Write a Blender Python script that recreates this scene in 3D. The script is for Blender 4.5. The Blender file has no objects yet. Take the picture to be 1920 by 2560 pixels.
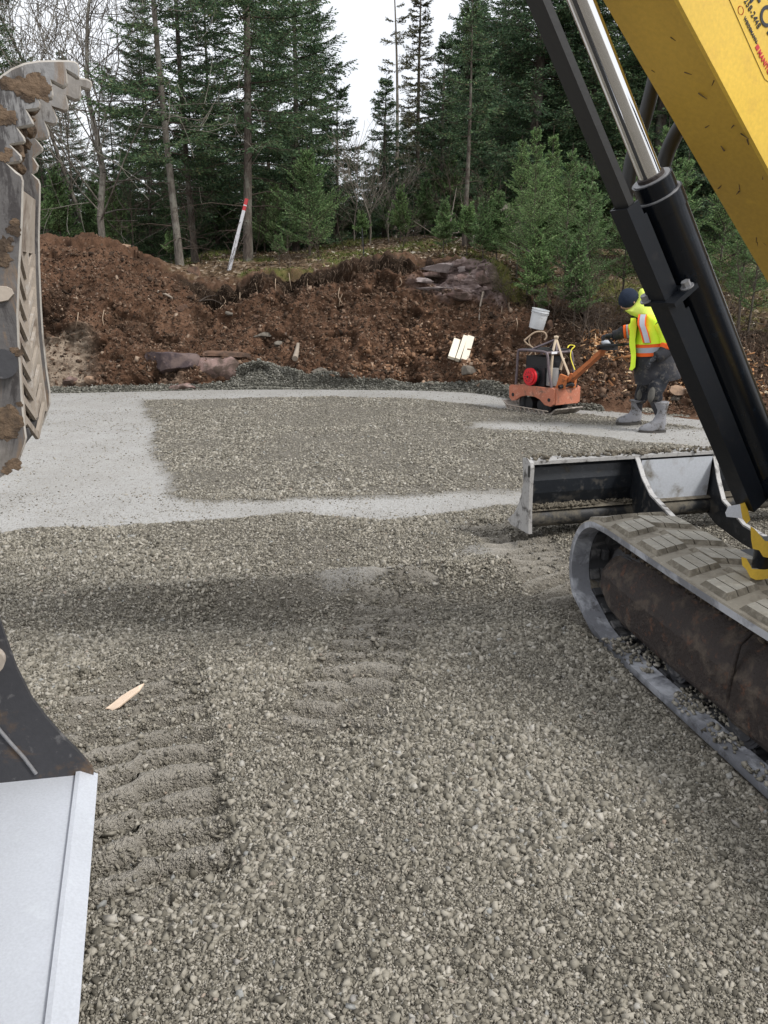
import bpy, bmesh, math, random
import numpy as np
from mathutils import Vector, Matrix

scene = bpy.context.scene
COL = scene.collection
R = math.radians
# ------------------------------------------------------------------ camera
F = 2000.0; CXP = 960.0; CYP = 1280.0; HC = 1.6; PITCH = R(15.8)
CP, SP = math.cos(PITCH), math.sin(PITCH)
cam_d = bpy.data.cameras.new('camera'); cam = bpy.data.objects.new('camera', cam_d); COL.objects.link(cam)
cam_d.sensor_fit = 'VERTICAL'; cam_d.sensor_height = 36.0; cam_d.lens = 36.0*F/2560.0
cam_d.clip_start = 0.05; cam_d.clip_end = 2000
cam.location = (0, 0, HC); cam.rotation_euler = (R(90)-PITCH, 0, 0)
scene.camera = cam
# ------------------------------------------------------------------ world, sun, exposure
SUN_EL, SUN_AZ = R(46), R(118)      # azimuth measured from +Y clockwise
w = bpy.data.worlds.new('World'); scene.world = w; w.use_nodes = True
nt = w.node_tree; nt.nodes.clear()
out = nt.nodes.new('ShaderNodeOutputWorld'); bg = nt.nodes.new('ShaderNodeBackground')
sky = nt.nodes.new('ShaderNodeTexSky'); sky.sky_type = 'NISHITA'; sky.sun_disc = False
sky.sun_elevation = SUN_EL; sky.sun_rotation = SUN_AZ
mixc = nt.nodes.new('ShaderNodeMix'); mixc.data_type = 'RGBA'; mixc.inputs[0].default_value = 0.86
geo = nt.nodes.new('ShaderNodeTexCoord'); nz = nt.nodes.new('ShaderNodeTexNoise'); nz.inputs['Scale'].default_value = 2.2
nz.inputs['Detail'].default_value = 5
rmp = nt.nodes.new('ShaderNodeValToRGB')
rmp.color_ramp.elements[0].position = .3; rmp.color_ramp.elements[0].color = (8.6, 8.8, 9.3, 1)
rmp.color_ramp.elements[1].position = .7; rmp.color_ramp.elements[1].color = (10.2, 10.3, 10.5, 1)
nt.links.new(geo.outputs['Generated'], nz.inputs['Vector']); nt.links.new(nz.outputs['Fac'], rmp.inputs[0])
nt.links.new(sky.outputs[0], mixc.inputs[6]); nt.links.new(rmp.outputs[0], mixc.inputs[7])
nt.links.new(mixc.outputs[2], bg.inputs[0]); bg.inputs[1].default_value = 0.09
nt.links.new(bg.outputs[0], out.inputs[0])
sun_d = bpy.data.lights.new('sun', 'SUN'); sun_d.energy = 2.0; sun_d.angle = R(12); sun_d.color = (1, .97, .92)
sun = bpy.data.objects.new('sun', sun_d); COL.objects.link(sun)
_sd = Vector((math.sin(SUN_AZ)*math.cos(SUN_EL), math.cos(SUN_AZ)*math.cos(SUN_EL), math.sin(SUN_EL)))
sun.rotation_euler = _sd.to_track_quat('Z', 'Y').to_euler(); sun.location = (0, 0, 30)
scene.view_settings.view_transform = 'Standard'; scene.view_settings.look = 'None'
scene.view_settings.gamma = 1; scene.view_settings.exposure = 0.50
scene.render.engine = 'CYCLES'
scene.render.resolution_x = 768; scene.render.resolution_y = 1024

# ------------------------------------------------------------------ helpers
def ray(px, py):
    u = (px-CXP)/F; v = (CYP-py)/F
    return u, CP+v*SP, -SP+v*CP
def G(px, py, z=0.0):
    r = ray(px, py); t = (HC-z)/-r[2]; return Vector((r[0]*t, r[1]*t, z))
def P(px, py, Y):
    r = ray(px, py); t = Y/r[1]; return Vector((r[0]*t, Y, HC+r[2]*t))

def _hash(ix, iy, iz, s):
    n = (ix.astype(np.int64)*374761393 + iy.astype(np.int64)*668265263 + iz.astype(np.int64)*2147483647 + s*974634777) & 0xffffffff
    n = ((n ^ (n >> 13))*1274126177) & 0xffffffff
    n = (n ^ (n >> 16)) & 0xffff
    return n/32767.5-1.0
def vnoise(p, s=0):
    p = np.asarray(p, dtype=np.float64); i = np.floor(p); f = p-i; f = f*f*(3-2*f); i = i.astype(np.int64)
    r = 0
    for dx in (0, 1):
        wx = f[:, 0] if dx else 1-f[:, 0]
        for dy in (0, 1):
            wy = f[:, 1] if dy else 1-f[:, 1]
            for dz in (0, 1):
                wz = f[:, 2] if dz else 1-f[:, 2]
                r = r+wx*wy*wz*_hash(i[:, 0]+dx, i[:, 1]+dy, i[:, 2]+dz, s)
    return r
def fbm(p, scale, octs=4, s=0, gain=.5):
    p = np.asarray(p)*scale; a = 1; t = 0; n = 0
    for o in range(octs):
        t = t+a*vnoise(p+o*17.3, s+o); n += a; a *= gain; p = p*2.03
    return t/n
def ss(a, b, x):
    t = np.clip((x-a)/(b-a), 0, 1); return t*t*(3-2*t)

def mesh_np(name, V, Fq, m, parent=None, smooth=False, attrs=None, mats=None, midx=None):
    me = bpy.data.meshes.new(name); V = np.ascontiguousarray(V, dtype=np.float32); Fq = np.ascontiguousarray(Fq, dtype=np.int32)
    k = Fq.shape[1]
    me.vertices.add(len(V)); me.vertices.foreach_set('co', V.ravel())
    me.loops.add(Fq.size); me.loops.foreach_set('vertex_index', Fq.ravel())
    me.polygons.add(len(Fq)); me.polygons.foreach_set('loop_start', np.arange(0, Fq.size, k, dtype=np.int32))
    if smooth: me.polygons.foreach_set('use_smooth', np.ones(len(Fq), dtype=bool))
    if mats:
        for q in mats: me.materials.append(q)
        if midx is not None: me.polygons.foreach_set('material_index', np.ascontiguousarray(midx, dtype=np.int32))
    elif m: me.materials.append(m)
    me.update(calc_edges=True)
    if attrs:
        for an, av in attrs.items():
            a = me.attributes.new(an, 'FLOAT', 'POINT'); a.data.foreach_set('value', np.ascontiguousarray(av, dtype=np.float32))
    me.validate()
    o = bpy.data.objects.new(name, me); COL.objects.link(o)
    if parent: o.parent = parent
    return o
def tag(o, label=None, cat=None, group=None, kind=None):
    if label: o['label'] = label
    if cat: o['category'] = cat
    if group: o['group'] = group
    if kind: o['kind'] = kind
    return o
def thing(name, label, cat, loc=(0, 0, 0), rz=0, group=None):
    o = bpy.data.objects.new(name, None); COL.objects.link(o); o.location = loc; o.rotation_euler = (0, 0, rz)
    o.empty_display_size = .2
    return tag(o, label, cat, group)
def obj(name, bm, m, parent=None, smooth=None, bevel=0):
    if bevel > 0:
        es = [e for e in bm.edges if len(e.link_faces) == 2 and e.calc_face_angle(0) > .5]
        if es: bmesh.ops.bevel(bm, geom=es, offset=bevel, segments=2, affect='EDGES', clamp_overlap=True)
    bmesh.ops.recalc_face_normals(bm, faces=bm.faces)
    me = bpy.data.meshes.new(name); bm.to_mesh(me); bm.free()
    if isinstance(m, (list, tuple)):
        for q in m: me.materials.append(q)
    elif m: me.materials.append(m)
    if smooth is not None:
        me.polygons.foreach_set('use_smooth', np.ones(len(me.polygons), dtype=bool))
        if smooth < 180: me.set_sharp_from_angle(angle=R(smooth))
    o = bpy.data.objects.new(name, me); COL.objects.link(o)
    if parent: o.parent = parent
    return o
def B(): return bmesh.new()
def box(bm, c, s, mtx=None, mi=0):
    vs = []
    for dx in (-.5, .5):
        for dy in (-.5, .5):
            for dz in (-.5, .5):
                v = Vector((c[0]+dx*s[0], c[1]+dy*s[1], c[2]+dz*s[2]))
                vs.append(bm.verts.new(mtx @ v if mtx else v))
    for f in ((0, 1, 3, 2), (4, 6, 7, 5), (0, 4, 5, 1), (2, 3, 7, 6), (0, 2, 6, 4), (1, 5, 7, 3)):
        bm.faces.new([vs[i] for i in f]).material_index = mi
    return bm
def hexa(bm, a, b, mi=0):
    """a, b: two rings of equal count joined into a closed prism"""
    va = [bm.verts.new(p) for p in a]; vb = [bm.verts.new(p) for p in b]; n = len(a)
    bm.faces.new(va).material_index = mi; bm.faces.new(vb[::-1]).material_index = mi
    for i in range(n):
        bm.faces.new([va[i], vb[i], vb[(i+1) % n], va[(i+1) % n]]).material_index = mi
    return bm
def frame(d):
    d = Vector(d).normalized(); up = Vector((0, 0, 1)) if abs(d.z) < .95 else Vector((1, 0, 0))
    x = d.cross(up).normalized(); return x, x.cross(d).normalized(), d
def tube(bm, pts, r, n=12, cap=True, mi=0, flat=1.0):
    pts = [Vector(p) for p in pts]; rs = r if isinstance(r, (list, tuple)) else [r]*len(pts)
    rings = []; x = None
    for i, p in enumerate(pts):
        if i == 0: d = pts[1]-pts[0]
        elif i == len(pts)-1: d = pts[-1]-pts[-2]
        else: d = (pts[i+1]-pts[i]).normalized()+(pts[i]-pts[i-1]).normalized()
        if d.length < 1e-9: d = Vector((0, 0, 1))
        d.normalize()
        if x is None: x, y, _ = frame(d)
        else:
            x = (x-d*x.dot(d)).normalized(); y = x.cross(d)
        rings.append([bm.verts.new(p+(x*math.cos(2*math.pi*k/n)+y*math.sin(2*math.pi*k/n)*flat)*rs[i]) for k in range(n)])
    for a, b in zip(rings[:-1], rings[1:]):
        for k in range(n):
            bm.faces.new([a[k], a[(k+1) % n], b[(k+1) % n], b[k]]).material_index = mi
    if cap:
        bm.faces.new(rings[0][::-1]).material_index = mi; bm.faces.new(rings[-1]).material_index = mi
    return bm
def disc(bm, c, axis, r, h, n=28, mi=0):
    c = Vector(c); a = Vector(axis).normalized()
    return tube(bm, [c-a*h/2, c+a*h/2], r, n, mi=mi)
def smooth_path(pts, k=6):
    pts = [Vector(p) for p in pts]; q = [pts[0]*2-pts[1]]+pts+[pts[-1]*2-pts[-2]]; o = []
    for i in range(1, len(q)-2):
        for j in range(k):
            t = j/k; a, b, c, d = q[i-1], q[i], q[i+1], q[i+2]
            o.append(.5*((2*b)+(c-a)*t+(2*a-5*b+4*c-d)*t*t+(3*b-a-3*c+d)*t**3))
    o.append(pts[-1]); return o

# ------------------------------------------------------------------ materials
def nodes(name):
    m = bpy.data.materials.new(name); m.use_nodes = True; t = m.node_tree; t.nodes.clear()
    o = t.nodes.new('ShaderNodeOutputMaterial'); p = t.nodes.new('ShaderNodeBsdfPrincipled')
    t.links.new(p.outputs[0], o.inputs[0]); return m, t, p
def N(t, k, **kw):
    n = t.nodes.new(k)
    for a, b in kw.items():
        if a.startswith('i_'): n.inputs[a[2:].replace('_', ' ')].default_value = b
        else: setattr(n, a, b)
    return n
def ramp(t, fac, stops, interp='LINEAR'):
    n = t.nodes.new('ShaderNodeValToRGB'); cr = n.color_ramp; cr.interpolation = interp
    while len(cr.elements) < len(stops): cr.elements.new(.5)
    for e, (p_, c) in zip(cr.elements, stops):
        e.position = p_; e.color = (c[0], c[1], c[2], 1) if not isinstance(c, (int, float)) else (c, c, c, 1)
    t.links.new(fac, n.inputs[0]); return n
def mixn(t, fac, a, b, blend='MIX'):
    n = t.nodes.new('ShaderNodeMix'); n.data_type = 'RGBA'; n.blend_type = blend; n.clamp_factor = True
    for i, v in ((0, fac), (6, a), (7, b)):
        if hasattr(v, 'is_linked') or hasattr(v, 'links'): t.links.new(v, n.inputs[i])
        elif i == 0: n.inputs[0].default_value = v
        else: n.inputs[i].default_value = (v[0], v[1], v[2], 1)
    return n.outputs[2]
def noise(t, scale, detail=5, rough=.6, vec=None, dist=0):
    n = N(t, 'ShaderNodeTexNoise', i_Scale=scale, i_Detail=detail, i_Roughness=rough, i_Distortion=dist)
    if vec is not None: t.links.new(vec, n.inputs['Vector'])
    return n.outputs['Fac']
def objco(t): return N(t, 'ShaderNodeTexCoord').outputs['Object']
def bump(t, p, h, strength=.5, dist=.01, prev=None):
    b = N(t, 'ShaderNodeBump', i_Strength=strength, i_Distance=dist); t.links.new(h, b.inputs['Height'])
    if prev is not None: t.links.new(prev, b.inputs['Normal'])
    t.links.new(b.outputs[0], p.inputs['Normal']); return b.outputs[0]
def grunge(name, base, dirt, amt=.5, scale=6, rough=.5, metal=0, bumps=.3, bdist=.004, third=None, fine=60, dirt_rough=.85, spec=.5, thr=None):
    """painted or bare material with patches of dirt over it, noise driven"""
    m, t, p = nodes(name); c = objco(t)
    n1 = noise(t, scale, 8, .65, c, .4); a = thr if thr else .62-.3*amt
    f = ramp(t, n1, [(a-.05, 0), (a+.09, 1)]).outputs[0]
    n3 = noise(t, scale*.35, 4, .5, c)
    b2 = mixn(t, ramp(t, n3, [(.3, 0), (.7, 1)]).outputs[0], base, [x*.82 for x in base])
    if third is not None:
        n4 = noise(t, scale*2.3, 6, .7, c)
        b2 = mixn(t, ramp(t, n4, [(.56, 0), (.66, 1)]).outputs[0], b2, third)
    fn = noise(t, fine, 4, .6, c)
    col = mixn(t, f, b2, dirt); col = mixn(t, .35, col, mixn(t, fn, [.45]*3, [1.5]*3), 'MULTIPLY')
    t.links.new(col, p.inputs['Base Color'])
    r = N(t, 'ShaderNodeMapRange'); t.links.new(f, r.inputs[0]); r.inputs[3].default_value = rough; r.inputs[4].default_value = dirt_rough
    t.links.new(r.outputs[0], p.inputs['Roughness'])
    mr = N(t, 'ShaderNodeMapRange'); t.links.new(f, mr.inputs[0]); mr.inputs[3].default_value = metal; mr.inputs[4].default_value = 0
    t.links.new(mr.outputs[0], p.inputs['Metallic']); p.inputs['Specular IOR Level'].default_value = spec
    hh = mixn(t, .35, n1, fn)
    bump(t, p, hh, bumps, bdist)
    return m
def plain(name, c, rough=.6, metal=0, var=.25, scale=20, bumps=.15, bd=.003, emit=None):
    m, t, p = nodes(name); n = noise(t, scale, 5, .6, objco(t))
    t.links.new(mixn(t, n, [x*(1-var) for x in c], [x*(1+var) for x in c]), p.inputs['Base Color'])
    p.inputs['Roughness'].default_value = rough; p.inputs['Metallic'].default_value = metal
    bump(t, p, n, bumps, bd); return m
# ================================================================== GROUND
def poly_in(x, y, poly):
    ins = np.zeros(len(x), dtype=bool); n = len(poly)
    for i in range(n):
        x1, y1 = poly[i][0], poly[i][1]; x2, y2 = poly[(i+1) % n][0], poly[(i+1) % n][1]
        c = ((y1 > y) != (y2 > y)) & (x < (x2-x1)*(y-y1)/((y2-y1) if abs(y2-y1) > 1e-9 else 1e-9)+x1)
        ins ^= c
    return ins
def dist_poly(x, y, poly):
    d = np.full(len(x), 1e9); n = len(poly)
    for i in range(n):
        a = np.array([poly[i][0], poly[i][1]]); b = np.array([poly[(i+1) % n][0], poly[(i+1) % n][1]])
        ab = b-a; t = np.clip(((x-a[0])*ab[0]+(y-a[1])*ab[1])/max(ab@ab, 1e-9), 0, 1)
        d = np.minimum(d, np.hypot(x-a[0]-t*ab[0], y-a[1]-t*ab[1]))
    return d
def gp(pts): return [G(*p)[:2] for p in pts]
PA = gp([(-900, 985), (0, 985), (359, 1000), (382, 1076), (400, 1160), (448, 1250), (648, 1255), (810, 1240), (1157, 1236), (1300, 1230), (1700, 1225),
         (1700, 1262), (1284, 1273), (1041, 1295), (926, 1302), (740, 1282), (578, 1302), (278, 1322), (0, 1333), (-900, 1350)])
PB = gp([(-900, 962), (1150, 968), (1300, 998), (1500, 1028), (1950, 1062), (1950, 1100), (1770, 1075), (1446, 1036), (1273, 1024), (1041, 999), (810, 994), (359, 1002), (-900, 1002)])
PC = gp([(1192, 1060), (1400, 1058), (1950, 1085), (1950, 1130), (1600, 1106), (1400, 1084), (1192, 1073)])
def compact(x, y):
    p = np.stack([x, y, np.zeros_like(x)], 1); jx = x+.10*fbm(p, 1.6, 3, 5)+.05*fbm(p, 7, 3, 15); jy = y+.12*fbm(p, 1.6, 3, 6)+.06*fbm(p, 7, 3, 16)
    m = np.zeros(len(x))
    for q, s in ((PA, .10), (PB, .09), (PC, .14)):
        d = dist_poly(jx, jy, q); ins = poly_in(jx, jy, q)
        m = np.maximum(m, ss(-s, s, np.where(ins, d, -d)))
    return m*np.where(y > 9, .92, 1)
def strip(x, y, a, b, w):
    """soft strip from a to b; returns mask, distance along it"""
    a = np.array(a); b = np.array(b); L = np.linalg.norm(b-a); d = (b-a)/L
    s = (x-a[0])*d[0]+(y-a[1])*d[1]; t = -(x-a[0])*d[1]+(y-a[1])*d[0]
    return ss(w/2+.05, w/2-.03, np.abs(t))*ss(-.1, .1, s)*ss(L+.1, L-.1, s), s, t
RUTS = [((-.64, 1.72), (-1.06, 3.10), .50), ((1.04, 3.75), (.76, 5.30), .42), ((-.50, 1.9), (-.62, 3.5), .30), ((-.22, 2.5), (.13, 4.25), .38), (tuple(G(800, 1500)[:2]), tuple(G(1290, 1368)[:2]), .17)]
def height(x, y):
    p = np.stack([x, y, np.zeros_like(x)], 1)
    c = compact(x, y)
    near = ss(5.6, 5.0, y)
    loose = 1-c
    h = loose*(.018+.022*near)
    h = h+loose*(.035*near*fbm(p, .9, 3, 31)+.030*near*fbm(p, 2.8, 3, 38)+.008*fbm(p, 4, 3, 32)+.006*np.abs(fbm(p, 14, 3, 33)))+.006*fbm(p, .7, 2, 34)
    h = h+loose*near*(.007*fbm(p, 22, 3, 35))
    # curved berm left by the last pass, and hollow in front of it
    by = 4.05+.22*np.sin(x*1.3+.4)+.12*fbm(p, 1.2, 2, 40)
    m = ss(-1.9, -1.3, x)*ss(1.0, .4, x)
    h = h+m*(.085*np.exp(-((y-by)/.14)**2)-.055*np.exp(-((y-by+.32)/.20)**2))
    rut = np.zeros(len(x))
    for i, (a, b, wd) in enumerate(RUTS):
        k, s, t = strip(x, y, a, b, wd); amp = (1, .95, .0, .75, 0)[i]; k = k*(1 if i == 4 else .72+.28*ss(-.3, .1, fbm(p, 2.6, 3, 86+i)))
        if i == 4: c = np.maximum(c, k*.6*(.7+.5*fbm(p, 5, 3, 66)))
        bar = np.tanh(1.8*np.sin(2*math.pi*s/.135+(np.sign(t)*.9)+t*4*np.sign(t)+1.5*fbm(p, 3, 2, 50+i))+.8*fbm(p, 8, 2, 58))
        h = h+k*amp*(-.034+.036*bar+.010*fbm(p, 9, 2, 60))
        rut = np.maximum(rut, k*min(1, amp*1.3)*(.55+.45*bar))
    # long drag lines in the unrolled field
    for x0 in (-1.0, .35, 1.2):
        d = np.abs(x-x0-(y-6)*(-.12)+.05*fbm(p, 1.5, 2, 70))
        h = h-.012*loose*np.exp(-(d/.04)**2)*ss(5.3, 6, y)*ss(11.5, 10, y)
    # the track of the excavator has pressed its bed flat
    so = (x-1.023)*(-.203)+(y-3.28)*.979; oo = (x-1.023)*.979+(y-3.28)*.203
    bed = ss(-.07, -.01, oo)*ss(.60, .45, oo)*ss(.62, .42, so)*ss(-2.3, -2.1, so)
    h = h*(1-bed)+(-.006)*bed
    return h, c, rut+bed*.0
def spaced(f, a, b):
    o = [a]
    while o[-1] < b: o.append(o[-1]+f(o[-1]))
    return np.array(o)
ys = spaced(lambda y: max(.0085, .0052*y), .55, 13.6)
xp = spaced(lambda x: .013 if x < 1.5 else .013*(1+(x-1.5)*1.3), 0, 9.5); xs = np.concatenate([-xp[:0:-1], xp])
XX, YY = np.meshgrid(xs, ys); xx = XX.ravel(); yy = YY.ravel()
hh, cc, rr = height(xx, yy)
def grid_faces(nx, ny):
    i = np.arange(nx*ny).reshape(ny, nx)
    return np.stack([i[:-1, :-1], i[:-1, 1:], i[1:, 1:], i[1:, :-1]], -1).reshape(-1, 4)

def gravel_mat():
    m, t, p = nodes('crushed_stone'); c = objco(t)
    ac = N(t, 'ShaderNodeAttribute', attribute_name='compact').outputs['Fac']; ar = N(t, 'ShaderNodeAttribute', attribute_name='rut').outputs['Fac']
    v1 = N(t, 'ShaderNodeTexVoronoi', i_Scale=85.0); t.links.new(c, v1.inputs['Vector'])
    v2 = N(t, 'ShaderNodeTexVoronoi', i_Scale=210.0); t.links.new(c, v2.inputs['Vector'])
    v3 = N(t, 'ShaderNodeTexVoronoi', i_Scale=42.0); t.links.new(c, v3.inputs['Vector'])
    sep = N(t, 'ShaderNodeSeparateColor'); t.links.new(v1.outputs['Color'], sep.inputs[0])
    sep2 = N(t, 'ShaderNodeSeparateColor'); t.links.new(v2.outputs['Color'], sep2.inputs[0])
    g1 = ramp(t, sep.outputs[0], [(0, (.08, .072, .06)), (.45, (.20, .183, .152)), (.8, (.31, .287, .245)), (1, (.43, .405, .36))]).outputs[0]
    g2 = ramp(t, sep2.outputs[1], [(0, (.085, .076, .062)), (.6, (.20, .182, .15)), (1, (.33, .305, .262))]).outputs[0]
    loose = mixn(t, .5, g1, g2)
    fine = mixn(t, sep2.outputs[0], (.34, .335, .325), (.52, .515, .505))
    big = noise(t, .9, 5, .6, c)
    fine = mixn(t, ramp(t, big, [(.35, 0), (.7, .45)]).outputs[0], fine, (.30, .285, .255))
    sp = ramp(t, sep.outputs[1], [(.80, 0), (.9, 1)]).outputs[0]
    fine = mixn(t, mixn(t, .5, sp, (0, 0, 0)), fine, g1)
    col = mixn(t, ac, loose, fine)
    rf = N(t, 'ShaderNodeMath', operation='MULTIPLY'); t.links.new(ar, rf.inputs[0]); rf.inputs[1].default_value = .75
    col = mixn(t, rf.outputs[0], col, mixn(t, sep2.outputs[0], (.34, .315, .27), (.43, .40, .352)))
    mo = noise(t, 1.6, 6, .65, c)
    col = mixn(t, .5, col, mixn(t, ramp(t, mo, [(.3, 0), (.75, 1)]).outputs[0], (.62, .6, .57), (1, 1, 1)), 'MULTIPLY')
    t.links.new(col, p.inputs['Base Color']); p.inputs['Roughness'].default_value = .93; p.inputs['Specular IOR Level'].default_value = .25
    h = mixn(t, .4, v1.outputs['Distance'], v2.outputs['Distance'])
    h = mixn(t, .3, h, v3.outputs['Distance'])
    inv = N(t, 'ShaderNodeMath', operation='SUBTRACT'); inv.inputs[0].default_value = 1; t.links.new(h, inv.inputs[1])
    st = N(t, 'ShaderNodeMapRange'); t.links.new(ac, st.inputs[0]); st.inputs[3].default_value = 1.6; st.inputs[4].default_value = .75
    b = N(t, 'ShaderNodeBump', i_Distance=.012); t.links.new(inv.outputs[0], b.inputs['Height']); t.links.new(st.outputs[0], b.inputs['Strength'])
    t.links.new(b.outputs[0], p.inputs['Normal'])
    return m
M_GRAV = gravel_mat()
pad = mesh_np('gravel_pad', np.stack([xx, yy, hh], 1), grid_faces(len(xs), len(ys)), M_GRAV, smooth=True, attrs={'compact': cc, 'rut': rr})
tag(pad, kind='structure')
# wide ground sheet below everything
bm = B(); bmesh.ops.create_grid(bm, x_segments=8, y_segments=8, size=600)
gr = obj('ground', bm, M_GRAV); gr.location = (0, 0, -.12); tag(gr, kind='structure')

# ---- stones
rng = np.random.default_rng(7)
def ico():
    bm = B(); bmesh.ops.create_icosphere(bm, subdivisions=1, radius=1); bm.verts.ensure_lookup_table()
    v = np.array([x.co[:] for x in bm.verts]); f = np.array([[q.index for q in g.verts] for g in bm.faces]); bm.free(); return v, f
ICO = ico()
CUBE = (np.array([(-1, -1, -1), (1, -1, -1), (1, 1, -1), (-1, 1, -1), (-1, -1, 1), (1, -1, 1), (1, 1, 1), (-1, 1, 1)])*.72,
        np.array([(0, 3, 2), (0, 2, 1), (4, 5, 6), (4, 6, 7), (0, 1, 5), (0, 5, 4), (1, 2, 6), (1, 6, 5), (2, 3, 7), (2, 7, 6), (3, 0, 4), (3, 4, 7)]))
WEDGE = (np.array([(-1, -.8, -.6), (1, -.7, -.6), (.1, 1, -.6), (-.8, -.5, .6), (.7, -.6, .5), (.1, .6, .6)]), np.array([(0, 2, 1), (3, 4, 5), (0, 1, 4), (0, 4, 3), (1, 2, 5), (1, 5, 4), (2, 0, 3), (2, 3, 5)]))
def rotmats(n, rng, tilt=1.0):
    a = rng.uniform(0, 2*math.pi, n); b = rng.normal(0, .45*tilt, n); c = rng.normal(0, .45*tilt, n)
    ca, sa, cb, sb, cc_, sc = np.cos(a), np.sin(a), np.cos(b), np.sin(b), np.cos(c), np.sin(c)
    z = np.zeros(n); o = np.ones(n)
    Rz = np.stack([ca, -sa, z, sa, ca, z, z, z, o], 1).reshape(n, 3, 3); Rx = np.stack([o, z, z, z, cb, -sb, z, sb, cb], 1).reshape(n, 3, 3)
    Ry = np.stack([cc_, z, sc, z, o, z, -sc, z, cc_], 1).reshape(n, 3, 3)
    return Rz@Rx@Ry
def stones(name, pos, size, m, rng, base=ICO, flat=(.45, .9), jitter=.34, tilt=1.0, sink=.25):
    bv, bf = base; n = len(pos); k = len(bv)
    v = np.repeat(bv[None], n, 0)+rng.uniform(-jitter, jitter, (n, k, 3))
    sc = np.stack([rng.uniform(.75, 1.35, n), rng.uniform(.55, 1.0, n), rng.uniform(flat[0], flat[1], n)*.8], 1)
    v = v*(sc*size[:, None])[:, None, :]
    v = np.einsum('nij,nkj->nki', rotmats(n, rng, tilt), v)
    p = pos.copy(); p[:, 2] += size*.5*(1-sink*2)
    v = v+p[:, None, :]
    f = (bf[None]+(np.arange(n)*k)[:, None, None]).reshape(-1, 3)
    return mesh_np(name, v.reshape(-1, 3), f, m)
def island_mat(name, stops, rough=.9, fine=300, bumps=.4, var=.3, bd=.002):
    m, t, p = nodes(name); g = N(t, 'ShaderNodeNewGeometry').outputs['Random Per Island']
    c = ramp(t, g, stops).outputs[0]; f = noise(t, fine, 3, .6, objco(t))
    t.links.new(mixn(t, var, c, mixn(t, f, (.3, .3, .3), (1.4, 1.4, 1.4)), 'MULTIPLY'), p.inputs['Base Color'])
    p.inputs['Roughness'].default_value = rough; p.inputs['Specular IOR Level'].default_value = .3
    bump(t, p, f, bumps, bd); return m
M_ST = island_mat('stone_mix', [(0, (.10, .091, .073)), (.25, (.205, .188, .152)), (.6, (.305, .281, .232)), (.88, (.385, .356, .30)), (.97, (.48, .45, .395)), (.985, (.29, .295, .285)), (1, (.36, .29, .23))], bumps=.12)
def scatter(n, y0, y1, xw, smin, smax, pw, rng, cmax=.5, power=1.0):
    y = y0+(y1-y0)*rng.uniform(0, 1, n)**power
    x = rng.uniform(-1, 1, n)*(xw[0]+xw[1]*y)
    h, c, r = height(x, y)
    keep = rng.uniform(0, 1, n) > (c*cmax/.5*.93+r*.99)
    # clumpy: coarse stones gather in places, fines elsewhere
    cl = fbm(np.stack([x, y, h*0], 1), 2.1, 3, 90)
    keep &= rng.uniform(0, 1, n) < .82+.8*cl
    x, y, h, c, cl = x[keep], y[keep], h[keep], c[keep], cl[keep]
    u = rng.uniform(0, 1, len(x)); s = smin*(1-u*(1-(smin/smax)**pw))**(-1/pw)
    s = s*np.where(cl > .1, 1.15, .9)*np.where(c > .4, .6, 1)
    so = (x-1.023)*(-.203)+(y-3.28)*.979; oo = (x-1.023)*.979+(y-3.28)*.203
    k2 = ~((oo > -.012) & (oo < .45) & (so < .44) & (so > -2.2))
    return np.stack([x, y, h], 1)[k2], s[k2]
p1, s1 = scatter(480000, 1.0, 3.5, (.35, .52), .0030, .0150, 2.9, rng, power=.9)
h1 = rng.uniform(0, 1, len(p1)) < .45
g0 = stones('gravel', p1[h1], s1[h1], M_ST, rng, base=CUBE, jitter=.42, flat=(.4, 1.1), tilt=2.2, sink=.10)
tag(g0, kind='stuff', label='blocky grey chips mixed into the near gravel')
g1 = stones('gravel', p1[~h1], s1[~h1]*1.08, M_ST, rng, base=WEDGE, jitter=.35, flat=(.35, 1.0), tilt=2.2, sink=.10)
tag(g1, kind='stuff', label='loose angular grey gravel of many sizes spread over the near ground')
p1, s1 = scatter(260000, 3.4, 6.2, (.4, .52), .0046, .0165, 2.5, rng)
g2 = stones('gravel', p1, s1, M_ST, rng, base=WEDGE, jitter=.4, tilt=2.0, sink=.10)
tag(g2, kind='stuff', label='loose grey gravel beyond the near stones, up to the pale rolled band')
p1, s1 = scatter(150000, 6.0, 13.0, (.4, .50), .0065, .017, 2.4, rng)
g3 = stones('gravel', p1, s1, M_ST, rng, base=CUBE, jitter=.45, flat=(.35, .7))
tag(g3, kind='stuff', label='thin layer of unrolled gravel on the far field of the pad')

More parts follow.
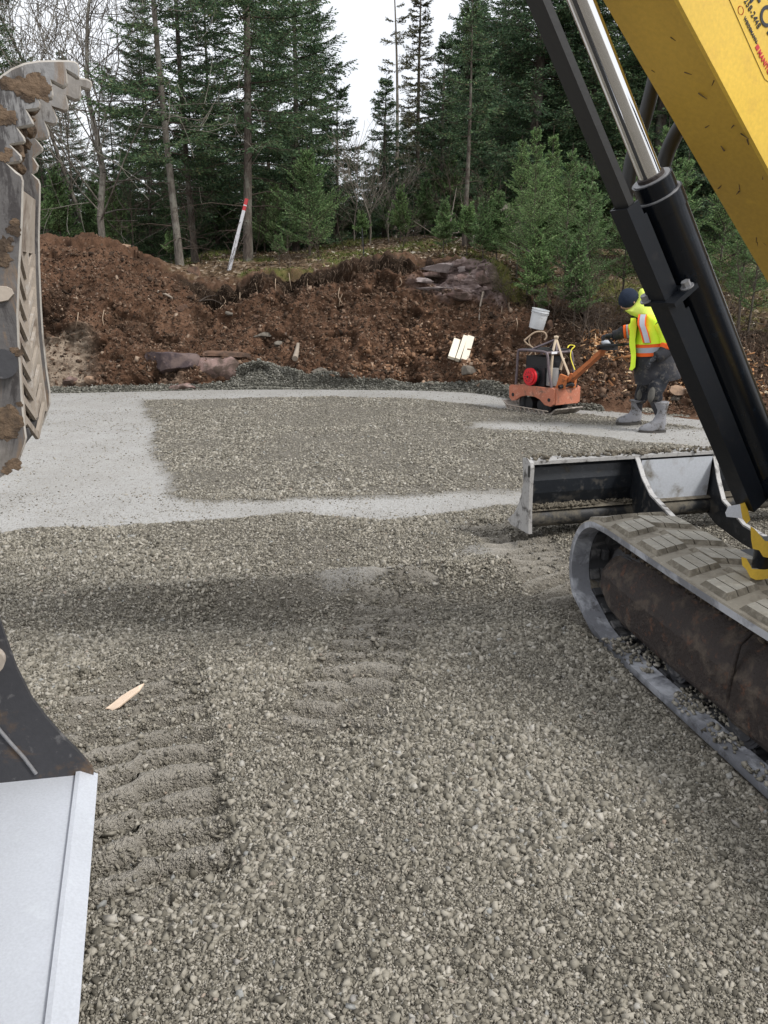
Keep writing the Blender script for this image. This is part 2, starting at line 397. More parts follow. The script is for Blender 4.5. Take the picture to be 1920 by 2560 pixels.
# ================================================================== BANK AND FOREST FLOOR
T_ = [
 (-1700, 1000, (940, 11.6), (850, 12.2), (730, 13.2), (600, 14.8), 2.1, 2.2, 2.3),
 (-400, 985, (935, 12.6), (840, 13.1), (740, 13.8), (605, 15.2), 2.15, 2.2, 2.3),
 (80, 982, (940, 12.7), (845, 12.95), (735, 13.3), (600, 15.0), 2.15, 2.2, 2.3),
 (180, 981, (940, 12.75), (830, 13.0), (730, 13.5), (597, 15.1), 2.15, 2.2, 2.3),
 (300, 978, (930, 12.9), (835, 13.2), (740, 13.9), (599, 15.4), 2.1, 2.1, 2.3),
 (390, 976, (930, 12.95), (850, 13.3), (765, 14.0), (640, 15.3), 1.95, 2.05, 2.3),
 (480, 974, (930, 13.0), (860, 13.35), (785, 14.0), (705, 15.0), 2.0, 2.25, 2.4),
 (540, 973, (930, 13.05), (865, 13.45), (795, 14.1), (718, 14.8), 2.1, 2.35, 2.45),
 (640, 972, (932, 13.1), (865, 13.5), (785, 14.1), (698, 14.7), 2.12, 2.35, 2.45),
 (760, 972, (935, 13.1), (862, 13.5), (770, 14.1), (682, 14.7), 2.15, 2.4, 2.45),
 (900, 973, (938, 13.1), (868, 13.5), (765, 14.1), (668, 14.7), 2.25, 2.65, 2.6),
 (1050, 975, (940, 13.0), (870, 13.4), (765, 14.0), (655, 14.6), 2.35, 2.75, 2.7),
 (1180, 981, (940, 12.6), (872, 13.0), (775, 13.6), (662, 14.4), 2.35, 2.7, 2.8),
 (1255, 992, (942, 12.2), (875, 12.6), (790, 13.2), (700, 14.1), 2.2, 2.6, 2.8),
 (1340, 1010, (958, 11.7), (892, 12.2), (818, 12.9), (768, 13.6), 2.0, 2.5, 2.8),
 (1480, 1026, (985, 11.2), (928, 11.8), (868, 12.6), (812, 13.4), 1.85, 2.4, 2.8),
 (1700, 1045, (1005, 10.6), (955, 11.2), (888, 12.2), (832, 13.2), 1.75, 2.3, 2.8),
 (1950, 1068, (1020, 10.1), (975, 10.8), (905, 11.8), (850, 12.9), 1.7, 2.2, 2.8),
 (2600, 1110, (1045, 9.5), (990, 10.3), (925, 11.4), (870, 12.6), 1.7, 2.2, 2.8),
 (3900, 1180, (1100, 8.0), (1040, 9.0), (960, 10.4), (890, 12.0), 1.7, 2.2, 2.8)]
ctrl = []
for c_ in T_:
    px = c_[0]; pts = [G(px, c_[1]+10, 0)]; pts[0].z = -.07
    pts.append(G(px, c_[1], 0)+Vector((0, 0, .01)))
    for q in c_[2:6]: pts.append(P(px, q[0], q[1]))
    xl = px/F-CXP/F
    for Y, z in ((17, c_[6]), (20, c_[7]), (30, c_[8]), (60, 2.9), (140, 3.0), (500, 3.0)):
        k = math.sqrt(1+0)/1; d = Y*CP-(z-HC)*SP; pts.append(Vector((xl*d, Y, z)))
    ctrl.append(pts)
ctrl = np.array([[list(p) for p in r] for r in ctrl])      # (ncol, npt, 3)
def cr(a, t):
    """Catmull-Rom along axis 0 at float positions t"""
    n = len(a); i = np.clip(np.floor(t).astype(int), 0, n-2); f = (t-i).reshape((-1,)+(1,)*(a.ndim-1))
    p0, p1, p2, p3 = a[np.clip(i-1, 0, n-1)], a[i], a[i+1], a[np.clip(i+2, 0, n-1)]
    return .5*((2*p1)+(p2-p0)*f+(2*p0-5*p1+4*p2-p3)*f*f+(p1*3-p0-3*p2+p3)*f**3)
def lin(a, t):
    n = len(a); i = np.clip(np.floor(t).astype(int), 0, n-2); f = (t-i).reshape((-1,)+(1,)*(a.ndim-1))
    return a[i]*(1-f)+a[i+1]*f
colpx = np.array([c_[0] for c_ in T_], float)
pxs = np.concatenate([np.linspace(-1700, -100, 60), np.linspace(-92, 2000, 640), np.linspace(2020, 3900, 60)])
tcol = np.interp(pxs, colpx, np.arange(len(colpx)))
A = cr(ctrl, tcol)*.5+lin(ctrl, tcol)*.5                                             # (nx, npt, 3)
tv = np.concatenate([np.linspace(0, 1, 8)[:-1], np.linspace(1, 5, 250)[:-1], np.linspace(5, 8, 110)[:-1], np.linspace(8, 11, 24)])
Bm = cr(A.transpose(1, 0, 2), tv)*.3+lin(A.transpose(1, 0, 2), tv)*.7                 # (nv, nx, 3)
nv, nx_ = Bm.shape[:2]
# normals for displacement
du = np.gradient(Bm, axis=1); dv = np.gradient(Bm, axis=0); nn = np.cross(du, dv); nn /= np.linalg.norm(nn, axis=2, keepdims=True)+1e-9
nn[nn[..., 2] < 0] *= -1
P0 = Bm.reshape(-1, 3); nn = nn.reshape(-1, 3); vv = np.repeat(tv, nx_); pxv = np.tile(pxs, nv)
bankm = ss(1.0, 1.5, vv)*ss(5.6, 4.9, vv)            # cut face
floorm = ss(5.0, 5.5, vv)
disp = bankm*(.20*fbm(P0, 1.1, 3, 101)+.17*fbm(P0, 3.0, 4, 102)+.15*(.5-np.abs(fbm(P0, 4.5, 3, 109)))*ss(-.1, .4, fbm(P0, .9, 2, 108))+.11*np.abs(fbm(P0, 8, 3, 103))+.05*fbm(P0, 20, 3, 104))
disp += floorm*(.12*fbm(P0, .8, 4, 105)+.03*fbm(P0, 5, 3, 106))*ss(11, 8, vv)
pit = ss(.12, .34, fbm(P0*np.array([1, 1, 1.6]), 2.3, 4, 131))*bankm; disp -= .16*pit
# dark undercut just below the sod edge
ul = fbm(P0*np.array([1, .2, .2]), 1.3, 3, 107)
und = np.exp(-((vv-4.72-.12*ul-.08*fbm(P0, 5, 3, 117))/.10)**2)*ss(440, 560, pxv)*ss(1320, 1200, pxv); disp -= und*(.10+.30*np.abs(fbm(P0, 3.5, 3, 118))+.10*ul)
sod = np.exp(-((vv-5.0)/.10)**2)*ss(420, 520, pxv); disp += sod*(.01+.16*fbm(P0, 4, 4, 119))
# hollow with overhang at the left end of the sod edge
hol = np.exp(-((pxv-570)/60)**2-((vv-4.55)/.22)**2); disp -= .35*hol
PT = P0+nn*disp[:, None]
silt0 = ss(250, 205, pxv)*ss(1.4, 1.6, vv)*ss(3.0, 2.8, vv); PT = P0+nn*(disp*(1-.75*silt0)-.10*silt0)[:, None]
# ledges of bedrock under the moss
rockm = ss(1020, 1090, pxv+90*fbm(P0, 2, 3, 111))*ss(1265, 1205, pxv+40*fbm(P0, 2.2, 3, 113))*ss(4.15, 4.4, vv+.25*fbm(P0, 3, 3, 112))*ss(5.0, 4.85, vv)
led = P0[:, 2]/.19+1.1*fbm(P0, 1.4, 3, 114)+P0[:, 0]*.12; fr = led-np.floor(led)
PT = PT+nn*(rockm*(.14*(ss(0, .75, fr)-ss(.86, 1, fr))-.02+.12*np.abs(fbm(P0, 2.5, 3, 116))+.05*np.abs(fbm(P0, 7, 2, 115))))[:, None]
silt = ss(265, 205, pxv+30*fbm(P0, 3, 2, 120))*ss(1.35, 1.6, vv+.25*fbm(P0, 2.5, 2, 123))*ss(3.05, 2.85, vv+.25*fbm(P0, 2, 2, 121))*.9
silt2 = ss(60, 0, abs(pxv-430))*ss(1.2, 1.5, vv)*ss(2.3, 2.0, vv)*.35
orange = np.exp(-((pxv-1060)/150)**2-((vv-2.1)/.75)**2)+.7*np.exp(-((pxv-1180)/80)**2-((vv-1.5)/.5)**2)+.5*np.exp(-((pxv-960)/80)**2-((vv-2.6)/.35)**2)
orange = np.clip(orange, 0, 1)*ss(-.15, .5, fbm(P0, 3, 4, 122))
gtoe = np.exp(-((pxv-668)/78)**2-((vv-1.0)/.95)**2)*1.6+np.exp(-((pxv-770)/110)**2-((vv-1.0)/.5)**2)*1.2+np.exp(-((pxv-1000)/220)**2-((vv-.9)/.40)**2)+np.exp(-((pxv-1230)/90)**2-((vv-1.1)/.4)**2)*1.2+ss(1.16, 1.04, vv)*ss(1700, 1300, pxv)*.9
gtoe = ss(.45, .62, gtoe+.25*fbm(P0, 3, 3, 124))
PT[:, 2] += gtoe*.07*ss(.9, 1.2, vv)+.22*np.exp(-((pxv-660)/70)**2-((vv-1.5)/.4)**2)
dark = np.clip(ss(4.52, 4.82, vv+.45*fbm(P0, 2, 4, 125))*ss(5.1, 4.95, vv)+ss(1300, 1420, pxv)*ss(2.2, 3.4, vv)*.8*ss(5.3, 5, vv)+hol, 0, 1)*(1-rockm)*ss(420, 470, pxv); dark = np.maximum(dark, .55*pit*(1-rockm)*(1-gtoe))  # dark topsoil, plus shade painted into the pits and the hollow
moss = ss(4.97, 5.1, vv)*ss(400, 520, pxv)*ss(-.05, .35, fbm(P0, 1.6, 5, 126))*ss(8.5, 6.2, vv)
moss = np.maximum(moss, ss(1130, 1190, pxv)*ss(1330, 1270, pxv)*ss(4.4, 4.7, vv+.2*fbm(P0, 2, 2, 127))*ss(5.6, 5.0, vv))

def soil_mat():
    m, t, p = nodes('soil'); c = objco(t)
    def at(n): return N(t, 'ShaderNodeAttribute', attribute_name=n).outputs['Fac']
    n1 = noise(t, 1.3, 8, .65, c, .3); n2 = noise(t, 9, 8, .7, c); n3 = noise(t, 45, 5, .65, c)
    base = ramp(t, n1, [(.25, (.048, .028, .018)), (.5, (.118, .066, .041)), (.75, (.20, .118, .076))]).outputs[0]
    base = mixn(t, .6, base, mixn(t, ramp(t, n2, [(.3, 0), (.7, 1)]).outputs[0], (.35, .33, .31), (1.5, 1.45, 1.4)), 'MULTIPLY')
    # small stones showing in the face
    v = N(t, 'ShaderNodeTexVoronoi', i_Scale=14.0); t.links.new(c, v.inputs['Vector'])
    sp = N(t, 'ShaderNodeSeparateColor'); t.links.new(v.outputs['Color'], sp.inputs[0])
    st = mixn(t, ramp(t, sp.outputs[0], [(.80, 0), (.86, 1)]).outputs[0], (0, 0, 0), ramp(t, v.outputs['Distance'], [(.25, 1), (.42, 0)]).outputs[0])
    base = mixn(t, st, base, ramp(t, sp.outputs[1], [(0, (.12, .085, .06)), (.6, (.2, .13, .09)), (1, (.26, .2, .16))]).outputs[0])
    sl = mixn(t, ramp(t, n2, [(.35, 0), (.60, 1)]).outputs[0], (.15, .105, .075), (.40, .325, .25))
    base = mixn(t, at('silt'), base, sl)
    base = mixn(t, at('orange'), base, mixn(t, n2, (.13, .06, .028), (.38, .19, .10)))
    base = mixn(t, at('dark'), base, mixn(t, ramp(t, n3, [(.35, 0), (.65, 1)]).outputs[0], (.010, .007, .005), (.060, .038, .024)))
    # forest floor: needles, dead leaves
    v2 = N(t, 'ShaderNodeTexVoronoi', i_Scale=16.0); t.links.new(c, v2.inputs['Vector'])
    s2 = N(t, 'ShaderNodeSeparateColor'); t.links.new(v2.outputs['Color'], s2.inputs[0])
    lit = ramp(t, s2.outputs[0], [(0, (.05, .032, .018)), (.5, (.12, .08, .045)), (.8, (.20, .14, .09)), (1, (.38, .31, .24))]).outputs[0]
    ms = mixn(t, n2, (.05, .055, .016), (.19, .19, .055))
    fl = mixn(t, at('moss'), lit, ms)
    base = mixn(t, at('floor'), base, fl)
    mn = N(t, 'ShaderNodeMath', operation='MULTIPLY'); t.links.new(at('moss'), mn.inputs[0]); mn.inputs[1].default_value = .85
    base = mixn(t, mn.outputs[0], base, ms)
    w_ = N(t, 'ShaderNodeTexNoise', i_Scale=3.5, i_Detail=8, i_Distortion=1.2); mp = N(t, 'ShaderNodeMapping'); mp.inputs['Scale'].default_value = (1, 1, 3.2)
    t.links.new(c, mp.inputs[0]); t.links.new(mp.outputs[0], w_.inputs['Vector'])
    rk = ramp(t, w_.outputs['Fac'], [(.32, (.05, .036, .033)), (.46, (.17, .125, .115)), (.6, (.28, .215, .20)), (.72, (.44, .36, .34))]).outputs[0]
    base = mixn(t, at('rock'), base, rk)
    g = ramp(t, sp.outputs[2], [(0, (.10, .095, .08)), (1, (.21, .20, .165))]).outputs[0]
    v4 = N(t, 'ShaderNodeTexVoronoi', i_Scale=60.0); t.links.new(c, v4.inputs['Vector']); s4 = N(t, 'ShaderNodeSeparateColor'); t.links.new(v4.outputs['Color'], s4.inputs[0])
    g = ramp(t, s4.outputs[0], [(0, (.08, .078, .064)), (.6, (.17, .165, .14)), (1, (.28, .275, .24))]).outputs[0]
    base = mixn(t, at('gtoe'), base, g)
    t.links.new(base, p.inputs['Base Color']); p.inputs['Roughness'].default_value = .95; p.inputs['Specular IOR Level'].default_value = .2
    h = mixn(t, .45, n2, n3)
    bump(t, p, h, .9, .06)
    return m
M_SOIL = soil_mat()
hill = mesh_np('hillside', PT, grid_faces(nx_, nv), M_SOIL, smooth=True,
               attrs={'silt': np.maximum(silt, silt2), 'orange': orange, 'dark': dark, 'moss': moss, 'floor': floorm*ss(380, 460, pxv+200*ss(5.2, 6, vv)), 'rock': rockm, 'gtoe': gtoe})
tag(hill, kind='structure')
SURF = PT.reshape(nv, nx_, 3)
def surf(px, v):
    """point of the bank/forest floor at control coordinates"""
    j = int(np.clip(np.searchsorted(pxs, px), 0, nx_-1)); i = int(np.clip(np.searchsorted(tv, v), 0, nv-1)); return Vector(SURF[i, j])
def on_ray(px, py, lo=1.0, hi=9.0):
    """where the view ray through a photo pixel meets the bank: used only to find real positions on the ground"""
    r = np.array(ray(px, py)); j = int(np.clip(np.searchsorted(pxs, px), 1, nx_-2))
    js = range(max(0, j-6), min(nx_, j+7)); best = None
    for jj in js:
        c = SURF[:, jj]; d = c[:, 1]*CP-(c[:, 2]-HC)*SP; u = CXP+F*c[:, 0]/d; vv_ = CYP-F*((c[:, 1]*SP+(c[:, 2]-HC)*CP)/d)
        m = (tv >= lo) & (tv <= hi); e = np.hypot(u-px, vv_-py); e[~m] = 1e9; k = e.argmin()
        if best is None or e[k] < best[0]: best = (e[k], c[k])
    return Vector(best[1])
def floor_z(x, y):
    d2 = (SURF[..., 0]-x)**2+(SURF[..., 1]-y)**2; k = np.unravel_index(d2.argmin(), d2.shape); return float(SURF[k][2])
def bank_scatter(n, m_, rng):
    idx = rng.choice(len(PT), n, p=m_/m_.sum()); q = PT[idx]+rng.normal(0, .012, (n, 3)); return q
area = np.linalg.norm(np.cross(du.reshape(-1, 3), dv.reshape(-1, 3)), axis=1)
vis = (pxv > -150) & (pxv < 2050)
M_CLOD = island_mat('clod', [(0, (.030, .019, .012)), (.35, (.080, .049, .031)), (.72, (.145, .09, .058)), (.93, (.21, .138, .094)), (1, (.36, .27, .20))], fine=60, bd=.01)
q = bank_scatter(42000, area*vis*bankm*(1-rockm)*(1-gtoe)*(1-.7*silt)*ss(4.9, 4.5, vv), rng)
sz = .009*(1-rng.uniform(0, .990, len(q)))**(-1/2.5); sz = np.clip(sz, .009, .085)*np.where(rng.uniform(0, 1, len(q)) < .7, 1, .7)
tag(stones('soil_rubble', q, sz, M_CLOD, rng, base=CUBE, jitter=.55, tilt=2, sink=.45), kind='stuff', label='brown clods and small stones all over the cut bank and the dirt mound')
M_ORS = island_mat('weathered_stone', [(0, (.09, .048, .028)), (.5, (.20, .11, .062)), (.85, (.32, .19, .115)), (1, (.46, .34, .25))], fine=60, bd=.01)
q = bank_scatter(1300, area*vis*orange*(1-gtoe)+1e-12, rng); sz = np.clip(.016*(1-rng.uniform(0, .98, len(q)))**(-1/2.4), .01, .07)
tag(stones('weathered_rubble', q, sz, M_ORS, rng, base=CUBE, jitter=.5, tilt=2, sink=.4), kind='stuff', label='orange weathered stone chips in the middle of the cut bank')
M_GT = island_mat('grey_stone', [(0, (.07, .068, .056)), (.5, (.16, .155, .13)), (.9, (.26, .25, .215)), (1, (.34, .33, .3))], fine=100)
q = bank_scatter(30000, area*vis*gtoe*ss(.8, 1.0, vv)+1e-12, rng); sz = rng.uniform(.007, .02, len(q))
tag(stones('gravel', q, sz, M_GT, rng, base=CUBE, jitter=.45, tilt=2), kind='stuff', label='dark grey gravel heaped against the foot of the bank')
M_LEAF = island_mat('leaf_litter', [(0, (.05, .03, .017)), (.45, (.14, .09, .05)), (.75, (.26, .19, .12)), (.92, (.42, .35, .26)), (1, (.62, .57, .48))], fine=40, var=.1)
lm = area*vis*ss(5.05, 5.2, vv)*ss(7.2, 6.4, vv)*ss(430, 520, pxv)*(.25+ss(-.1, .3, fbm(P0, .9, 3, 130)))
q = bank_scatter(15000, lm+1e-12, rng)
LEAFB = (np.array([(-1, 0, 0), (0, -.5, .25), (1, 0, .1), (0, .5, .3)]), np.array([(0, 1, 2), (0, 2, 3)]))
tag(stones('leaf_litter', q, rng.uniform(.018, .05, len(q)), M_LEAF, rng, base=LEAFB, jitter=.15, flat=(1, 1.4), tilt=1.2, sink=.3), kind='stuff', label='dry tan leaves littering the forest floor above the bank')
# moss and low grass tufts along the sod edge
M_TUFT = island_mat('moss_tuft', [(0, (.03, .045, .01)), (.5, (.085, .115, .025)), (.85, (.16, .19, .05)), (1, (.25, .25, .08))], fine=20, var=.1)
q = bank_scatter(22000, area*vis*moss*(ss(4.4, 5, vv))*ss(7.5, 6.5, vv)+1e-12, rng)
BLADE = (np.array([(-.25, 0, 0), (.25, 0, 0), (.05, .25, 2.6)]), np.array([(0, 1, 2)]))
tag(stones('moss', q, rng.uniform(.012, .028, len(q)), M_TUFT, rng, base=BLADE, jitter=.12, flat=(1, 1.6), tilt=1.3, sink=.5), kind='stuff', label='yellow green moss and short grass along the sod edge')

# ================================================================== TREES
def sticks_mesh(segs, n=4):
    """segs: list of (p0, p1, r0, r1) -> verts, quads"""
    a = np.array([s[0] for s in segs], float); b = np.array([s[1] for s in segs], float)
    r0 = np.array([s[2] for s in segs], float); r1 = np.array([s[3] for s in segs], float)
    d = b-a; d /= np.linalg.norm(d, axis=1, keepdims=True)+1e-9
    up = np.where(np.abs(d[:, 2:3]) < .9, np.array([[0, 0, 1.]]), np.array([[1., 0, 0]]))
    x = np.cross(d, up); x /= np.linalg.norm(x, axis=1, keepdims=True)+1e-9; y = np.cross(x, d)
    V = []
    for c, r in ((a, r0), (b, r1)):
        for k in range(n):
            t = 2*math.pi*k/n; V.append(c+(x*math.cos(t)+y*math.sin(t))*r[:, None])
    V = np.stack(V, 1); m = len(segs); base = (np.arange(m)*2*n)[:, None, None]
    f = np.array([[k, (k+1) % n, n+(k+1) % n, n+k] for k in range(n)])[None]+base
    return V.reshape(-1, 3), f.reshape(-1, 4)
def clumps(P_, D_, L_, W_, rng):
    """diamond leaf faces at P_, pointing along D_"""
    n = len(P_); D_ = D_/(np.linalg.norm(D_, axis=1, keepdims=True)+1e-9)
    rv = rng.normal(size=(n, 3)); rv[:, 2] *= .5; s = np.cross(D_, rv); s /= np.linalg.norm(s, axis=1, keepdims=True)+1e-9
    a = P_; b = P_+D_*L_[:, None]*.45+s*W_[:, None]*.5; c = P_+D_*L_[:, None]; d = P_+D_*L_[:, None]*.45-s*W_[:, None]*.5
    return np.stack([a, b, c, d], 1).reshape(-1, 3)
def branch_leaves(L, kind, rng, cl=.055, cw=.02, step=.03):
    """foliage and twigs of one branch of length L lying along +X, twigs to both sides in a flat spray"""
    droop = {'spruce': -.28, 'fir': -.05, 'young': .12}[kind]; up = {'spruce': .22, 'fir': .05, 'young': .0}[kind]
    def axis(t): return np.array([L*t*(1-.06*t), .03*L*math.sin(3*t), L*(droop*t+up*t**3)])
    P_, D_, S_ = [], [], []
    nseg = 5
    for i in range(nseg): S_.append((axis(i/nseg), axis((i+1)/nseg), .009*L*(1-i/nseg)+.003, .009*L*(1-(i+1)/nseg)+.002))
    t = .16 if kind == 'spruce' else .08
    while t < .99:
        for sd in (-1, 1):
            if rng.random() < .12: continue
            tl = L*(.40 if kind != 'young' else .34)*(1-t)**.75*rng.uniform(.6, 1.15)+.05
            ang = R(rng.uniform(38, 62)); o = axis(t)
            dx = np.array([math.cos(ang), sd*math.sin(ang), rng.uniform(-.30, .06) if kind == 'spruce' else rng.uniform(-.08, .16)])
            e = o+dx*tl*np.array([1, 1, 1])+np.array([0, 0, -.10*tl if kind == 'spruce' else .04*tl])
            S_.append((o, e, .004, .0018))
            k = max(2, int(tl/step)); ts = np.linspace(.05, 1, k)+rng.uniform(-.02, .02, k)
            pp = o+(e-o)*ts[:, None]; dd = (e-o)/tl+rng.normal(0, .42, (k, 3)); P_.append(pp); D_.append(dd)
            if tl > .28:       # secondary twiglets
                for q in np.arange(.3, .95, .11/tl*1.0):
                    s2 = 1 if rng.random() < .5 else -1; l2 = tl*.34*(1-q)+.05
                    dn = np.array([dx[0]*.6-s2*dx[1]*.7, dx[1]*.6+s2*dx[0]*.7, dx[2]+rng.uniform(-.25, .08)]); o2 = o+(e-o)*q
                    k2 = max(2, int(l2/step)); t2 = np.linspace(0, 1, k2)
                    P_.append(o2+dn*l2*t2[:, None]); D_.append(dn+rng.normal(0, .42, (k2, 3)))
        t += rng.uniform(.035, .065)*(1.0/max(L, .6))**.55
    k = int(L/step); ts = np.linspace(.3, 1, k); P_.append(np.array([axis(q) for q in ts])); D_.append(np.array([[1, 0, 0]])+rng.normal(0, .6, (k, 3)))
    P_ = np.concatenate(P_); D_ = np.concatenate(D_); n = len(P_)
    V = clumps(P_, D_, cl*rng.uniform(.7, 1.3, n), cw*rng.uniform(.7, 1.3, n), rng)
    sv, sf = sticks_mesh(S_, 3)
    return V, sv, sf
BR = {}
def get_branch(kind, L, rng, fine):
    key = (kind, round(math.log(max(L, .15))*3), rng.integers(0, 3), fine)
    if key not in BR:
        Lk = math.exp(key[1]/3); k = {0: (.095, .036, .06), 1: (.065, .024, .036), 2: (.045, .016, .022)}[fine]
        BR[key] = (Lk,)+branch_leaves(Lk, kind, rng, *k)
    return BR[key]
def xf(V, L, Lk, pitch, az, org, roll=0.0):
    s = L/Lk; V = V*s
    cr_, sr = math.cos(roll), math.sin(roll); V = V@np.array([[1, 0, 0], [0, cr_, sr], [0, -sr, cr_]])
    c, s_ = math.cos(pitch), math.sin(pitch); V = V@np.array([[c, 0, s_], [0, 1, 0], [-s_, 0, c]])
    c, s_ = math.cos(az), math.sin(az); V = V@np.array([[c, s_, 0], [-s_, c, 0], [0, 0, 1]])
    return V+org
def conifer(name, H_, Rad, r0, kind, seed, crown=.12, dens=1.0, fine=0, lean=(0, 0), top=1.0, dead=.5, gap=0.0, mats=None, prof=.85, whorl=.32):
    """returns an Empty with children trunk, dead_branches, crown"""
    rng = np.random.default_rng(seed)
    root = bpy.data.objects.new(name, None); COL.objects.link(root); root.empty_display_size = .3
    wob = rng.uniform(-1, 1, 4)*.02*H_
    def ax(h):
        t = h/H_; return np.array([lean[0]*h+wob[0]*math.sin(3*t)+wob[1]*t*t, lean[1]*h+wob[2]*math.sin(2.4*t), h])
    k = 14; bm = B(); pts = [ax(H_*i/k) for i in range(k+1)]; pts[0][2] = -.4
    tube(bm, pts, [r0*1.35]+[max(.006, r0*(1-(i/k))**.85) for i in range(1, k+1)], 10)
    obj('trunk', bm, mats[0], root, smooth=60)
    LV, SV, SF, off = [], [], [], 0
    DS = []
    h = .35
    hc = H_*crown
    while h < H_*.985:
        t = (h-hc)/(H_-hc); o = ax(h)
        rr_ = r0*(1-h/H_)**.85
        if h < hc:
            for j in range(rng.integers(1, 4)):
                if rng.random() > dead: continue
                az = rng.uniform(0, 2*math.pi); l = rng.uniform(.3, 1)*Rad*.75; e = o+np.array([math.cos(az)*l, math.sin(az)*l, rng.uniform(-.45, .15)*l])
                mid = (o+e)/2+np.array([0, 0, .06*l]); DS.append((o, mid, .013, .008)); DS.append((mid, e, .008, .003))
                for z in range(rng.integers(1, 5)):
                    q = mid+(e-mid)*rng.random(); e2 = q+rng.normal(0, .16*l, 3)+(e-o)*.22; DS.append((q, e2, .005, .002))
            h += rng.uniform(.16, .34); continue
        Lb = Rad*(max(.02, 1-t)**prof)*(.72+.28*min(1, t*6+.2))
        nb = int(round(rng.integers(4, 7)*dens))
        a0 = rng.uniform(0, 6.28)
        for j in range(nb):
            if rng.random() < gap: continue
            az = a0+2*math.pi*j/max(1, nb)+rng.uniform(-.35, .35); L = max(.12, Lb*rng.uniform(.55, 1.18))
            pitch = {'spruce': R(10+25*t**2), 'fir': R(8+30*t**2), 'young': R(14+32*t)}[kind]+rng.uniform(-.16, .16)
            Lk, V, sv, sf = get_branch(kind, L, rng, fine)
            oz = o+np.array([0, 0, rng.uniform(-.1, .1)]); rl = rng.uniform(-.35, .35)
            LV.append(xf(V, L, Lk, pitch, az, oz, rl)); q = xf(sv, L, Lk, pitch, az, oz, rl); SV.append(q); SF.append(sf+off); off += len(q)
        h += whorl*rng.uniform(.55, 1.2)*(.55+.45*min(1, Lb/1.0))
    if kind == 'young':
        tip = ax(H_); DS.append((ax(H_*.93), tip+np.array([0, 0, .16*Rad]), .008, .004))
    V = np.concatenate(LV); f = np.arange(len(V)).reshape(-1, 4)
    mesh_np('crown', V, f, mats[1], root)
    if DS:
        dv_, df_ = sticks_mesh(DS, 3); SV.append(dv_); SF.append(df_+off)
    mesh_np('branches', np.concatenate(SV), np.concatenate(SF), mats[2], root)
    return root
def needle_mat(name, stops, tr=.25):
    m, t, p = nodes(name); g = N(t, 'ShaderNodeNewGeometry').outputs['Random Per Island']; oi = N(t, 'ShaderNodeObjectInfo').outputs['Random']
    c = ramp(t, g, stops).outputs[0]; cl = noise(t, 1.1, 3, .6, objco(t))
    c = mixn(t, .55, c, mixn(t, ramp(t, cl, [(.3, 0), (.7, 1)]).outputs[0], (.55, .6, .6), (1.35, 1.3, 1.15)), 'MULTIPLY')
    c = mixn(t, .5, c, mixn(t, oi, (.75, .8, .8), (1.2, 1.15, 1.0)), 'MULTIPLY')
    t.links.new(c, p.inputs['Base Color']); p.inputs['Roughness'].default_value = .6; p.inputs['Specular IOR Level'].default_value = .25
    tl = N(t, 'ShaderNodeBsdfTranslucent'); t.links.new(c, tl.inputs[0]); mx = N(t, 'ShaderNodeMixShader', i_Fac=tr)
    o = [n for n in t.nodes if n.type == 'OUTPUT_MATERIAL'][0]; t.links.new(p.outputs[0], mx.inputs[1]); t.links.new(tl.outputs[0], mx.inputs[2]); t.links.new(mx.outputs[0], o.inputs[0])
    return m
M_ND = needle_mat('spruce_needles', [(0, (.03, .06, .034)), (.4, (.072, .132, .070)), (.75, (.115, .19, .098)), (.95, (.17, .25, .13)), (1, (.21, .185, .10))])
M_NF = needle_mat('fir_needles', [(0, (.08, .145, .06)), (.4, (.165, .28, .12)), (.8, (.26, .40, .175)), (1, (.36, .50, .23))], .4)
M_NG = needle_mat('grey_needles', [(0, (.05, .055, .035)), (.5, (.09, .10, .055)), (1, (.16, .16, .10))])
def bark_mat(name, a, b, sc=5, lich=None):
    m, t, p = nodes(name); c = objco(t); mp = N(t, 'ShaderNodeMapping'); mp.inputs['Scale'].default_value = (1, 1, .25); t.links.new(c, mp.inputs[0])
    n = noise(t, sc*6, 8, .7, mp.outputs[0]); n2 = noise(t, sc*.6, 5, .6, c)
    col = mixn(t, ramp(t, n, [(.35, 0), (.65, 1)]).outputs[0], a, b)
    if lich: col = mixn(t, ramp(t, n2, [(.5, 0), (.62, .8)]).outputs[0], col, lich)
    t.links.new(col, p.inputs['Base Color']); p.inputs['Roughness'].default_value = .95; bump(t, p, n, .8, .02); return m
M_BK = bark_mat('conifer_bark', (.045, .034, .027), (.14, .115, .095), lich=(.20, .20, .165))
M_BKL = bark_mat('pale_bark', (.10, .085, .07), (.27, .24, .20), lich=(.34, .33, .28))
M_BKG = bark_mat('grey_bark', (.07, .06, .05), (.21, .185, .155), lich=(.27, .26, .22))
M_TW = plain('twig', (.075, .055, .042), .9, scale=8)
M_TWL = plain('pale_twig', (.23, .20, .165), .9, scale=8)
MS = (M_BK, M_ND, M_TW); MY = (M_BK, M_NF, M_TW)

def place(root, px, py, Y, label, cat='tree', group=None, rz=None, s=None, sink=.05, useray=False):
    p = P(px, py, Y)
    z = floor_z(p.x, p.y)-sink
    root.location = (p.x, p.y, z)
    if rz is not None: root.rotation_euler = (0, 0, rz)
    if s is not None: root.scale = (s, s, s)
    return tag(root, label, cat, group)
def copy_tree(src):
    c = src.copy(); COL.objects.link(c)
    for ch in [o for o in src.children]:
        d = ch.copy(); COL.objects.link(d); d.parent = c
    return c
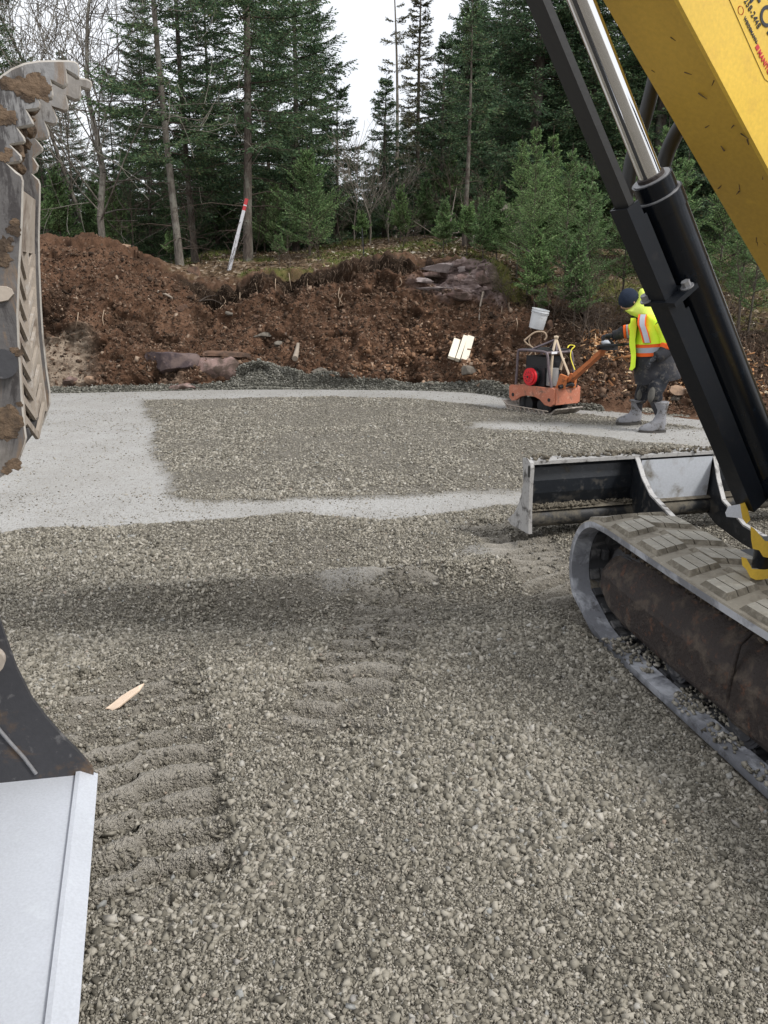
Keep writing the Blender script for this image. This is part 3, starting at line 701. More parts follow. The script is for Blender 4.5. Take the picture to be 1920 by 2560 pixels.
# ---- named trees near the bank
tall_a = conifer('spruce_tree', 9.5, 1.75, .075, 'spruce', 11, crown=.17, dens=.9, fine=1, mats=(M_BKG, M_ND, M_TW), dead=1, gap=.35, lean=(-.01, 0))
place(tall_a, 450, 640, 16.5, 'tall spruce with a bare pale lower trunk, just right of the dirt mound')
tall_b = conifer('spruce_tree', 9.5, 1.8, .072, 'spruce', 12, crown=.10, dens=.9, fine=1, mats=MS, dead=.9, gap=.3)
place(tall_b, 487, 620, 18.0, 'dark spruce close behind the pale bare trunk beside the mound')
tall_c = conifer('spruce_tree', 10.5, 2.0, .092, 'spruce', 13, crown=.19, dens=1.0, fine=1, mats=MS, dead=1, gap=.2)
place(tall_c, 618, 640, 16.8, 'thick dark spruce that the white levelling rod leans against')
tall_d = conifer('spruce_tree', 9.5, 1.65, .075, 'spruce', 14, crown=.03, dens=1.35, fine=1, mats=MS, gap=.02, prof=.6)
place(tall_d, 738, 620, 19.5, 'dense tall spruce at the left side of the bright gap of sky')
cone = conifer('spruce_tree', 4.0, 1.35, .05, 'spruce', 15, crown=.02, dens=1.3, fine=1, mats=MS, prof=.8)
place(cone, 842, 610, 20.5, 'shorter cone shaped spruce at the foot of the bright gap of sky')
bush = conifer('fir_tree', 2.0, 1.25, .03, 'young', 16, crown=.01, dens=1.7, fine=2, mats=MY, whorl=.2)
place(bush, 775, 655, 17.0, 'broad bushy light green fir between the levelling rod and the wooden stake')
dead_t = conifer('spruce_tree', 7.6, .95, .07, 'spruce', 17, crown=.30, dens=.6, fine=1, mats=(M_BKL, M_NG, M_TWL), gap=.55, dead=1.0)
place(dead_t, 985, 610, 24, 'half dead grey spruce, left one of the two thin tops in the gap of sky')
moss_t = conifer('spruce_tree', 7.8, .75, .085, 'spruce', 18, crown=.2, dens=1.1, fine=1, mats=(M_BK, M_NG, M_TW), gap=.2, prof=.7)
place(moss_t, 1043, 610, 24.5, 'olive green spruce, right one of the two thin tops in the gap of sky')
mid1 = conifer('spruce_tree', 4.1, 1.15, .07, 'spruce', 19, crown=.02, dens=1.3, fine=1, mats=MS, prof=.75)
place(mid1, 960, 610, 22.5, 'full green spruce standing below the half dead grey top')
mid2 = conifer('spruce_tree', 4.8, 1.3, .08, 'spruce', 20, crown=.03, dens=1.3, fine=1, mats=MS, prof=.75)
place(mid2, 1105, 600, 22.0, 'full spruce between the olive top and the tall dark trees on the right')
big1 = conifer('spruce_tree', 10, 2.0, .15, 'spruce', 21, crown=.10, dens=1.25, fine=1, mats=MS, prof=.55, gap=.04)
place(big1, 1318, 600, 18.5, 'very tall dark spruce left of the black excavator cylinder')
big2 = conifer('spruce_tree', 10, 2.1, .14, 'spruce', 22, crown=.08, dens=1.25, fine=1, mats=MS, prof=.55)
place(big2, 1460, 600, 19, 'very tall dark spruce directly behind the black excavator cylinder')
thin1 = conifer('spruce_tree', 4.6, .95, .055, 'spruce', 23, crown=.40, dens=.9, fine=1, mats=MS, gap=.2, dead=1)
place(thin1, 1160, 620, 17.0, 'slender spruce with a straight bare lower stem above the bedrock')
big3 = copy_tree(big1); place(big3, 1640, 600, 18.0, 'tall dark spruce seen between the cylinder and the yellow boom', rz=2.1, s=.95)
big4 = copy_tree(big2); place(big4, 1850, 620, 17.0, 'tall dark spruce below the yellow boom at the right edge', rz=4.1, s=.9)
l1 = copy_tree(tall_d); place(l1, 15, 600, 21, 'dark spruce behind the serrated tips of the excavator thumb', rz=1.2, s=1.0)
for k, (px, Y, s, src, lab) in enumerate([
    (330, 21, .75, cone, 'small dark spruce right behind the dirt mound, beside the bare tree'),
    (120, 20, .75, mid1, 'small spruce behind the left end of the dirt mound'),
    (545, 21, .8, tall_d, 'open spruce in the gap between the two large trunks on the left'),
    (375, 19.5, .62, tall_d, 'dense spruce between the forked bare tree and the pale bare trunk'),
    (90, 22, .50, tall_d, 'dense spruce left of the forked bare tree, behind the thumb'),
    (200, 23, .55, tall_d, 'dense spruce right behind the forked bare tree'),
    (300, 22, .50, tall_d, 'dense spruce behind the right side of the mound crest'),
    (395, 24, .75, tall_b, 'thin spruce crown left of the pale bare trunk'),
    (680, 24, .95, tall_d, 'tall spruce behind the levelling rod tree, to its right'),
    (792, 22.5, .66, tall_d, 'dense spruce whose right side borders the bright gap of sky')]):
    place(copy_tree(src), px, 600, Y, lab, rz=k*1.7+.4, s=s)
# ---- rows of trees further back
rb = random.Random(5); protos = [tall_d, cone, mid1, mid2, big2, tall_b]
back = conifer('spruce_tree', 10.5, 2.6, .13, 'spruce', 31, crown=.03, dens=1.1, fine=0, mats=MS, prof=.7)
back2 = conifer('spruce_tree', 10, 2.5, .13, 'spruce', 32, crown=.05, dens=1.0, fine=0, mats=MS, prof=.8, gap=.1)
GB = 'spruces in the rows behind'
first = [back, back2]; used = [False, False]
spots = []
for px in range(-130, 2060, 44):
    for Y in (26, 33):
        x_ = px+rb.uniform(-25, 25)
        hgt = 3.3 if px < 520 else 4.3
        if 790 < x_ < 950: hgt = 2.6
        if 950 <= x_ < 1150: hgt = 4.0
        if x_ > 1150: hgt = 7
        spots.append((x_, Y+rb.uniform(-2.5, 2.5), hgt*rb.uniform(.8, 1.15)*(1 if Y < 30 else 1.3)))
LM = [(-999, 'left of the forked bare tree'), (240, 'between forked bare tree and pale bare trunk'), (450, 'between pale bare trunk and levelling rod'), (615, 'between levelling rod and bright gap'),
      (820, 'left of the wooden stake, under the gap'), (925, 'right of the wooden stake, under the gap'), (1050, 'between olive top and slender bare stem'), (1160, 'right of the slender bare stem'), (1330, 'left of the black guard bar'),
      (1490, 'behind the boom cylinder'), (1700, 'behind the yellow boom'), (1860, 'at the right edge behind the boom')]
ORD = ['first', 'second', 'third', 'fourth', 'fifth', 'sixth', 'seventh', 'eighth', 'ninth']
LBL = {}
for row in (0, 1):
    for a, (x0, tx) in enumerate(LM):
        x1 = LM[a+1][0] if a+1 < len(LM) else 9999
        ids = sorted([i for i, q in enumerate(spots) if x0 <= q[0] < x1 and (q[1] >= 29.5) == bool(row)], key=lambda i: spots[i][0])
        for n_, i in enumerate(ids): LBL[i] = '%s spruce in %s rear row, %s' % (ORD[min(n_, 8)], ('near', 'far')[row], tx)
for i, (px, Y, hg) in enumerate(spots):
    k = i % 2; src = first[k]
    o = src if not used[k] else copy_tree(src); used[k] = True
    place(o, px, 600, Y, LBL[i], group=GB, rz=rb.uniform(0, 6.28), s=hg/10.5)
# ---- young firs on the right slope
yf = [conifer('fir_sapling', 3.2, 1.15, .026, 'young', 41, crown=.16, dens=.82, fine=2, mats=MY, whorl=.27, dead=.8),
      conifer('fir_sapling', 2.9, 1.05, .024, 'young', 42, crown=.22, dens=.82, fine=2, mats=MY, whorl=.26, dead=.8),
      conifer('fir_sapling', 1.3, .55, .016, 'young', 43, crown=.03, dens=1.3, fine=2, mats=MY, whorl=.14),
      conifer('fir_sapling', .75, .42, .012, 'young', 44, crown=.02, dens=1.3, fine=2, mats=MY, whorl=.10)]
sap = [  # px of base, Y, proto, height, label
 (1318, 13.7, 0, 2.55, 'young fir with the tallest bare leader, left of the black guard bar'),
 (1415, 14.0, 1, 2.35, 'young fir standing second from the left, next to the black guard bar'),
 (1468, 13.2, 0, 2.3, 'young fir half hidden by the black guard bar'),
 (1560, 14.2, 1, 2.7, 'young fir directly behind the cylinder collar'),
 (1700, 13.0, 0, 2.6, 'young fir visible between cylinder and yellow boom'),
 (1790, 14.0, 1, 2.8, 'young fir behind the lower end of the yellow boom'),
 (1885, 12.8, 0, 2.4, 'young fir at the right edge under the boom'),
 (1240, 15.2, 2, 1.2, 'small fir at the left foot of the young fir thicket'),
 (1205, 14.8, 2, 1.0, 'low fir on the mossy ledge above the pail'),
 (1106, 15.6, 2, .95, 'little fir with an upright tip on the leaf covered rise'),
 (1165, 15.3, 3, .8, 'dwarf fir beside the fallen trunk above the bedrock'),
 (1230, 16.5, 2, 1.1, 'little fir in front of the fallen trunk'),
 (905, 17.5, 3, .6, 'tiny fir just left of the wooden stake'),
 (700, 16.0, 3, .5, 'tiny fir on the grass right of the levelling rod'),
 (1000, 18.5, 2, 1.1, 'fir sapling behind the leaf litter below the half dead tree'),
 (1060, 19.5, 2, 1.2, 'fir sapling at the top of the leaf covered rise'),
 (1360, 12.95, 3, .40, 'seedling fir rising behind the white pail'),
 (1350, 15.4, 2, 1.9, 'bushy fir inside the thicket, behind the tallest sapling'),
 (1445, 15.8, 2, 2.0, 'bushy fir inside the thicket, behind the guard bar'),
 (1290, 14.6, 1, 2.2, 'bright young fir at the left edge of the thicket above the pail'),
 (1365, 14.9, 0, 2.6, 'young fir between the tallest sapling and the guard bar'),
 (1340, 13.2, 2, 1.2, 'low bushy fir in front of the tallest sapling, above the pail'),
 (1440, 12.9, 2, 1.3, 'low bushy fir at the foot of the guard bar'),
 (1750, 12.6, 2, 1.4, 'low bushy fir right of the cylinder, under the boom'),
 (1640, 13.8, 0, 2.9, 'tall young fir right of the cylinder collar'),
 (1860, 13.4, 1, 2.6, 'young fir at the right edge, second under the boom'),
 (430, 16.6, 3, .55, 'tiny fir at the right foot of the dirt mound'),
 (300, 18.0, 2, 1.6, 'small fir behind the crest of the dirt mound'),
 (160, 18.0, 2, 1.7, 'small fir left of the bare tree behind the mound'),
 (665, 18.8, 2, 1.2, 'low fir right of the tree with the levelling rod'),
]
for i in range(26):
    x_ = -60+i*80+rb.uniform(-20, 20); sap.append((x_, 21.5+rb.uniform(-.8, 1.5), 2, rb.uniform(1.2, 1.9) if not 830 < x_ < 1000 else 1.0, '%s low fir from the left in the hedge at the forest edge' % (
        ['first', 'second', 'third', 'fourth', 'fifth', 'sixth', 'seventh', 'eighth', 'ninth', 'tenth', 'eleventh', 'twelfth', 'thirteenth', 'fourteenth', 'fifteenth', 'sixteenth', 'seventeenth', 'eighteenth', 'nineteenth', 'twentieth', 'twenty first', 'twenty second', 'twenty third', 'twenty fourth', 'twenty fifth', 'twenty sixth'][i])))
b2 = copy_tree(bush); place(b2, 690, 650, 18.6, 'lower bushy fir between the levelling rod tree and the broad bushy fir', rz=2, s=.72)
used = set(); hts = (3.2, 2.9, 1.3, .75)
for i, (px, Y, k, hgt, lab) in enumerate(sap):
    o = yf[k] if k not in used else copy_tree(yf[k]); used.add(k)
    place(o, px, 700, Y, lab, 'young tree' if hgt > 1 else 'seedling', rz=i*2.3, s=hgt/hts[k], sink=.02)
# low twiggy undergrowth fills, one shrub each
# ---- bare deciduous trees
def bare_tree(name, H_, r0, seed, mat, spread=.55, depth=5, up=.5, lean=(0, 0), minr=.004, start=.12, nk=3):
    rng = random.Random(seed); segs = []; tr = []
    def grow(p, d, L, r, lv):
        n = 5 if lv else 9; q = p
        for i in range(n):
            d2 = (d+Vector((rng.gauss(0, .13), rng.gauss(0, .13), rng.gauss(0, .08)+(.05*up if lv else 0)))).normalized()
            e = q+d2*(L/n); ra = r*(1-.8*i/n); rb_ = r*(1-.8*(i+1)/n)
            (tr if lv == 0 else segs).append((tuple(q), tuple(e), max(ra, minr), max(rb_, minr*.8)))
            if lv < depth and r > minr*.6:
                c = (1 if lv else nk) if i/n >= start else 0
                for j in range(c+(1 if rng.random() < .45 else 0)):
                    a = rng.uniform(0, 6.28); x, y, z = frame(d2)
                    sd = (x*math.cos(a)+y*math.sin(a))
                    nd = (d2*(1-spread)+sd*spread*1.3+Vector((0, 0, up*.25))).normalized()
                    grow(q+(e-q)*rng.random(), nd, L*rng.uniform(.34, .62)*(1-.45*i/n), ra*(.30 if lv == 0 else .5), lv+1)
            q = e; d = d2
    grow(Vector((0, 0, -.2)), Vector((lean[0], lean[1], 1)).normalized(), H_, r0, 0)
    root = bpy.data.objects.new(name, None); COL.objects.link(root)
    v, f = sticks_mesh(tr, 8); mesh_np('trunk', v, f, mat, root, smooth=True)
    if segs: v, f = sticks_mesh(segs, 3); mesh_np('branches', v, f, mat, root)
    return root
bt = bare_tree('bare_tree', 7.5, .072, 4, M_BKG, depth=3, up=.6, lean=(-.05, 0), minr=.0055, spread=.66, start=.06, nk=5)
place(bt, 258, 600, 16.2, 'leafless grey tree rising from behind the dirt mound')
sh = [bare_tree('bare_shrub', 2.2, .018, 51, M_TWL, depth=2, up=.9, minr=.004, spread=.45),
      bare_tree('bare_shrub', 1.7, .014, 52, M_TW, depth=3, up=.6, minr=.003, spread=.5),
      bare_tree('bare_shrub', 1.0, .009, 53, M_TW, depth=2, up=.5, minr=.0025, spread=.55)]
sl = [(925, 18.5, 0, 1.0, 'leafless pale shrub right behind the wooden stake'),
      (890, 19.5, 0, 1.1, 'leafless shrub bending left, below the gap of sky'),
      (970, 19, 0, .9, 'leafless shrub between the stake and the fir saplings'),
      (500, 17.2, 1, 1.1, 'dark leafless shrub between the two trunks left of the levelling rod'),
      (330, 16.9, 1, 1.0, 'dark leafless shrub on the far side of the mound crest'),
      (640, 17.4, 1, .9, 'leafless shrub with curved stems right of the levelling rod'),
      (860, 17.8, 1, .8, 'leafless shrub left of the wooden stake'),
      (1120, 17.3, 1, 1.1, 'leafless shrub in front of the slender bare stemmed spruce'),
      (1185, 16.4, 1, .9, 'leafless shrub on the root tangle of the fallen trunk'),
      (1290, 13.3, 2, 1.1, 'thin leafless brush left of the white pail'),
      (1395, 12.9, 2, 1.2, 'thin leafless brush right of the white pail'),
      (1440, 12.5, 2, 1.3, 'brown leafless brush above the wood chips, left side'),
      (1500, 12.7, 2, 1.4, 'brown leafless brush in front of the worker'),
      (1560, 12.9, 2, 1.2, 'brown leafless brush behind the worker\'s hat'),
      (560, 15.8, 2, .8, 'small leafless brush on the grass left of the levelling rod'),
      (720, 15.6, 2, .9, 'small leafless brush on the grass below the bushy fir'),
      (820, 15.6, 2, 1.0, 'leafless brush at the sod edge left of the wooden stake'),
      (1000, 16.2, 2, 1.1, 'leafless brush on the leaf covered rise right of the stake'),
      (1470, 13.4, 1, .8, 'brown leafless bush at the foot of the young firs'),
      (1880, 11.8, 2, 1.3, 'brown leafless brush at the right edge beside the cylinder'),
      (1860, 12.6, 1, .9, 'leafless bush under the yellow boom at the right edge'),
      (190, 22, 0, 2.0, 'tall leafless tree with upright fine twigs, left background')]
used = set()
for i, (px, Y, k, s, lab) in enumerate(sl):
    o = sh[k] if k not in used else copy_tree(sh[k]); used.add(k)
    place(o, px, 650, Y, lab, 'shrub', rz=i*1.9, s=s, sink=.02)
ub = bare_tree('bare_tree', 7.5, .06, 61, M_BKG, depth=3, up=1.6, minr=.006, spread=.38)
place(ub, 120, 600, 21.5, 'leafless tree of upright fine twigs in the far left background'); 
for k, (px, s, lab) in enumerate([(230, 1.1, 'leafless tree with fine twigs reaching up behind the forked bare tree'), (905, .36, 'small leafless tree in the lowest part of the gap of sky')]):
    place(copy_tree(ub), px, 600, 22+k, lab, rz=k*2+1, s=s)
# fallen trunk with roots
fl = thing('fallen_trunk', 'fallen dead trunk with tangled broken branches above the bedrock', 'fallen tree')
a = P(1175, 590, 17.0); b_ = P(1270, 520, 17.6)
a.z = floor_z(a.x, a.y)+.15; fl.location = a; bm = B(); tube(bm, [Vector((0, 0, 0)), (b_-a)*.6+Vector((0, 0, .03)), b_-a], [.13, .12, .10], 10); obj('trunk', bm, M_BKL, fl, smooth=50)
rg = random.Random(8); sg = []
for i in range(60):
    o = Vector((rg.uniform(-.6, .9), rg.uniform(-.4, .3), rg.uniform(-.2, .5))); d = Vector((rg.gauss(0, 1), rg.gauss(0, .6), rg.gauss(.1, .6))).normalized()*rg.uniform(.3, .9)
    sg.append((tuple(o), tuple(o+d), .012, .005))
v, f = sticks_mesh(sg, 3); mesh_np('branches', v, f, M_TWL, fl)

# fine roots hanging from the torn sod edge
rq_ = np.random.default_rng(91); q = bank_scatter(800, area*vis*np.exp(-((vv-4.88)/.08)**2)*ss(430, 520, pxv)*ss(1420, 1300, pxv)*(1-rockm)+1e-12, rq_); sg = []
for a in q:
    d = np.array([rq_.normal(0, .35), -rq_.uniform(.1, .7), -rq_.uniform(.5, 1.2)]); l = rq_.uniform(.03, .15); m_ = a+d*l*.5+rq_.normal(0, .02, 3); e = m_+d*l*.5+rq_.normal(0, .03, 3); sg.append((a, m_, .0035, .003)); sg.append((m_, e, .003, .0015))
v, f = sticks_mesh(sg, 3); tag(mesh_np('roots', v, f, island_mat('fine_root', [(0, (.04, .027, .018)), (.5, (.12, .08, .054)), (1, (.30, .22, .16))])), kind='stuff', label='fringe of fine roots hanging from the torn sod edge')
q = bank_scatter(900, area*vis*ss(1300, 1420, pxv)*ss(2.6, 3.6, vv)*ss(6.2, 5.4, vv)+1e-12, rq_); sg = []
for a in q:
    d = rq_.normal(0, 1, 3); d[2] = abs(d[2])*.8+.15; d /= np.linalg.norm(d); l = rq_.uniform(.12, .5); m_ = a+d*l*.5+rq_.normal(0, .03, 3); e = m_+d*l*.5+rq_.normal(0, .05, 3); sg.append((a, m_, .005, .004)); sg.append((m_, e, .004, .002))
v, f = sticks_mesh(sg, 3); tag(mesh_np('brushwood', v, f, island_mat('brush', [(0, (.05, .035, .025)), (.6, (.12, .085, .06)), (1, (.28, .22, .16))])), kind='stuff', label='tangle of dead brown twigs on the dark soil under the young firs')
# ================================================================== EXCAVATOR
M_YEL = grunge('yellow_paint', (.78, .52, .07), (.10, .065, .035), amt=.18, scale=5, rough=.38, bumps=.12, bdist=.002, third=(.72, .47, .07), fine=90, thr=.72)
M_YELU = grunge('shaded_stained_yellow_paint', (.62, .39, .055), (.10, .07, .04), amt=.2, scale=3.2, rough=.42, bumps=.15, bdist=.002, third=(.60, .38, .05), fine=70, thr=.68)  # stained boom paint, base also darkened to paint in the underside shade
M_BLK = grunge('black_paint', (.006, .008, .012), (.020, .019, .018), amt=.3, scale=7, spec=.32, rough=.24, bumps=.12, bdist=.0015, third=(.008, .012, .018), fine=120, thr=.66, dirt_rough=.5)
M_BLR = grunge('worn_black_paint', (.007, .009, .013), (.085, .045, .028), amt=.4, scale=9, rough=.42, bumps=.25, bdist=.002, spec=.3, fine=110, thr=.70, third=(.014, .014, .016), dirt_rough=.8)
M_STL = grunge('worn_steel', (.30, .30, .31), (.13, .095, .065), amt=.5, scale=9, rough=.48, metal=.35, bumps=.35, bdist=.004, third=(.16, .155, .16), fine=70, thr=.60)
M_STD = grunge('dark_steel', (.06, .06, .066), (.16, .10, .055), amt=.5, scale=6, rough=.55, metal=.25, bumps=.45, bdist=.006, third=(.17, .165, .165), fine=60, thr=.60)
M_LADD = grunge('dried_mud_on_steel', (.42, .36, .30), (.17, .125, .095), amt=.5, scale=10, rough=.85, bumps=.4, bdist=.004, third=(.5, .46, .42), fine=80, thr=.58)
M_SHINE = grunge('polished_steel', (.66, .69, .75), (.50, .50, .51), amt=.2, scale=5.5, rough=.40, metal=.12, bumps=.06, bdist=.001, third=(.61, .64, .69), fine=140, thr=.72, dirt_rough=.7)
M_MUD = grunge('mud', (.20, .175, .135), (.10, .085, .062), amt=.5, scale=14, rough=.95, bumps=1.0, bdist=.02, fine=60)
M_BMUD = grunge('brown_mud', (.07, .048, .032), (.15, .10, .062), amt=.5, scale=20, rough=.95, bumps=1.0, bdist=.015, fine=90)
M_MUDD = grunge('dark_mud', (.06, .046, .036), (.11, .085, .062), amt=.5, scale=14, rough=.95, bumps=1.0, bdist=.02, fine=60)
M_CHR = plain('chrome', (.82, .82, .83), .06, 1.0, .03, 3, 0)
M_RUB = grunge('track_rubber', (.20, .205, .225), (.42, .43, .46), amt=.5, scale=7, rough=.55, bumps=.35, bdist=.003, third=(.09, .09, .095), fine=50, thr=.52, dirt_rough=.8)
M_RUBT = grunge('muddy_rubber', (.26, .235, .19), (.16, .14, .108), amt=.5, scale=11, rough=.92, bumps=.5, bdist=.004, third=(.36, .33, .27), fine=90, thr=.56)
M_LUGT = grunge('dusty_lug_top', (.34, .32, .275), (.24, .22, .18), amt=.5, scale=11, rough=.92, bumps=.3, bdist=.002, third=(.44, .41, .345), fine=120, thr=.56)
M_LUGS = grunge('muddy_lug_side', (.15, .132, .102), (.23, .205, .162), amt=.5, scale=25, rough=.95, bumps=.8, bdist=.006, fine=120, thr=.52)
M_RUBD = grunge('dark_rubber', (.045, .045, .048), (.19, .185, .18), amt=.4, scale=9, rough=.7, bumps=.3, bdist=.004, fine=50, thr=.58)
M_RUST = grunge('rusty_frame', (.030, .021, .018), (.095, .074, .058), amt=.5, scale=9, rough=.7, bumps=1.0, bdist=.02, third=(.10, .045, .025), fine=55, thr=.555, dirt_rough=.95)
M_INK = plain('black_print', (.02, .022, .03), .5, 0, .2, 30, 0)
M_REDINK = plain('red_print', (.55, .03, .04), .5, 0, .15, 30, 0)
M_HOSE = plain('black_hose', (.014, .014, .014), .55, 0, .3, 40, .3)
M_GLASS = plain('cab_glass', (.02, .03, .035), .05, 0, .1, 3, 0)

EXO = Vector((1.45, 2.92, 0)); EH = Vector((-.9, -.4359, 0)).normalized(); EW = Vector((-EH.y*-1, 0, 0))
EW = Vector((EH.y, -EH.x, 0)).normalized()            # across the boom, away from the viewer (-.436, .9)
def bpt(t, z, o=0.0): q = EXO+EH*t+EW*o; return Vector((q.x, q.y, z))
def bsolve(px, py, o=0.0):
    u, ky, kz = ray(px, py); O = EXO+EW*o; # (O.x+hx t) = u/ky (O.y+hy t)
    k = u/ky; t = (k*O.y-O.x)/(EH.x-k*EH.y); Y = O.y+EH.y*t; return t, HC+kz*Y/ky
def plate(bm, poly, o1, o2, mi=0):
    return hexa(bm, [bpt(t, z, o1) for t, z in poly], [bpt(t, z, o2) for t, z in poly], mi)
exc = thing('excavator', 'yellow mini excavator with black boom cylinder, rubber track, dozer blade and serrated thumb over bucket', 'excavator', (2.3, 2.4, 0))
ROOT = Matrix.Translation((-2.3, -2.4, 0))
def attach(o, par=None):
    par = par or exc; o.parent = par
    if par is exc: o.matrix_parent_inverse = ROOT
    return o
def eo(name, bm, m, par=None, smooth=None, bevel=0):
    o = obj(name, bm, m, None, smooth, bevel); o.parent = par or exc
    if par is None: o.matrix_parent_inverse = ROOT
    return o
# ---- boom (underside line z = 1.61 + .945 t in the boom plane)
def off(t, dn): # point at distance dn above the underside line
    n = Vector((-.945, 1)).normalized(); return (t+n.x*dn, 1.61+.945*t+n.y*dn)
hw = .12
t0, t1 = -.62, 1.45
under = [off(-.62, .05), off(-.30, 0), off(1.30, 0), (1.62, 3.06), (2.05, 3.16), (2.9, 3.02), (3.14, 2.93)]
upper = [(3.20, 3.10), (2.95, 3.26), (2.1, 3.50), (1.35, 3.46), off(.9, .50), off(-.10, .46), off(-.66, .30)]
bm = B(); poly = under+upper
# box section: two side plates, underside, top
plate(bm, poly, -hw, -hw+.014)
boom = eo('boom', bm, M_YEL, bevel=.006)
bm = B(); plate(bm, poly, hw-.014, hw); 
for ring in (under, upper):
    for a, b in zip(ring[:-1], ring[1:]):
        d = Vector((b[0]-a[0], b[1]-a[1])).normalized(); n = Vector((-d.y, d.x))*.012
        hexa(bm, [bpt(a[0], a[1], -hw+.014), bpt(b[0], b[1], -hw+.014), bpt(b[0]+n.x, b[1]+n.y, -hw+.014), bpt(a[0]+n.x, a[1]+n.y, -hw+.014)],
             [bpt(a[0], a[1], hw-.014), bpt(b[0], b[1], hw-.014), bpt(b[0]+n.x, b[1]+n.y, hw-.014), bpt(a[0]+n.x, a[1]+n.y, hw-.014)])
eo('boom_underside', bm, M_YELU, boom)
# small scratches and mud specks on the boom
rg = random.Random(3); bm = B()
for i in range(48):
    a = off(rg.uniform(-.1, 1.2), rg.uniform(.005, .012) ); o = rg.uniform(-.105, .105); s = rg.uniform(.0012, .0045)
    d = rg.uniform(.004, .03); c1 = bpt(a[0], a[1]-.012-.0015, o); l = (EH*.727+Vector((0, 0, .687)))*d*rg.choice((-.5, .5))+EW*rg.uniform(-.01, .01)
    tube(bm, [c1-l, c1+l], [s, s*.4], 5, flat=.5)
for i in range(26):
    a = off(rg.uniform(.1, 1.1), rg.uniform(.02, .4)); c1 = bpt(a[0], a[1], -hw-.0005); disc(bm, c1, EW, rg.uniform(.0015, .004), .002, 7)
tag(eo('mud_specks', bm, M_BMUD, boom), kind='stuff')
# grease smear band near the top of the underside
# ---- writing on the near side plate
down = -(EH*.7268+Vector((0, 0, .6868))); upv = (-EH*.6868+Vector((0, 0, .7268)))
nrm = -EW
def text(s, px, py, size, m, name, bold=0.0, nudge=(0, 0), shear=0, sx=1.0, thick=.0006):
    t, z = bsolve(px, py, -hw-.0015)
    cu = bpy.data.curves.new(name, 'FONT'); cu.body = s; cu.size = size; cu.extrude = thick; cu.offset = bold; cu.shear = shear; cu.space_character = 1.05
    ob = bpy.data.objects.new(name, cu); COL.objects.link(ob)
    dg = bpy.context.evaluated_depsgraph_get(); me = bpy.data.meshes.new_from_object(ob.evaluated_get(dg)); bpy.data.objects.remove(ob)
    org = bpt(t, z, -hw-.0015)+down*nudge[0]+upv*nudge[1]
    mt = Matrix((( down.x*sx, upv.x, nrm.x, org.x), (down.y*sx, upv.y, nrm.y, org.y), (down.z*sx, upv.z, nrm.z, org.z), (0, 0, 0, 1)))
    me.transform(mt); me.materials.clear(); me.materials.append(m)
    o = bpy.data.objects.new(name, me); COL.objects.link(o); o.parent = boom; return o
tq = bsolve(1858, 0, -hw)
text('258-2448', 1860, 2, .0255, M_INK, 'phone_number', 0, sx=.92)
text('WEIDEMANN', 1859, 46, .0132, M_INK, 'maker_lettering', .0004)
text('MANITOU', 1894, 131, .0205, M_REDINK, 'red_lettering', .0007, sx=.95)
text('O', 1894, 33, .074, M_INK, 'large_letter', .0012)
text('R', 1916, 77, .074, M_INK, 'large_letter', .0012)
text('F', 1874, -4, .074, M_INK, 'large_letter', .0012)
bm = B()
def line_on(bm, pts, wd, o=-hw-.001):
    q = [bsolve(x, y, o) for x, y in pts]; tube(bm, [bpt(t, z, o) for t, z in q], wd, 6, flat=.35)
line_on(bm, [(1822, -5), (1844, 46), (1880, 128), (1906, 186), (1912, 198), (1920, 204), (1935, 205)], .0009)
eo('sticker_border', bm, M_BMUD, boom)
bm = B(); c1 = bpt(*bsolve(1852, 26, -hw-.0005), -hw-.0005)
for k in range(24):
    a0 = k/24*6.283; a1 = (k+1)/24*6.283
    tube(bm, [c1+down*math.cos(a0)*.013+upv*math.sin(a0)*.010, c1+down*math.cos(a1)*.010+upv*math.sin(a1)*.010], .0010, 5, flat=.5)
eo('round_emblem', bm, M_REDINK, boom)
bm = B(); c1 = bpt(*bsolve(1891, 122, -hw-.0005), -hw-.0005); hexa(bm, [c1+down*x_*.007+upv*(y_*.007+.005)+nrm*.0001 for x_, y_ in ((-1, -1), (1, -1), (1, 1), (-1, 1))], [c1+down*x_*.007+upv*(y_*.007+.005)+nrm*.001 for x_, y_ in ((-1, -1), (1, -1), (1, 1), (-1, 1))])
eo('square_emblem', bm, M_REDINK, boom)
# ---- boom cylinder
A0 = bpt(0, .90); A1 = bpt(1.32, 2.785); AX = (A1-A0).normalized(); AL = (A1-A0).length
tc = bsolve(1631, 442)[0]; LC = (bpt(tc, .90+1.43*tc)-A0).length
NIN = Vector((EH.x*AX.z, EH.y*AX.z, -math.hypot(AX.x, AX.y)))            # perpendicular in plane, to the left and down
NIN.normalize()
bm = B(); tube(bm, [A0+AX*.05, A0+AX*(LC-.06)], .070, 40); cyl = eo('boom_cylinder', bm, M_BLK, smooth=50)
bm = B(); disc(bm, A0+AX*(LC-.075), AX, .0735, .05, 40); disc(bm, A0+AX*(LC-.022), AX, .062, .05, 40); disc(bm, A0+AX*(LC-.30), AX, .0708, .004, 40); disc(bm, A0+AX*(LC-.302), AX, .0703, .012, 40)
eo('gland_collar', bm, M_BLK, cyl, smooth=50)
bm = B(); disc(bm, A0+AX*(LC+.004), AX, .056, .004, 40); disc(bm, A0+AX*(LC-.048), AX, .069, .004, 40); eo('collar_face', bm, M_STL, cyl, smooth=50)
bm = B(); disc(bm, A0+AX*(LC+.010), AX, .041, .012, 36); eo('wiper_seal', bm, M_RUST, cyl, smooth=50)
bm = B(); tube(bm, [A0+AX*(LC-.05), A1+AX*.02], .0345, 40); eo('chrome_rod', bm, M_CHR, cyl, smooth=60)
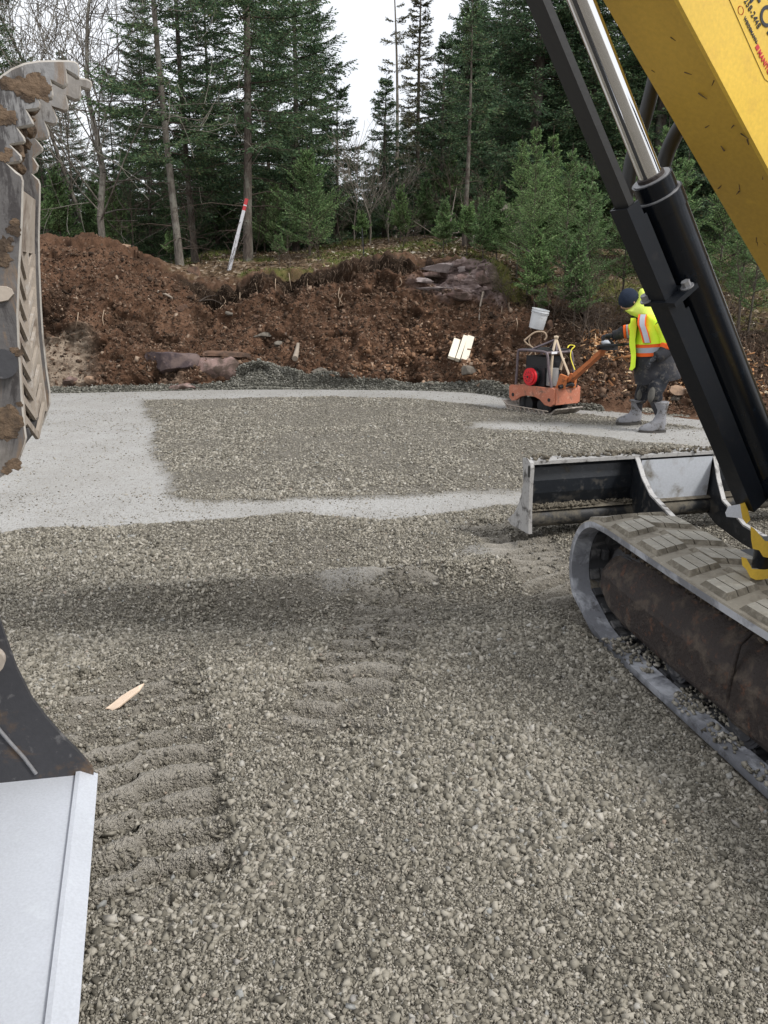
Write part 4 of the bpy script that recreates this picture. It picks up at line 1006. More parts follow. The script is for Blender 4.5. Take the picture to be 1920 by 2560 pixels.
bm = B(); tube(bm, [A0-EW*.09, A0+EW*.09], .085, 28); disc(bm, A0, EW, .05, .26, 24); eo('cylinder_eye', bm, M_BLK, cyl, smooth=50)
bm = B(); tube(bm, [A1-EW*.06, A1+EW*.06], .06, 28); eo('rod_eye', bm, M_BLK, cyl, smooth=50)
# guard: U channel bolted along the cylinder, and the flat bar sliding in it
def gq(s, n, o): return A0+AX*s+NIN*n+EW*o
bm = B(); g1s = LC-.035
def gbar(bm, s0, s1, n0, n1, o0, o1, mi=0):
    hexa(bm, [gq(s0, n0, o0), gq(s0, n1, o0), gq(s0, n1, o1), gq(s0, n0, o1)], [gq(s1, n0, o0), gq(s1, n1, o0), gq(s1, n1, o1), gq(s1, n0, o1)], mi)
gbar(bm, -.02, g1s+.03, .148, .153, -.038, .038)
gbar(bm, -.02, g1s+.03, .104, .148, -.038, -.033); gbar(bm, -.02, g1s+.03, .104, .148, .033, .038)
gbar(bm, -.02, g1s-.02, .094, .104, -.038, -.033); gbar(bm, -.02, g1s-.02, .094, .104, .033, .038)
gbar(bm, -.02, LC-.40, .080, .094, -.038, -.033)
guard = eo('cylinder_guard', bm, M_BLR, cyl)
bm = B(); gbar(bm, g1s+.0301, g1s+.034, .099, .157, -.053, -.045); gbar(bm, g1s+.0301, g1s+.034, .149, .157, -.045, .053)
eo('bright_rim', bm, M_STL, guard) if False else bm.free()
bm = B(); gbar(bm, g1s-.25, LC+1.05, .115, .138, -.031, .031); eo('sliding_guard_bar', bm, M_HOSE, cyl, bevel=.004)
sb = LC-.345
bm = B(); gbar(bm, sb, sb+.016, .055, .162, -.082, .055); eo('guard_bracket', bm, M_BLR, cyl, bevel=.006)
for n_, o_ in ((.078, -.062), (.152, .046)):
    bm = B(); c1 = gq(sb+.016, n_, o_); tube(bm, [c1, c1+AX*.004], .021, 20); tube(bm, [c1+AX*.004, c1+AX*.022], .014, 6); eo('bolt', bm, M_STL, cyl, smooth=30)
# ---- hydraulic hoses behind the boom
for pts, r in (([(1650, 120), (1636, 200), (1610, 300), (1580, 400), (1560, 520)], .024), ([(1760, 250), (1705, 310), (1662, 400), (1640, 520), (1640, 640)], .026)):
    q = [bpt(*bsolve(x, y, .26), .26) for x, y in pts]; bm = B(); tube(bm, smooth_path(q, 5), r, 14); eo('hydraulic_hose', bm, M_HOSE, smooth=60)
# ---- stick (off to the left of the picture), with its cylinder
bm = B(); plate(bm, [(2.98, 3.25), (3.22, 3.22), (3.36, 2.6), (3.34, 1.0), (3.20, .92), (3.06, 1.0), (2.98, 2.5)], -.09, .09); stick = eo('stick', bm, M_YEL, bevel=.01)
bm = B(); tube(bm, [bpt(1.8, 3.56), bpt(2.9, 3.52)], .055, 20); tube(bm, [bpt(2.9, 3.52), bpt(3.3, 3.3)], .028, 16); eo('stick_cylinder', bm, M_BLK, smooth=50)
bm = B(); tube(bm, [bpt(3.06, .93, -.2), bpt(3.06, .93, .2)], .05, 20); plate(bm, [(2.95, 1.1), (3.2, 1.1), (3.2, .62), (2.95, .62)], -.13, -.11); plate(bm, [(2.95, 1.1), (3.2, 1.1), (3.2, .62), (2.95, .62)], .11, .13); eo('bucket_link', bm, M_BLK)
# ---- thumb
TN = [(0, 189), (27, 170), (60, 156), (95, 150), (130, 149), (170, 149), (186, 151), (196, 157), (200, 168), (199, 195), (192, 194), (187, 190), (168, 177), (171, 208), (166, 215), (159, 219), (129, 202), (135, 238), (132, 246), (126, 248), (95, 237),
      (104, 261), (100, 272), (92, 275), (68, 276), (84, 303), (86, 311), (80, 315), (45, 320), (63, 344), (65, 354), (60, 358), (27, 362), (54, 388), (56, 400), (50, 406), (20, 410), (41, 428), (55, 438), (60, 452), (57, 560), (51, 660), (46, 786), (49, 860), (53, 921), (57, 1002), (63, 1060), (68, 1095),
      (64, 1113), (49, 1152), (28, 1176), (0, 1196), (-40, 1215), (-70, 1180), (-70, 400), (-60, 240)]
TF = [(100, 190), (150, 182), (187, 186), (200, 199), (215, 201), (226, 207), (229, 218), (224, 230), (213, 229), (201, 223), (201, 246), (197, 254), (187, 257), (165, 245), (171, 272), (168, 281), (159, 284), (130, 272), (144, 301), (141, 313), (132, 317),
      (112, 310), (122, 334), (123, 344), (117, 351), (90, 352), (108, 373), (106, 382), (99, 386), (84, 398), (97, 418), (93, 431), (81, 438), (97, 452), (101, 464), (100, 520), (98, 600), (99, 664), (103, 758), (108, 840), (117, 921), (125, 975), (125, 1008), (108, 1057), (72, 1092), (20, 1130), (-20, 1100), (-20, 400), (30, 250)]
ho = .13
def thumb_mat():
    m, t, p = nodes('thumb_steel'); c = objco(t); n1 = noise(t, 7, 8, .7, c, .6); n2 = noise(t, 40, 5, .6, c); n3 = noise(t, 2.2, 4, .5, c)
    low = mixn(t, n1, (.06, .057, .06), (.16, .148, .14)); hi = mixn(t, n1, (.26, .26, .265), (.42, .42, .415))
    sx_ = N(t, 'ShaderNodeSeparateXYZ'); t.links.new(c, sx_.inputs[0]); ad = N(t, 'ShaderNodeMath', operation='MULTIPLY_ADD'); t.links.new(n1, ad.inputs[0]); ad.inputs[1].default_value = .45; t.links.new(sx_.outputs[2], ad.inputs[2])
    mr = N(t, 'ShaderNodeMapRange'); t.links.new(ad.outputs[0], mr.inputs[0]); mr.inputs[1].default_value = 2.02; mr.inputs[2].default_value = 2.30
    col = mixn(t, mr.outputs[0], low, hi)
    mpz = N(t, 'ShaderNodeMapping'); mpz.inputs['Scale'].default_value = (1, 1, .22); t.links.new(c, mpz.inputs[0]); nst_ = noise(t, 16, 7, .75, mpz.outputs[0], .5)
    col = mixn(t, ramp(t, nst_, [(.52, 0), (.60, .85)]).outputs[0], col, (.20, .135, .085)); col = mixn(t, ramp(t, nst_, [(.40, .9), (.46, 0)]).outputs[0], col, (.035, .03, .03)); col = mixn(t, ramp(t, n3, [(.52, 0), (.62, .8)]).outputs[0], col, mixn(t, n2, (.17, .15, .13), (.30, .27, .24)))
    col = mixn(t, .4, col, mixn(t, n2, (.4, .4, .4), (1.5, 1.5, 1.5)), 'MULTIPLY')
    t.links.new(col, p.inputs['Base Color']); p.inputs['Roughness'].default_value = .55; p.inputs['Metallic'].default_value = .15; bump(t, p, mixn(t, .4, n1, n2), .6, .006); return m
M_THB = thumb_mat(); M_EDG = grunge('worn_edge', (.44, .41, .37), (.16, .125, .10), amt=.5, scale=12, rough=.7, bumps=.5, bdist=.004, fine=80, thr=.60)
def jaw(bm, poly, o1, o2):
    """plate with a chamfered, worn rim"""
    n = len(poly); c = .004; P2 = [Vector(p) for p in poly]; area_ = sum(P2[i].x*P2[(i+1) % n].y-P2[(i+1) % n].x*P2[i].y for i in range(n)); sg_ = 1 if area_ > 0 else -1; ins = []
    for i in range(n):
        a = (P2[i]-P2[i-1]).normalized(); b = (P2[(i+1) % n]-P2[i]).normalized(); nn_ = Vector((-(a.y+b.y), a.x+b.x))*sg_
        ins.append(P2[i]+(nn_.normalized()*c if nn_.length > 1e-6 else Vector((0, 0))))
    R4 = [[bm.verts.new(bpt(q.x, q.y, o)) for q in ring] for ring, o in ((ins, o1), (P2, o1+c), (P2, o2-c), (ins, o2))]
    bm.faces.new(R4[0]); bm.faces.new(R4[3][::-1])
    for a, b in zip(R4[:-1], R4[1:]):
        for i in range(n): bm.faces.new([a[i], b[i], b[(i+1) % n], a[(i+1) % n]]).material_index = 1
def outline(P_, o): return [bsolve(x, y, o) for x, y in P_]
bm = B(); jaw(bm, outline(TN, -ho), -ho, -ho+.022); thumb = eo('thumb_plate', bm, [M_THB, M_EDG])
bm = B(); jaw(bm, outline(TF, ho), ho-.022, ho); eo('thumb_plate', bm, [M_THB, M_EDG], thumb)
# bright worn tips, drawn as steel where the paint is gone
def tfront(z):   # t of the near flange edge at height z
    pts = [bsolve(x, y, -ho) for x, y in [(58, 452), (57, 560), (51, 660), (46, 786), (49, 860), (53, 921), (57, 1002), (63, 1060), (68, 1095)]]
    zs = [p[1] for p in pts][::-1]; ts = [p[0] for p in pts][::-1]; return float(np.interp(z, zs, ts))
def tfar(z):
    pts = [bsolve(x, y, ho) for x, y in [(101, 464), (100, 520), (98, 600), (99, 664), (103, 758), (108, 840), (117, 921), (125, 975)]]
    zs = [p[1] for p in pts][::-1]; ts = [p[0] for p in pts][::-1]; return float(np.interp(z, zs, ts))
ztop = bsolve(57, 470, -ho)[1]; zsl = bsolve(55, 625, -ho)[1]; zbot = bsolve(66, 1068, -ho)[1]
bm = B(); nst = 13
def fq(z, o, inset=.007):
    k = (o+ho)/(2*ho); t = tfront(z)*(1-k)+tfar(z)*k; return bpt(t+inset, z, o)
def fbar(bm, za, oa, zb, ob, hgt, inset=.007, th=.012):
    hexa(bm, [fq(za-hgt/2, oa, inset), fq(za+hgt/2, oa, inset), fq(zb+hgt/2, ob, inset), fq(zb-hgt/2, ob, inset)],
         [fq(za-hgt/2, oa, inset+th), fq(za+hgt/2, oa, inset+th), fq(zb+hgt/2, ob, inset+th), fq(zb-hgt/2, ob, inset+th)])
oi = ho-.022
# solid upper part of the face
k = 8
for i in range(k):
    za = zsl+(ztop-zsl)*i/k; zb = zsl+(ztop-zsl)*(i+1)/k
    hexa(bm, [fq(za, -oi), fq(zb, -oi), fq(zb, oi), fq(za, oi)], [fq(za, -oi, .038), fq(zb, -oi, .038), fq(zb, oi, .038), fq(za, oi, .038)])
pitch = (zsl-zbot)/8.2
for i in range(9):
    z = zsl-pitch*(i+.35)
    fbar(bm, z+.030, -oi, z-.034, -.004, pitch*.40, th=.007); fbar(bm, z-.034, .004, z+.030, oi, pitch*.40, th=.007)
# rails each side and the centre rib
for o1, o2 in ((-oi+.0005, -oi+.014), (-.008, .008), (oi-.014, oi-.0005)):
    for i in range(12):
        za = zbot+(zsl-zbot)*i/12; zb = zbot+(zsl-zbot)*(i+1)/12
        hexa(bm, [fq(za, o1, .0055), fq(zb, o1, .0055), fq(zb, o2, .0055), fq(za, o2, .0055)], [fq(za, o1, .021), fq(zb, o1, .021), fq(zb, o2, .021), fq(za, o2, .021)])
eo('slotted_face', bm, M_LADD, thumb)
bm = B(); hn = [bsolve(x, y, -ho+.022) for x, y in ((66, 1080), (67, 1100), (62, 1116), (46, 1152), (24, 1176), (-10, 1196))]; hf = [bsolve(x, y, ho-.022) for x, y in ((112, 1030), (107, 1050), (98, 1068), (72, 1092), (46, 1112), (10, 1134))]
for a, b, c, d in zip(hn[:-1], hn[1:], hf[:-1], hf[1:]):
    hexa(bm, [bpt(a[0]+.002, a[1], -ho+.022), bpt(b[0]+.002, b[1], -ho+.022), bpt(d[0]+.002, d[1], ho-.022), bpt(c[0]+.002, c[1], ho-.022)], [bpt(a[0]+.014, a[1]+.004, -ho+.022), bpt(b[0]+.014, b[1]+.004, -ho+.022), bpt(d[0]+.014, d[1]+.004, ho-.022), bpt(c[0]+.014, c[1]+.004, ho-.022)])
eo('heel_plate', bm, M_STD, thumb)
bm = B()
for i in range(24):
    za = zbot+(ztop-zbot)*i/24; zb = zbot+(ztop-zbot)*(i+1)/24
    hexa(bm, [fq(za, -oi, .06), fq(zb, -oi, .06), fq(zb, oi, .06), fq(za, oi, .06)], [fq(za, -oi, .07), fq(zb, -oi, .07), fq(zb, oi, .07), fq(za, oi, .07)])
eo('slot_shade_sheet', bm, M_HOSE, thumb)  # black sheet that paints the shade seen through the slots
bm = B(); c1 = bpt(*bsolve(12, 757, -ho), -ho-.002)
hexa(bm, [bpt(*bsolve(x, y, -ho-.001), -ho-.001) for x, y in ((-30, 712), (18, 716), (30, 722), (36, 735), (22, 752), (-30, 762))], [bpt(*bsolve(x, y, -ho-.012), -ho-.012) for x, y in ((-30, 714), (17, 718), (28, 723), (33, 735), (20, 750), (-30, 760))])
eo('pin_plate', bm, M_LADD, thumb, bevel=.003)
bm = B(); disc(bm, bpt(*bsolve(5, 908, -ho), -ho-.012), EW, .03, .022, 20); eo('pivot_pin', bm, M_STD, thumb, smooth=40)
# caked earth between the jaws
bm = B(); rg = random.Random(12)
def blob(bm, c, s, sub=2, seed=0, amp=.3, sq=(1, 1, 1)):
    r = bmesh.ops.create_icosphere(bm, subdivisions=sub, radius=1); vs = r['verts']; co = np.array([v.co[:] for v in vs])
    d = fbm(co+seed*3.1, 1.3, 3, 200+seed)*amp+fbm(co+seed, 3.5, 2, 210)*amp*.6
    for v, q in zip(vs, d): v.co = Vector(c)+Vector((v.co.x*sq[0], v.co.y*sq[1], v.co.z*sq[2]))*s*(1+q)
for i in range(130):
    k = rg.random(); py = 200+k*260; px = 120-k*55+rg.uniform(-45, 25); o = rg.uniform(-.10, .10)
    t, z = bsolve(px-18, py, o); blob(bm, bpt(t+.02, z, o), rg.uniform(.006, .016), 2, i, .6)
for i in range(16):
    z = rg.uniform(zbot, zbot+.25); blob(bm, fq(z, rg.uniform(-oi, oi), .03), rg.uniform(.006, .018), 2, i+60)
tag(eo('caked_earth', bm, M_BMUD, thumb), kind='stuff')
bm = B()
for px, py, s in [(62, 222, .022), (70, 205, .018), (84, 212, .02), (95, 222, .022), (110, 232, .017), (75, 230, .018), (58, 205, .014), (88, 190, .012), (100, 205, .013), (118, 222, .012), (20, 205, .014), (10, 212, .014), (30, 210, .011), (66, 245, .01), (12, 290, .02), (0, 280, .02), (26, 300, .01), (8, 395, .012), (20, 378, .01), (30, 575, .014), (38, 560, .01), (10, 615, .018), (-2, 650, .022), (25, 600, .008), (22, 1050, .03), (8, 1080, .03), (38, 1060, .02), (30, 1160, .016), (16, 1175, .014), (45, 880, .01), (34, 875, .008), (50, 1010, .008)]:
    o = -ho; t, z = bsolve(px, py, o); c1 = bpt(t, z, o-.001); bmesh_before = len(bm.verts)
    blob(bm, (0, 0, 0), s*.55, 3, int(px), 1.1); bm.verts.ensure_lookup_table()
    for v in bm.verts[bmesh_before:]:
        q = v.co.copy(); v.co = c1+EH*q.x*1.3+EW*q.y*.08+Vector((0, 0, q.z*1.2))
tag(eo('caked_earth', bm, M_BMUD, thumb), kind='stuff')
# ---- bucket
BW = Vector((-.285, .957, 0)).normalized(); BH = Vector((-.957, -.285, 0)).normalized()
BO = Vector((-.917, 2.21, 0)); LW = 1.12
def kpt(t, z, o): q = BO+BH*t+BW*o; return Vector((q.x, q.y, z))
def ksolve(px, py, o=0.0):
    u, ky, kz = ray(px, py); O = BO+BW*o; k = u/ky; t = (k*O.y-O.x)/(BH.x-k*BH.y); Y = O.y+BH.y*t; return t, HC+kz*Y/ky
tl, zl = ksolve(235, 1932)
floor_ = [ksolve(235, 1932), ksolve(150, 1940), ksolve(0, 1956), ]
f0 = floor_[0]; dirf = Vector((floor_[2][0]-f0[0], floor_[2][1]-f0[1])).normalized()
def fl(s, h=0): return (f0[0]+dirf.x*s-dirf.y*h, f0[1]+dirf.y*s+dirf.x*h)
edge = [ksolve(x, y) for x, y in ((235, 1932), (231, 1915), (196, 1875), (154, 1833), (115, 1788), (80, 1741), (43, 1667), (12, 1581), (0, 1544), (-22, 1470), (-40, 1400))]
prof = edge+[(edge[-1][0]+.10, edge[-1][1]+.05), (edge[-1][0]+.32, edge[-1][1]-.02), fl(.86, .34), fl(.84, .16), fl(.72, .05), fl(.60, .0)]
def kplate(bm, poly, o1, o2): return hexa(bm, [kpt(t, z, o1) for t, z in poly], [kpt(t, z, o2) for t, z in poly])
bm = B(); kplate(bm, prof, -.016, .004); bucket = eo('bucket_side', bm, M_STD, bevel=.003)
bucket['label'] = 'dark bucket side wall curving up from the polished lip'
bm = B(); kplate(bm, prof, -LW-.004, -LW+.016); eo('bucket_side', bm, M_STD, bucket)
bm = B(); kplate(bm, [fl(.0, -.012), fl(.055, .008), fl(.60, .008), fl(.60, -.012)], -LW+.016, -.016); eo('bucket_floor', bm, M_SHINE, bucket, bevel=.002)
bm = B(); kplate(bm, [fl(-.004, -.014), fl(-.012, -.004), fl(.040, .0215), fl(.052, .0205), fl(.052, -.0135)], -LW-.006, -.0005); eo('cutting_edge', bm, M_SHINE, bucket, bevel=.002)
bm = B(); bk = [fl(.60, .0), fl(.72, .05), fl(.84, .16), fl(.86, .34), (edge[-1][0]+.32, edge[-1][1]-.02), (edge[-1][0]+.10, edge[-1][1]+.05)]
for a, b in zip(bk[:-1], bk[1:]):
    hexa(bm, [kpt(a[0], a[1], -LW+.016), kpt(b[0], b[1], -LW+.016), kpt(b[0]+.01, b[1]+.01, -LW+.016), kpt(a[0]+.01, a[1]+.01, -LW+.016)], [kpt(a[0], a[1], -.016), kpt(b[0], b[1], -.016), kpt(b[0]+.01, b[1]+.01, -.016), kpt(a[0]+.01, a[1]+.01, -.016)])
eo('bucket_back', bm, M_STD, bucket)
bm = B(); e2 = [(t+.095+.02*i/10, z-.012) for i, (t, z) in enumerate(edge)]
tube(bm, [kpt(t, z, -.02) for t, z in [ksolve(92, 1925), ksolve(62, 1885), ksolve(30, 1850), ksolve(0, 1815), ksolve(-40, 1750)]], .006, 8); eo('weld_seam', bm, M_STL, bucket, smooth=60)
bm = B(); disc(bm, kpt(*ksolve(-18, 1640), -.03), BW, .038, .03, 20); eo('side_boss', bm, M_LADD, bucket, smooth=40)

# ---- undercarriage
TA = Vector((-.203, .979, 0)).normalized(); TB = Vector((TA.y, -TA.x, 0))      # along / across (to the right)
TO = Vector((1.023, 3.28, 0))                                                 # outer edge point at s = 0
def tk(s, z, o, base=TO): q = base+TA*s+TB*o; return Vector((q.x, q.y, z))
def track_path(n=160):
    """closed loop of (s, z) for the outer surface of the belt"""
    sf, sr = .235, -1.95; rf, rr_ = .262, .27; zc = .272; pts = []
    for k in range(n):
        pass
    P_ = []
    def arc(cs, cz, r, a0, a1, m):
        for i in range(m+1):
            a = a0+(a1-a0)*i/m; P_.append((cs+r*math.cos(a), cz+r*math.sin(a)))
    arc(sf, zc+.018, rf, R(90), R(-38), 26)
    P_.append((sf-.02, .025)); P_.append((sf-.12, .006))
    for i in range(1, 20): P_.append((sf-.12+(sr+.12-sf+.12)*i/20, .004))
    arc(sr, zc+.004, rr_-.002, R(-90), R(-270), 26)
    for i in range(1, 26): P_.append((sr+(sf-sr)*i/26, zc+.01+.27+.006-.018*math.sin(math.pi*i/26)))
    # resample evenly
    P_.append(P_[0]); q = np.array(P_); L = np.concatenate([[0], np.cumsum(np.linalg.norm(np.diff(q, axis=0), axis=1))])
    u = np.linspace(0, L[-1], n+1)[:-1]; return np.stack([np.interp(u, L, q[:, 0]), np.interp(u, L, q[:, 1])], 1), L[-1]
def make_track(base, sgn, name='rubber_track'):
    NP = 208; q, LL = track_path(NP); W_ = .40
    d = np.roll(q, -1, 0)-np.roll(q, 1, 0); d /= np.linalg.norm(d, axis=1, keepdims=True); nout = np.stack([-d[:, 1], d[:, 0]], 1)
    c = q.mean(0); 
    if ((q[0]-c)@nout[0]) < 0: nout = -nout
    def pt(i, h, o):
        i = i % NP; p = q[i]+nout[i]*h; return tk(p[0], p[1], o*sgn, base)
    bm = B(); cs = [(0, -.0), (.004, .006), (W_/2, .008), (W_-.004, .006), (W_, 0), (W_-.002, -.028), (W_-.09, -.030), (W_/2+.06, -.016), (W_/2-.06, -.016), (.098, -.016), (.092, -.030), (.002, -.028)]
    rings = [[bm.verts.new(pt(i, h, o)) for o, h in cs] for i in range(NP)]; m_ = len(cs)
    for i in range(NP):
        a = rings[i]; b = rings[(i+1) % NP]
        for k in range(m_):
            f = bm.faces.new([a[k], a[(k+1) % m_], b[(k+1) % m_], b[k]]); f.material_index = 1 if k in (0, 1, 2, 3) else (2 if k in (6, 7, 8) else 0)
    belt = eo(name, bm, [M_RUB, M_RUBT, M_RUBD], smooth=35)
    # lugs: staggered chevron bars with cut grooves
    bm = B(); step = 8; 
    def lug(i0, oa, ob, skew):
        segs = 3; wseg = (ob-oa)/segs
        for sgm in range(segs):
            o0 = oa+wseg*sgm+.0025; o1 = oa+wseg*(sgm+1)-.0025
            def L(i, h, o):
                f = i+skew*(o-oa)/(ob-oa)*1.0; j = int(math.floor(f)); fr = f-j; return pt(j, h, o)*(1-fr)+pt(j+1, h, o)*fr
            ins0 = .012 if sgm == 0 else 0; ins1 = .012 if sgm == segs-1 else 0
            bot = [L(i0-.7, .004, o0-(.010 if sgm == 0 else 0)), L(i0+5.1, .004, o0-(.010 if sgm == 0 else 0)), L(i0+5.1, .004, o1+(.010 if sgm == segs-1 else 0)), L(i0-.7, .004, o1+(.010 if sgm == segs-1 else 0))]
            top = [L(i0+.0, .026, o0+ins0*.4), L(i0+4.3, .026, o0+ins0*.4), L(i0+4.3, .026, o1-ins1*.4), L(i0+.0, .026, o1-ins1*.4)]
            nb_ = len(bm.faces); hexa(bm, bot, top); bm.faces.ensure_lookup_table(); bm.faces[nb_+1].material_index = 1
    for j in range(NP//step):
        lug(j*step, .028, .198, 2.2); lug(j*step+step/2, .196, .372, -2.2)
    eo('track_lugs', bm, [M_LUGS, M_LUGT], belt)
    # inner guide blocks and core bars seen on the inside
    bm = B()
    for j in range(NP//4):
        i0 = j*4
        for oa, ob, hh_ in ((.094, .150, -.036), (.150, .185, -.060), (.215, .250, -.060), (.250, .306, -.036)):
            hexa(bm, [pt(i0, -.014, oa), pt(i0+2, -.014, oa), pt(i0+2, -.014, ob), pt(i0, -.014, ob)], [pt(i0, hh_, oa+.006), pt(i0+2, hh_, oa+.006), pt(i0+2, hh_, ob-.006), pt(i0, hh_, ob-.006)])
    eo('guide_blocks', bm, M_RUBD, belt)
    return belt
belt = make_track(TO, 1)
TO2 = TO+TB*1.90
belt2 = make_track(TO2, -1)
# ---- track frame body
def frame_body(base, sgn, nm='track_frame'):
    def q(s, z, o): return tk(s, z, o*sgn, base)
    bm = B(); st = [(.345, .23, .33, .10), (.31, .175, .385, .08), (.22, .125, .415, .072), (.08, .105, .425, .066), (-.30, .095, .425, .062), (-.72, .093, .425, .062), (-.76, .085, .435, .054), (-1.3, .09, .435, .055), (-1.9, .12, .43, .07), (-2.02, .16, .38, .10)]
    rings = []
    for s, z0, z1, o in st:
        h = z1-z0; r = [(o+.06, z0), (o+.012, z0+.012), (o, z0+.035), (o+.002, z0+h*.52), (o+.045, z0+h*.80), (o+.11, z1), (.30, z1), (.34, z0+h*.8), (.34, z0)]
        rings.append([bm.verts.new(q(s, z, oo)) for oo, z in r])
    n = len(rings[0])
    for a, b in zip(rings[:-1], rings[1:]):
        for k in range(n): bm.faces.new([a[k], a[(k+1) % n], b[(k+1) % n], b[k]])
    bm.faces.new(rings[0]); bm.faces.new(rings[-1][::-1])
    fr = eo(nm, bm, M_RUST, smooth=22)
    bm = B(); tube(bm, [q(-.735, .43, .12), q(-.74, .39, .072), q(-.74, .27, .056), q(-.735, .18, .060), q(-.73, .12, .076)], .009, 8); eo('weld_seam', bm, M_RUST, fr, smooth=60)
    for s, z, r, w_ in ((.18, .245, .185, .10), (-.32, .118, .078, .18), (-.80, .120, .082, .235), (-1.28, .12, .078, .18), (-1.92, .275, .20, .10)):
        bm = B(); a, b = .2-w_/2, .2+w_/2; disc(bm, q(s, z, .2), TB, r, w_, 30); disc(bm, q(s, z, .2), TB, r*.8, w_+.015, 30); disc(bm, q(s, z, a+.01), TB, r+.012, .014, 30); disc(bm, q(s, z, b-.01), TB, r+.012, .014, 30)
        eo('roller' if r < .1 else 'idler_wheel', bm, M_STD, fr, smooth=40)
    return fr
frame_body(TO, 1); frame_body(TO2, -1)
bm = B(); hexa(bm, [tk(-.05, .20, .34), tk(-.05, .20, 1.56), tk(-1.5, .20, 1.56), tk(-1.5, .20, .34)], [tk(-.15, .52, .42), tk(-.15, .52, 1.48), tk(-1.4, .52, 1.48), tk(-1.4, .52, .42)]); eo('car_body', bm, M_BLR, bevel=.02)
# ---- dozer blade
M_BLDE = grunge('scuffed_black_paint', (.014, .017, .022), (.09, .08, .066), amt=.5, scale=6, rough=.4, bumps=.4, bdist=.004, third=(.05, .052, .056), fine=45, thr=.60, dirt_rough=.9)
M_TUBE = grunge('mud_smeared_black', (.02, .021, .023), (.13, .115, .09), amt=.5, scale=8, rough=.6, bumps=.6, bdist=.006, third=(.06, .055, .05), fine=60, thr=.50, dirt_rough=.95)
M_WRN = grunge('scuffed_pale_steel', (.42, .41, .40), (.07, .065, .06), amt=.5, scale=10, rough=.6, bumps=.4, bdist=.004, third=(.20, .19, .18), fine=80, thr=.58)
M_PNL = grunge('wet_worn_plate', (.62, .65, .70), (.20, .18, .15), amt=.5, scale=4, rough=.3, bumps=.2, bdist=.003, third=(.50, .51, .54), fine=80, thr=.60)
DA = Vector((-.26, .966, 0)).normalized(); DB = Vector((DA.y, -DA.x, 0)); DO = Vector((.895, 4.80, 0)); DZ = .13; BWD = 2.05
def bl(f, z, o): q = DO+DA*f+DB*o; return Vector((q.x, q.y, z))
curve = [(.17, 0), (.10, .06), (.055, .14), (.03, .22), (.03, .30), (.05, .38), (.085, .435)]     # (forward, height) of the moldboard
bm = B()
for (f1, h1), (f2, h2) in zip(curve[:-1], curve[1:]):
    hexa(bm, [bl(f1, DZ+h1, .012), bl(f2, DZ+h2, .012), bl(f2+.012, DZ+h2, .012), bl(f1+.012, DZ+h1, .012)], [bl(f1, DZ+h1, BWD-.012), bl(f2, DZ+h2, BWD-.012), bl(f2+.012, DZ+h2, BWD-.012), bl(f1+.012, DZ+h1, BWD-.012)])
blade = eo('dozer_blade', bm, M_BLDE)
bm = B(); gz = lambda f, z, s, h: hexa(bm, [bl(f, z, .013), bl(f+s, z, .013), bl(f+s, z+h, .013), bl(f, z+h, .013)], [bl(f, z, BWD-.013), bl(f+s, z, BWD-.013), bl(f+s, z+h, BWD-.013), bl(f, z+h, BWD-.013)])
gz(-.02, DZ+.415, .12, .022); eo('top_rail', bm, M_WRN, blade, bevel=.003)
bm = B(); tube(bm, [bl(.02, DZ+.065, .013), bl(.02, DZ+.065, BWD-.013)], .058, 20); eo('lower_tube', bm, M_TUBE, blade, smooth=60)
bm = B(); hexa(bm, [bl(-.03, DZ+.122, .02), bl(.06, DZ+.122, .02), bl(.05, DZ+.135, .02), bl(-.02, DZ+.13, .02)], [bl(-.03, DZ+.122, BWD-.02), bl(.06, DZ+.122, BWD-.02), bl(.05, DZ+.135, BWD-.02), bl(-.02, DZ+.13, BWD-.02)]); eo('mud_layer', bm, M_MUD, blade)
endp = [(-.03, .43), (-.042, .40), (-.035, .30), (-.04, .12), (-.055, -.015), (.22, -.03), (.27, -.01), (.17, .06), (.115, .13), (.075, .21), (.06, .29), (.07, .37), (.085, .44), (.02, .452)]
for o in (0, BWD):
    bm = B(); hexa(bm, [bl(f, DZ+h, o-.012) for f, h in endp], [bl(f, DZ+h, o+.012) for f, h in endp]); e = eo('end_plate', bm, M_WRN, blade, bevel=.004)
    bm = B(); c1 = [(-.018+.016*math.cos(a)*1, DZ+.375+(.022 if a < math.pi else -.022)+.016*math.sin(a)) for a in np.linspace(0, 2*math.pi, 21)[:-1]]
    hexa(bm, [bl(f, z, o-.0135) for f, z in c1], [bl(f, z, o-.0125) for f, z in c1]); eo('slot', bm, M_HOSE, e)
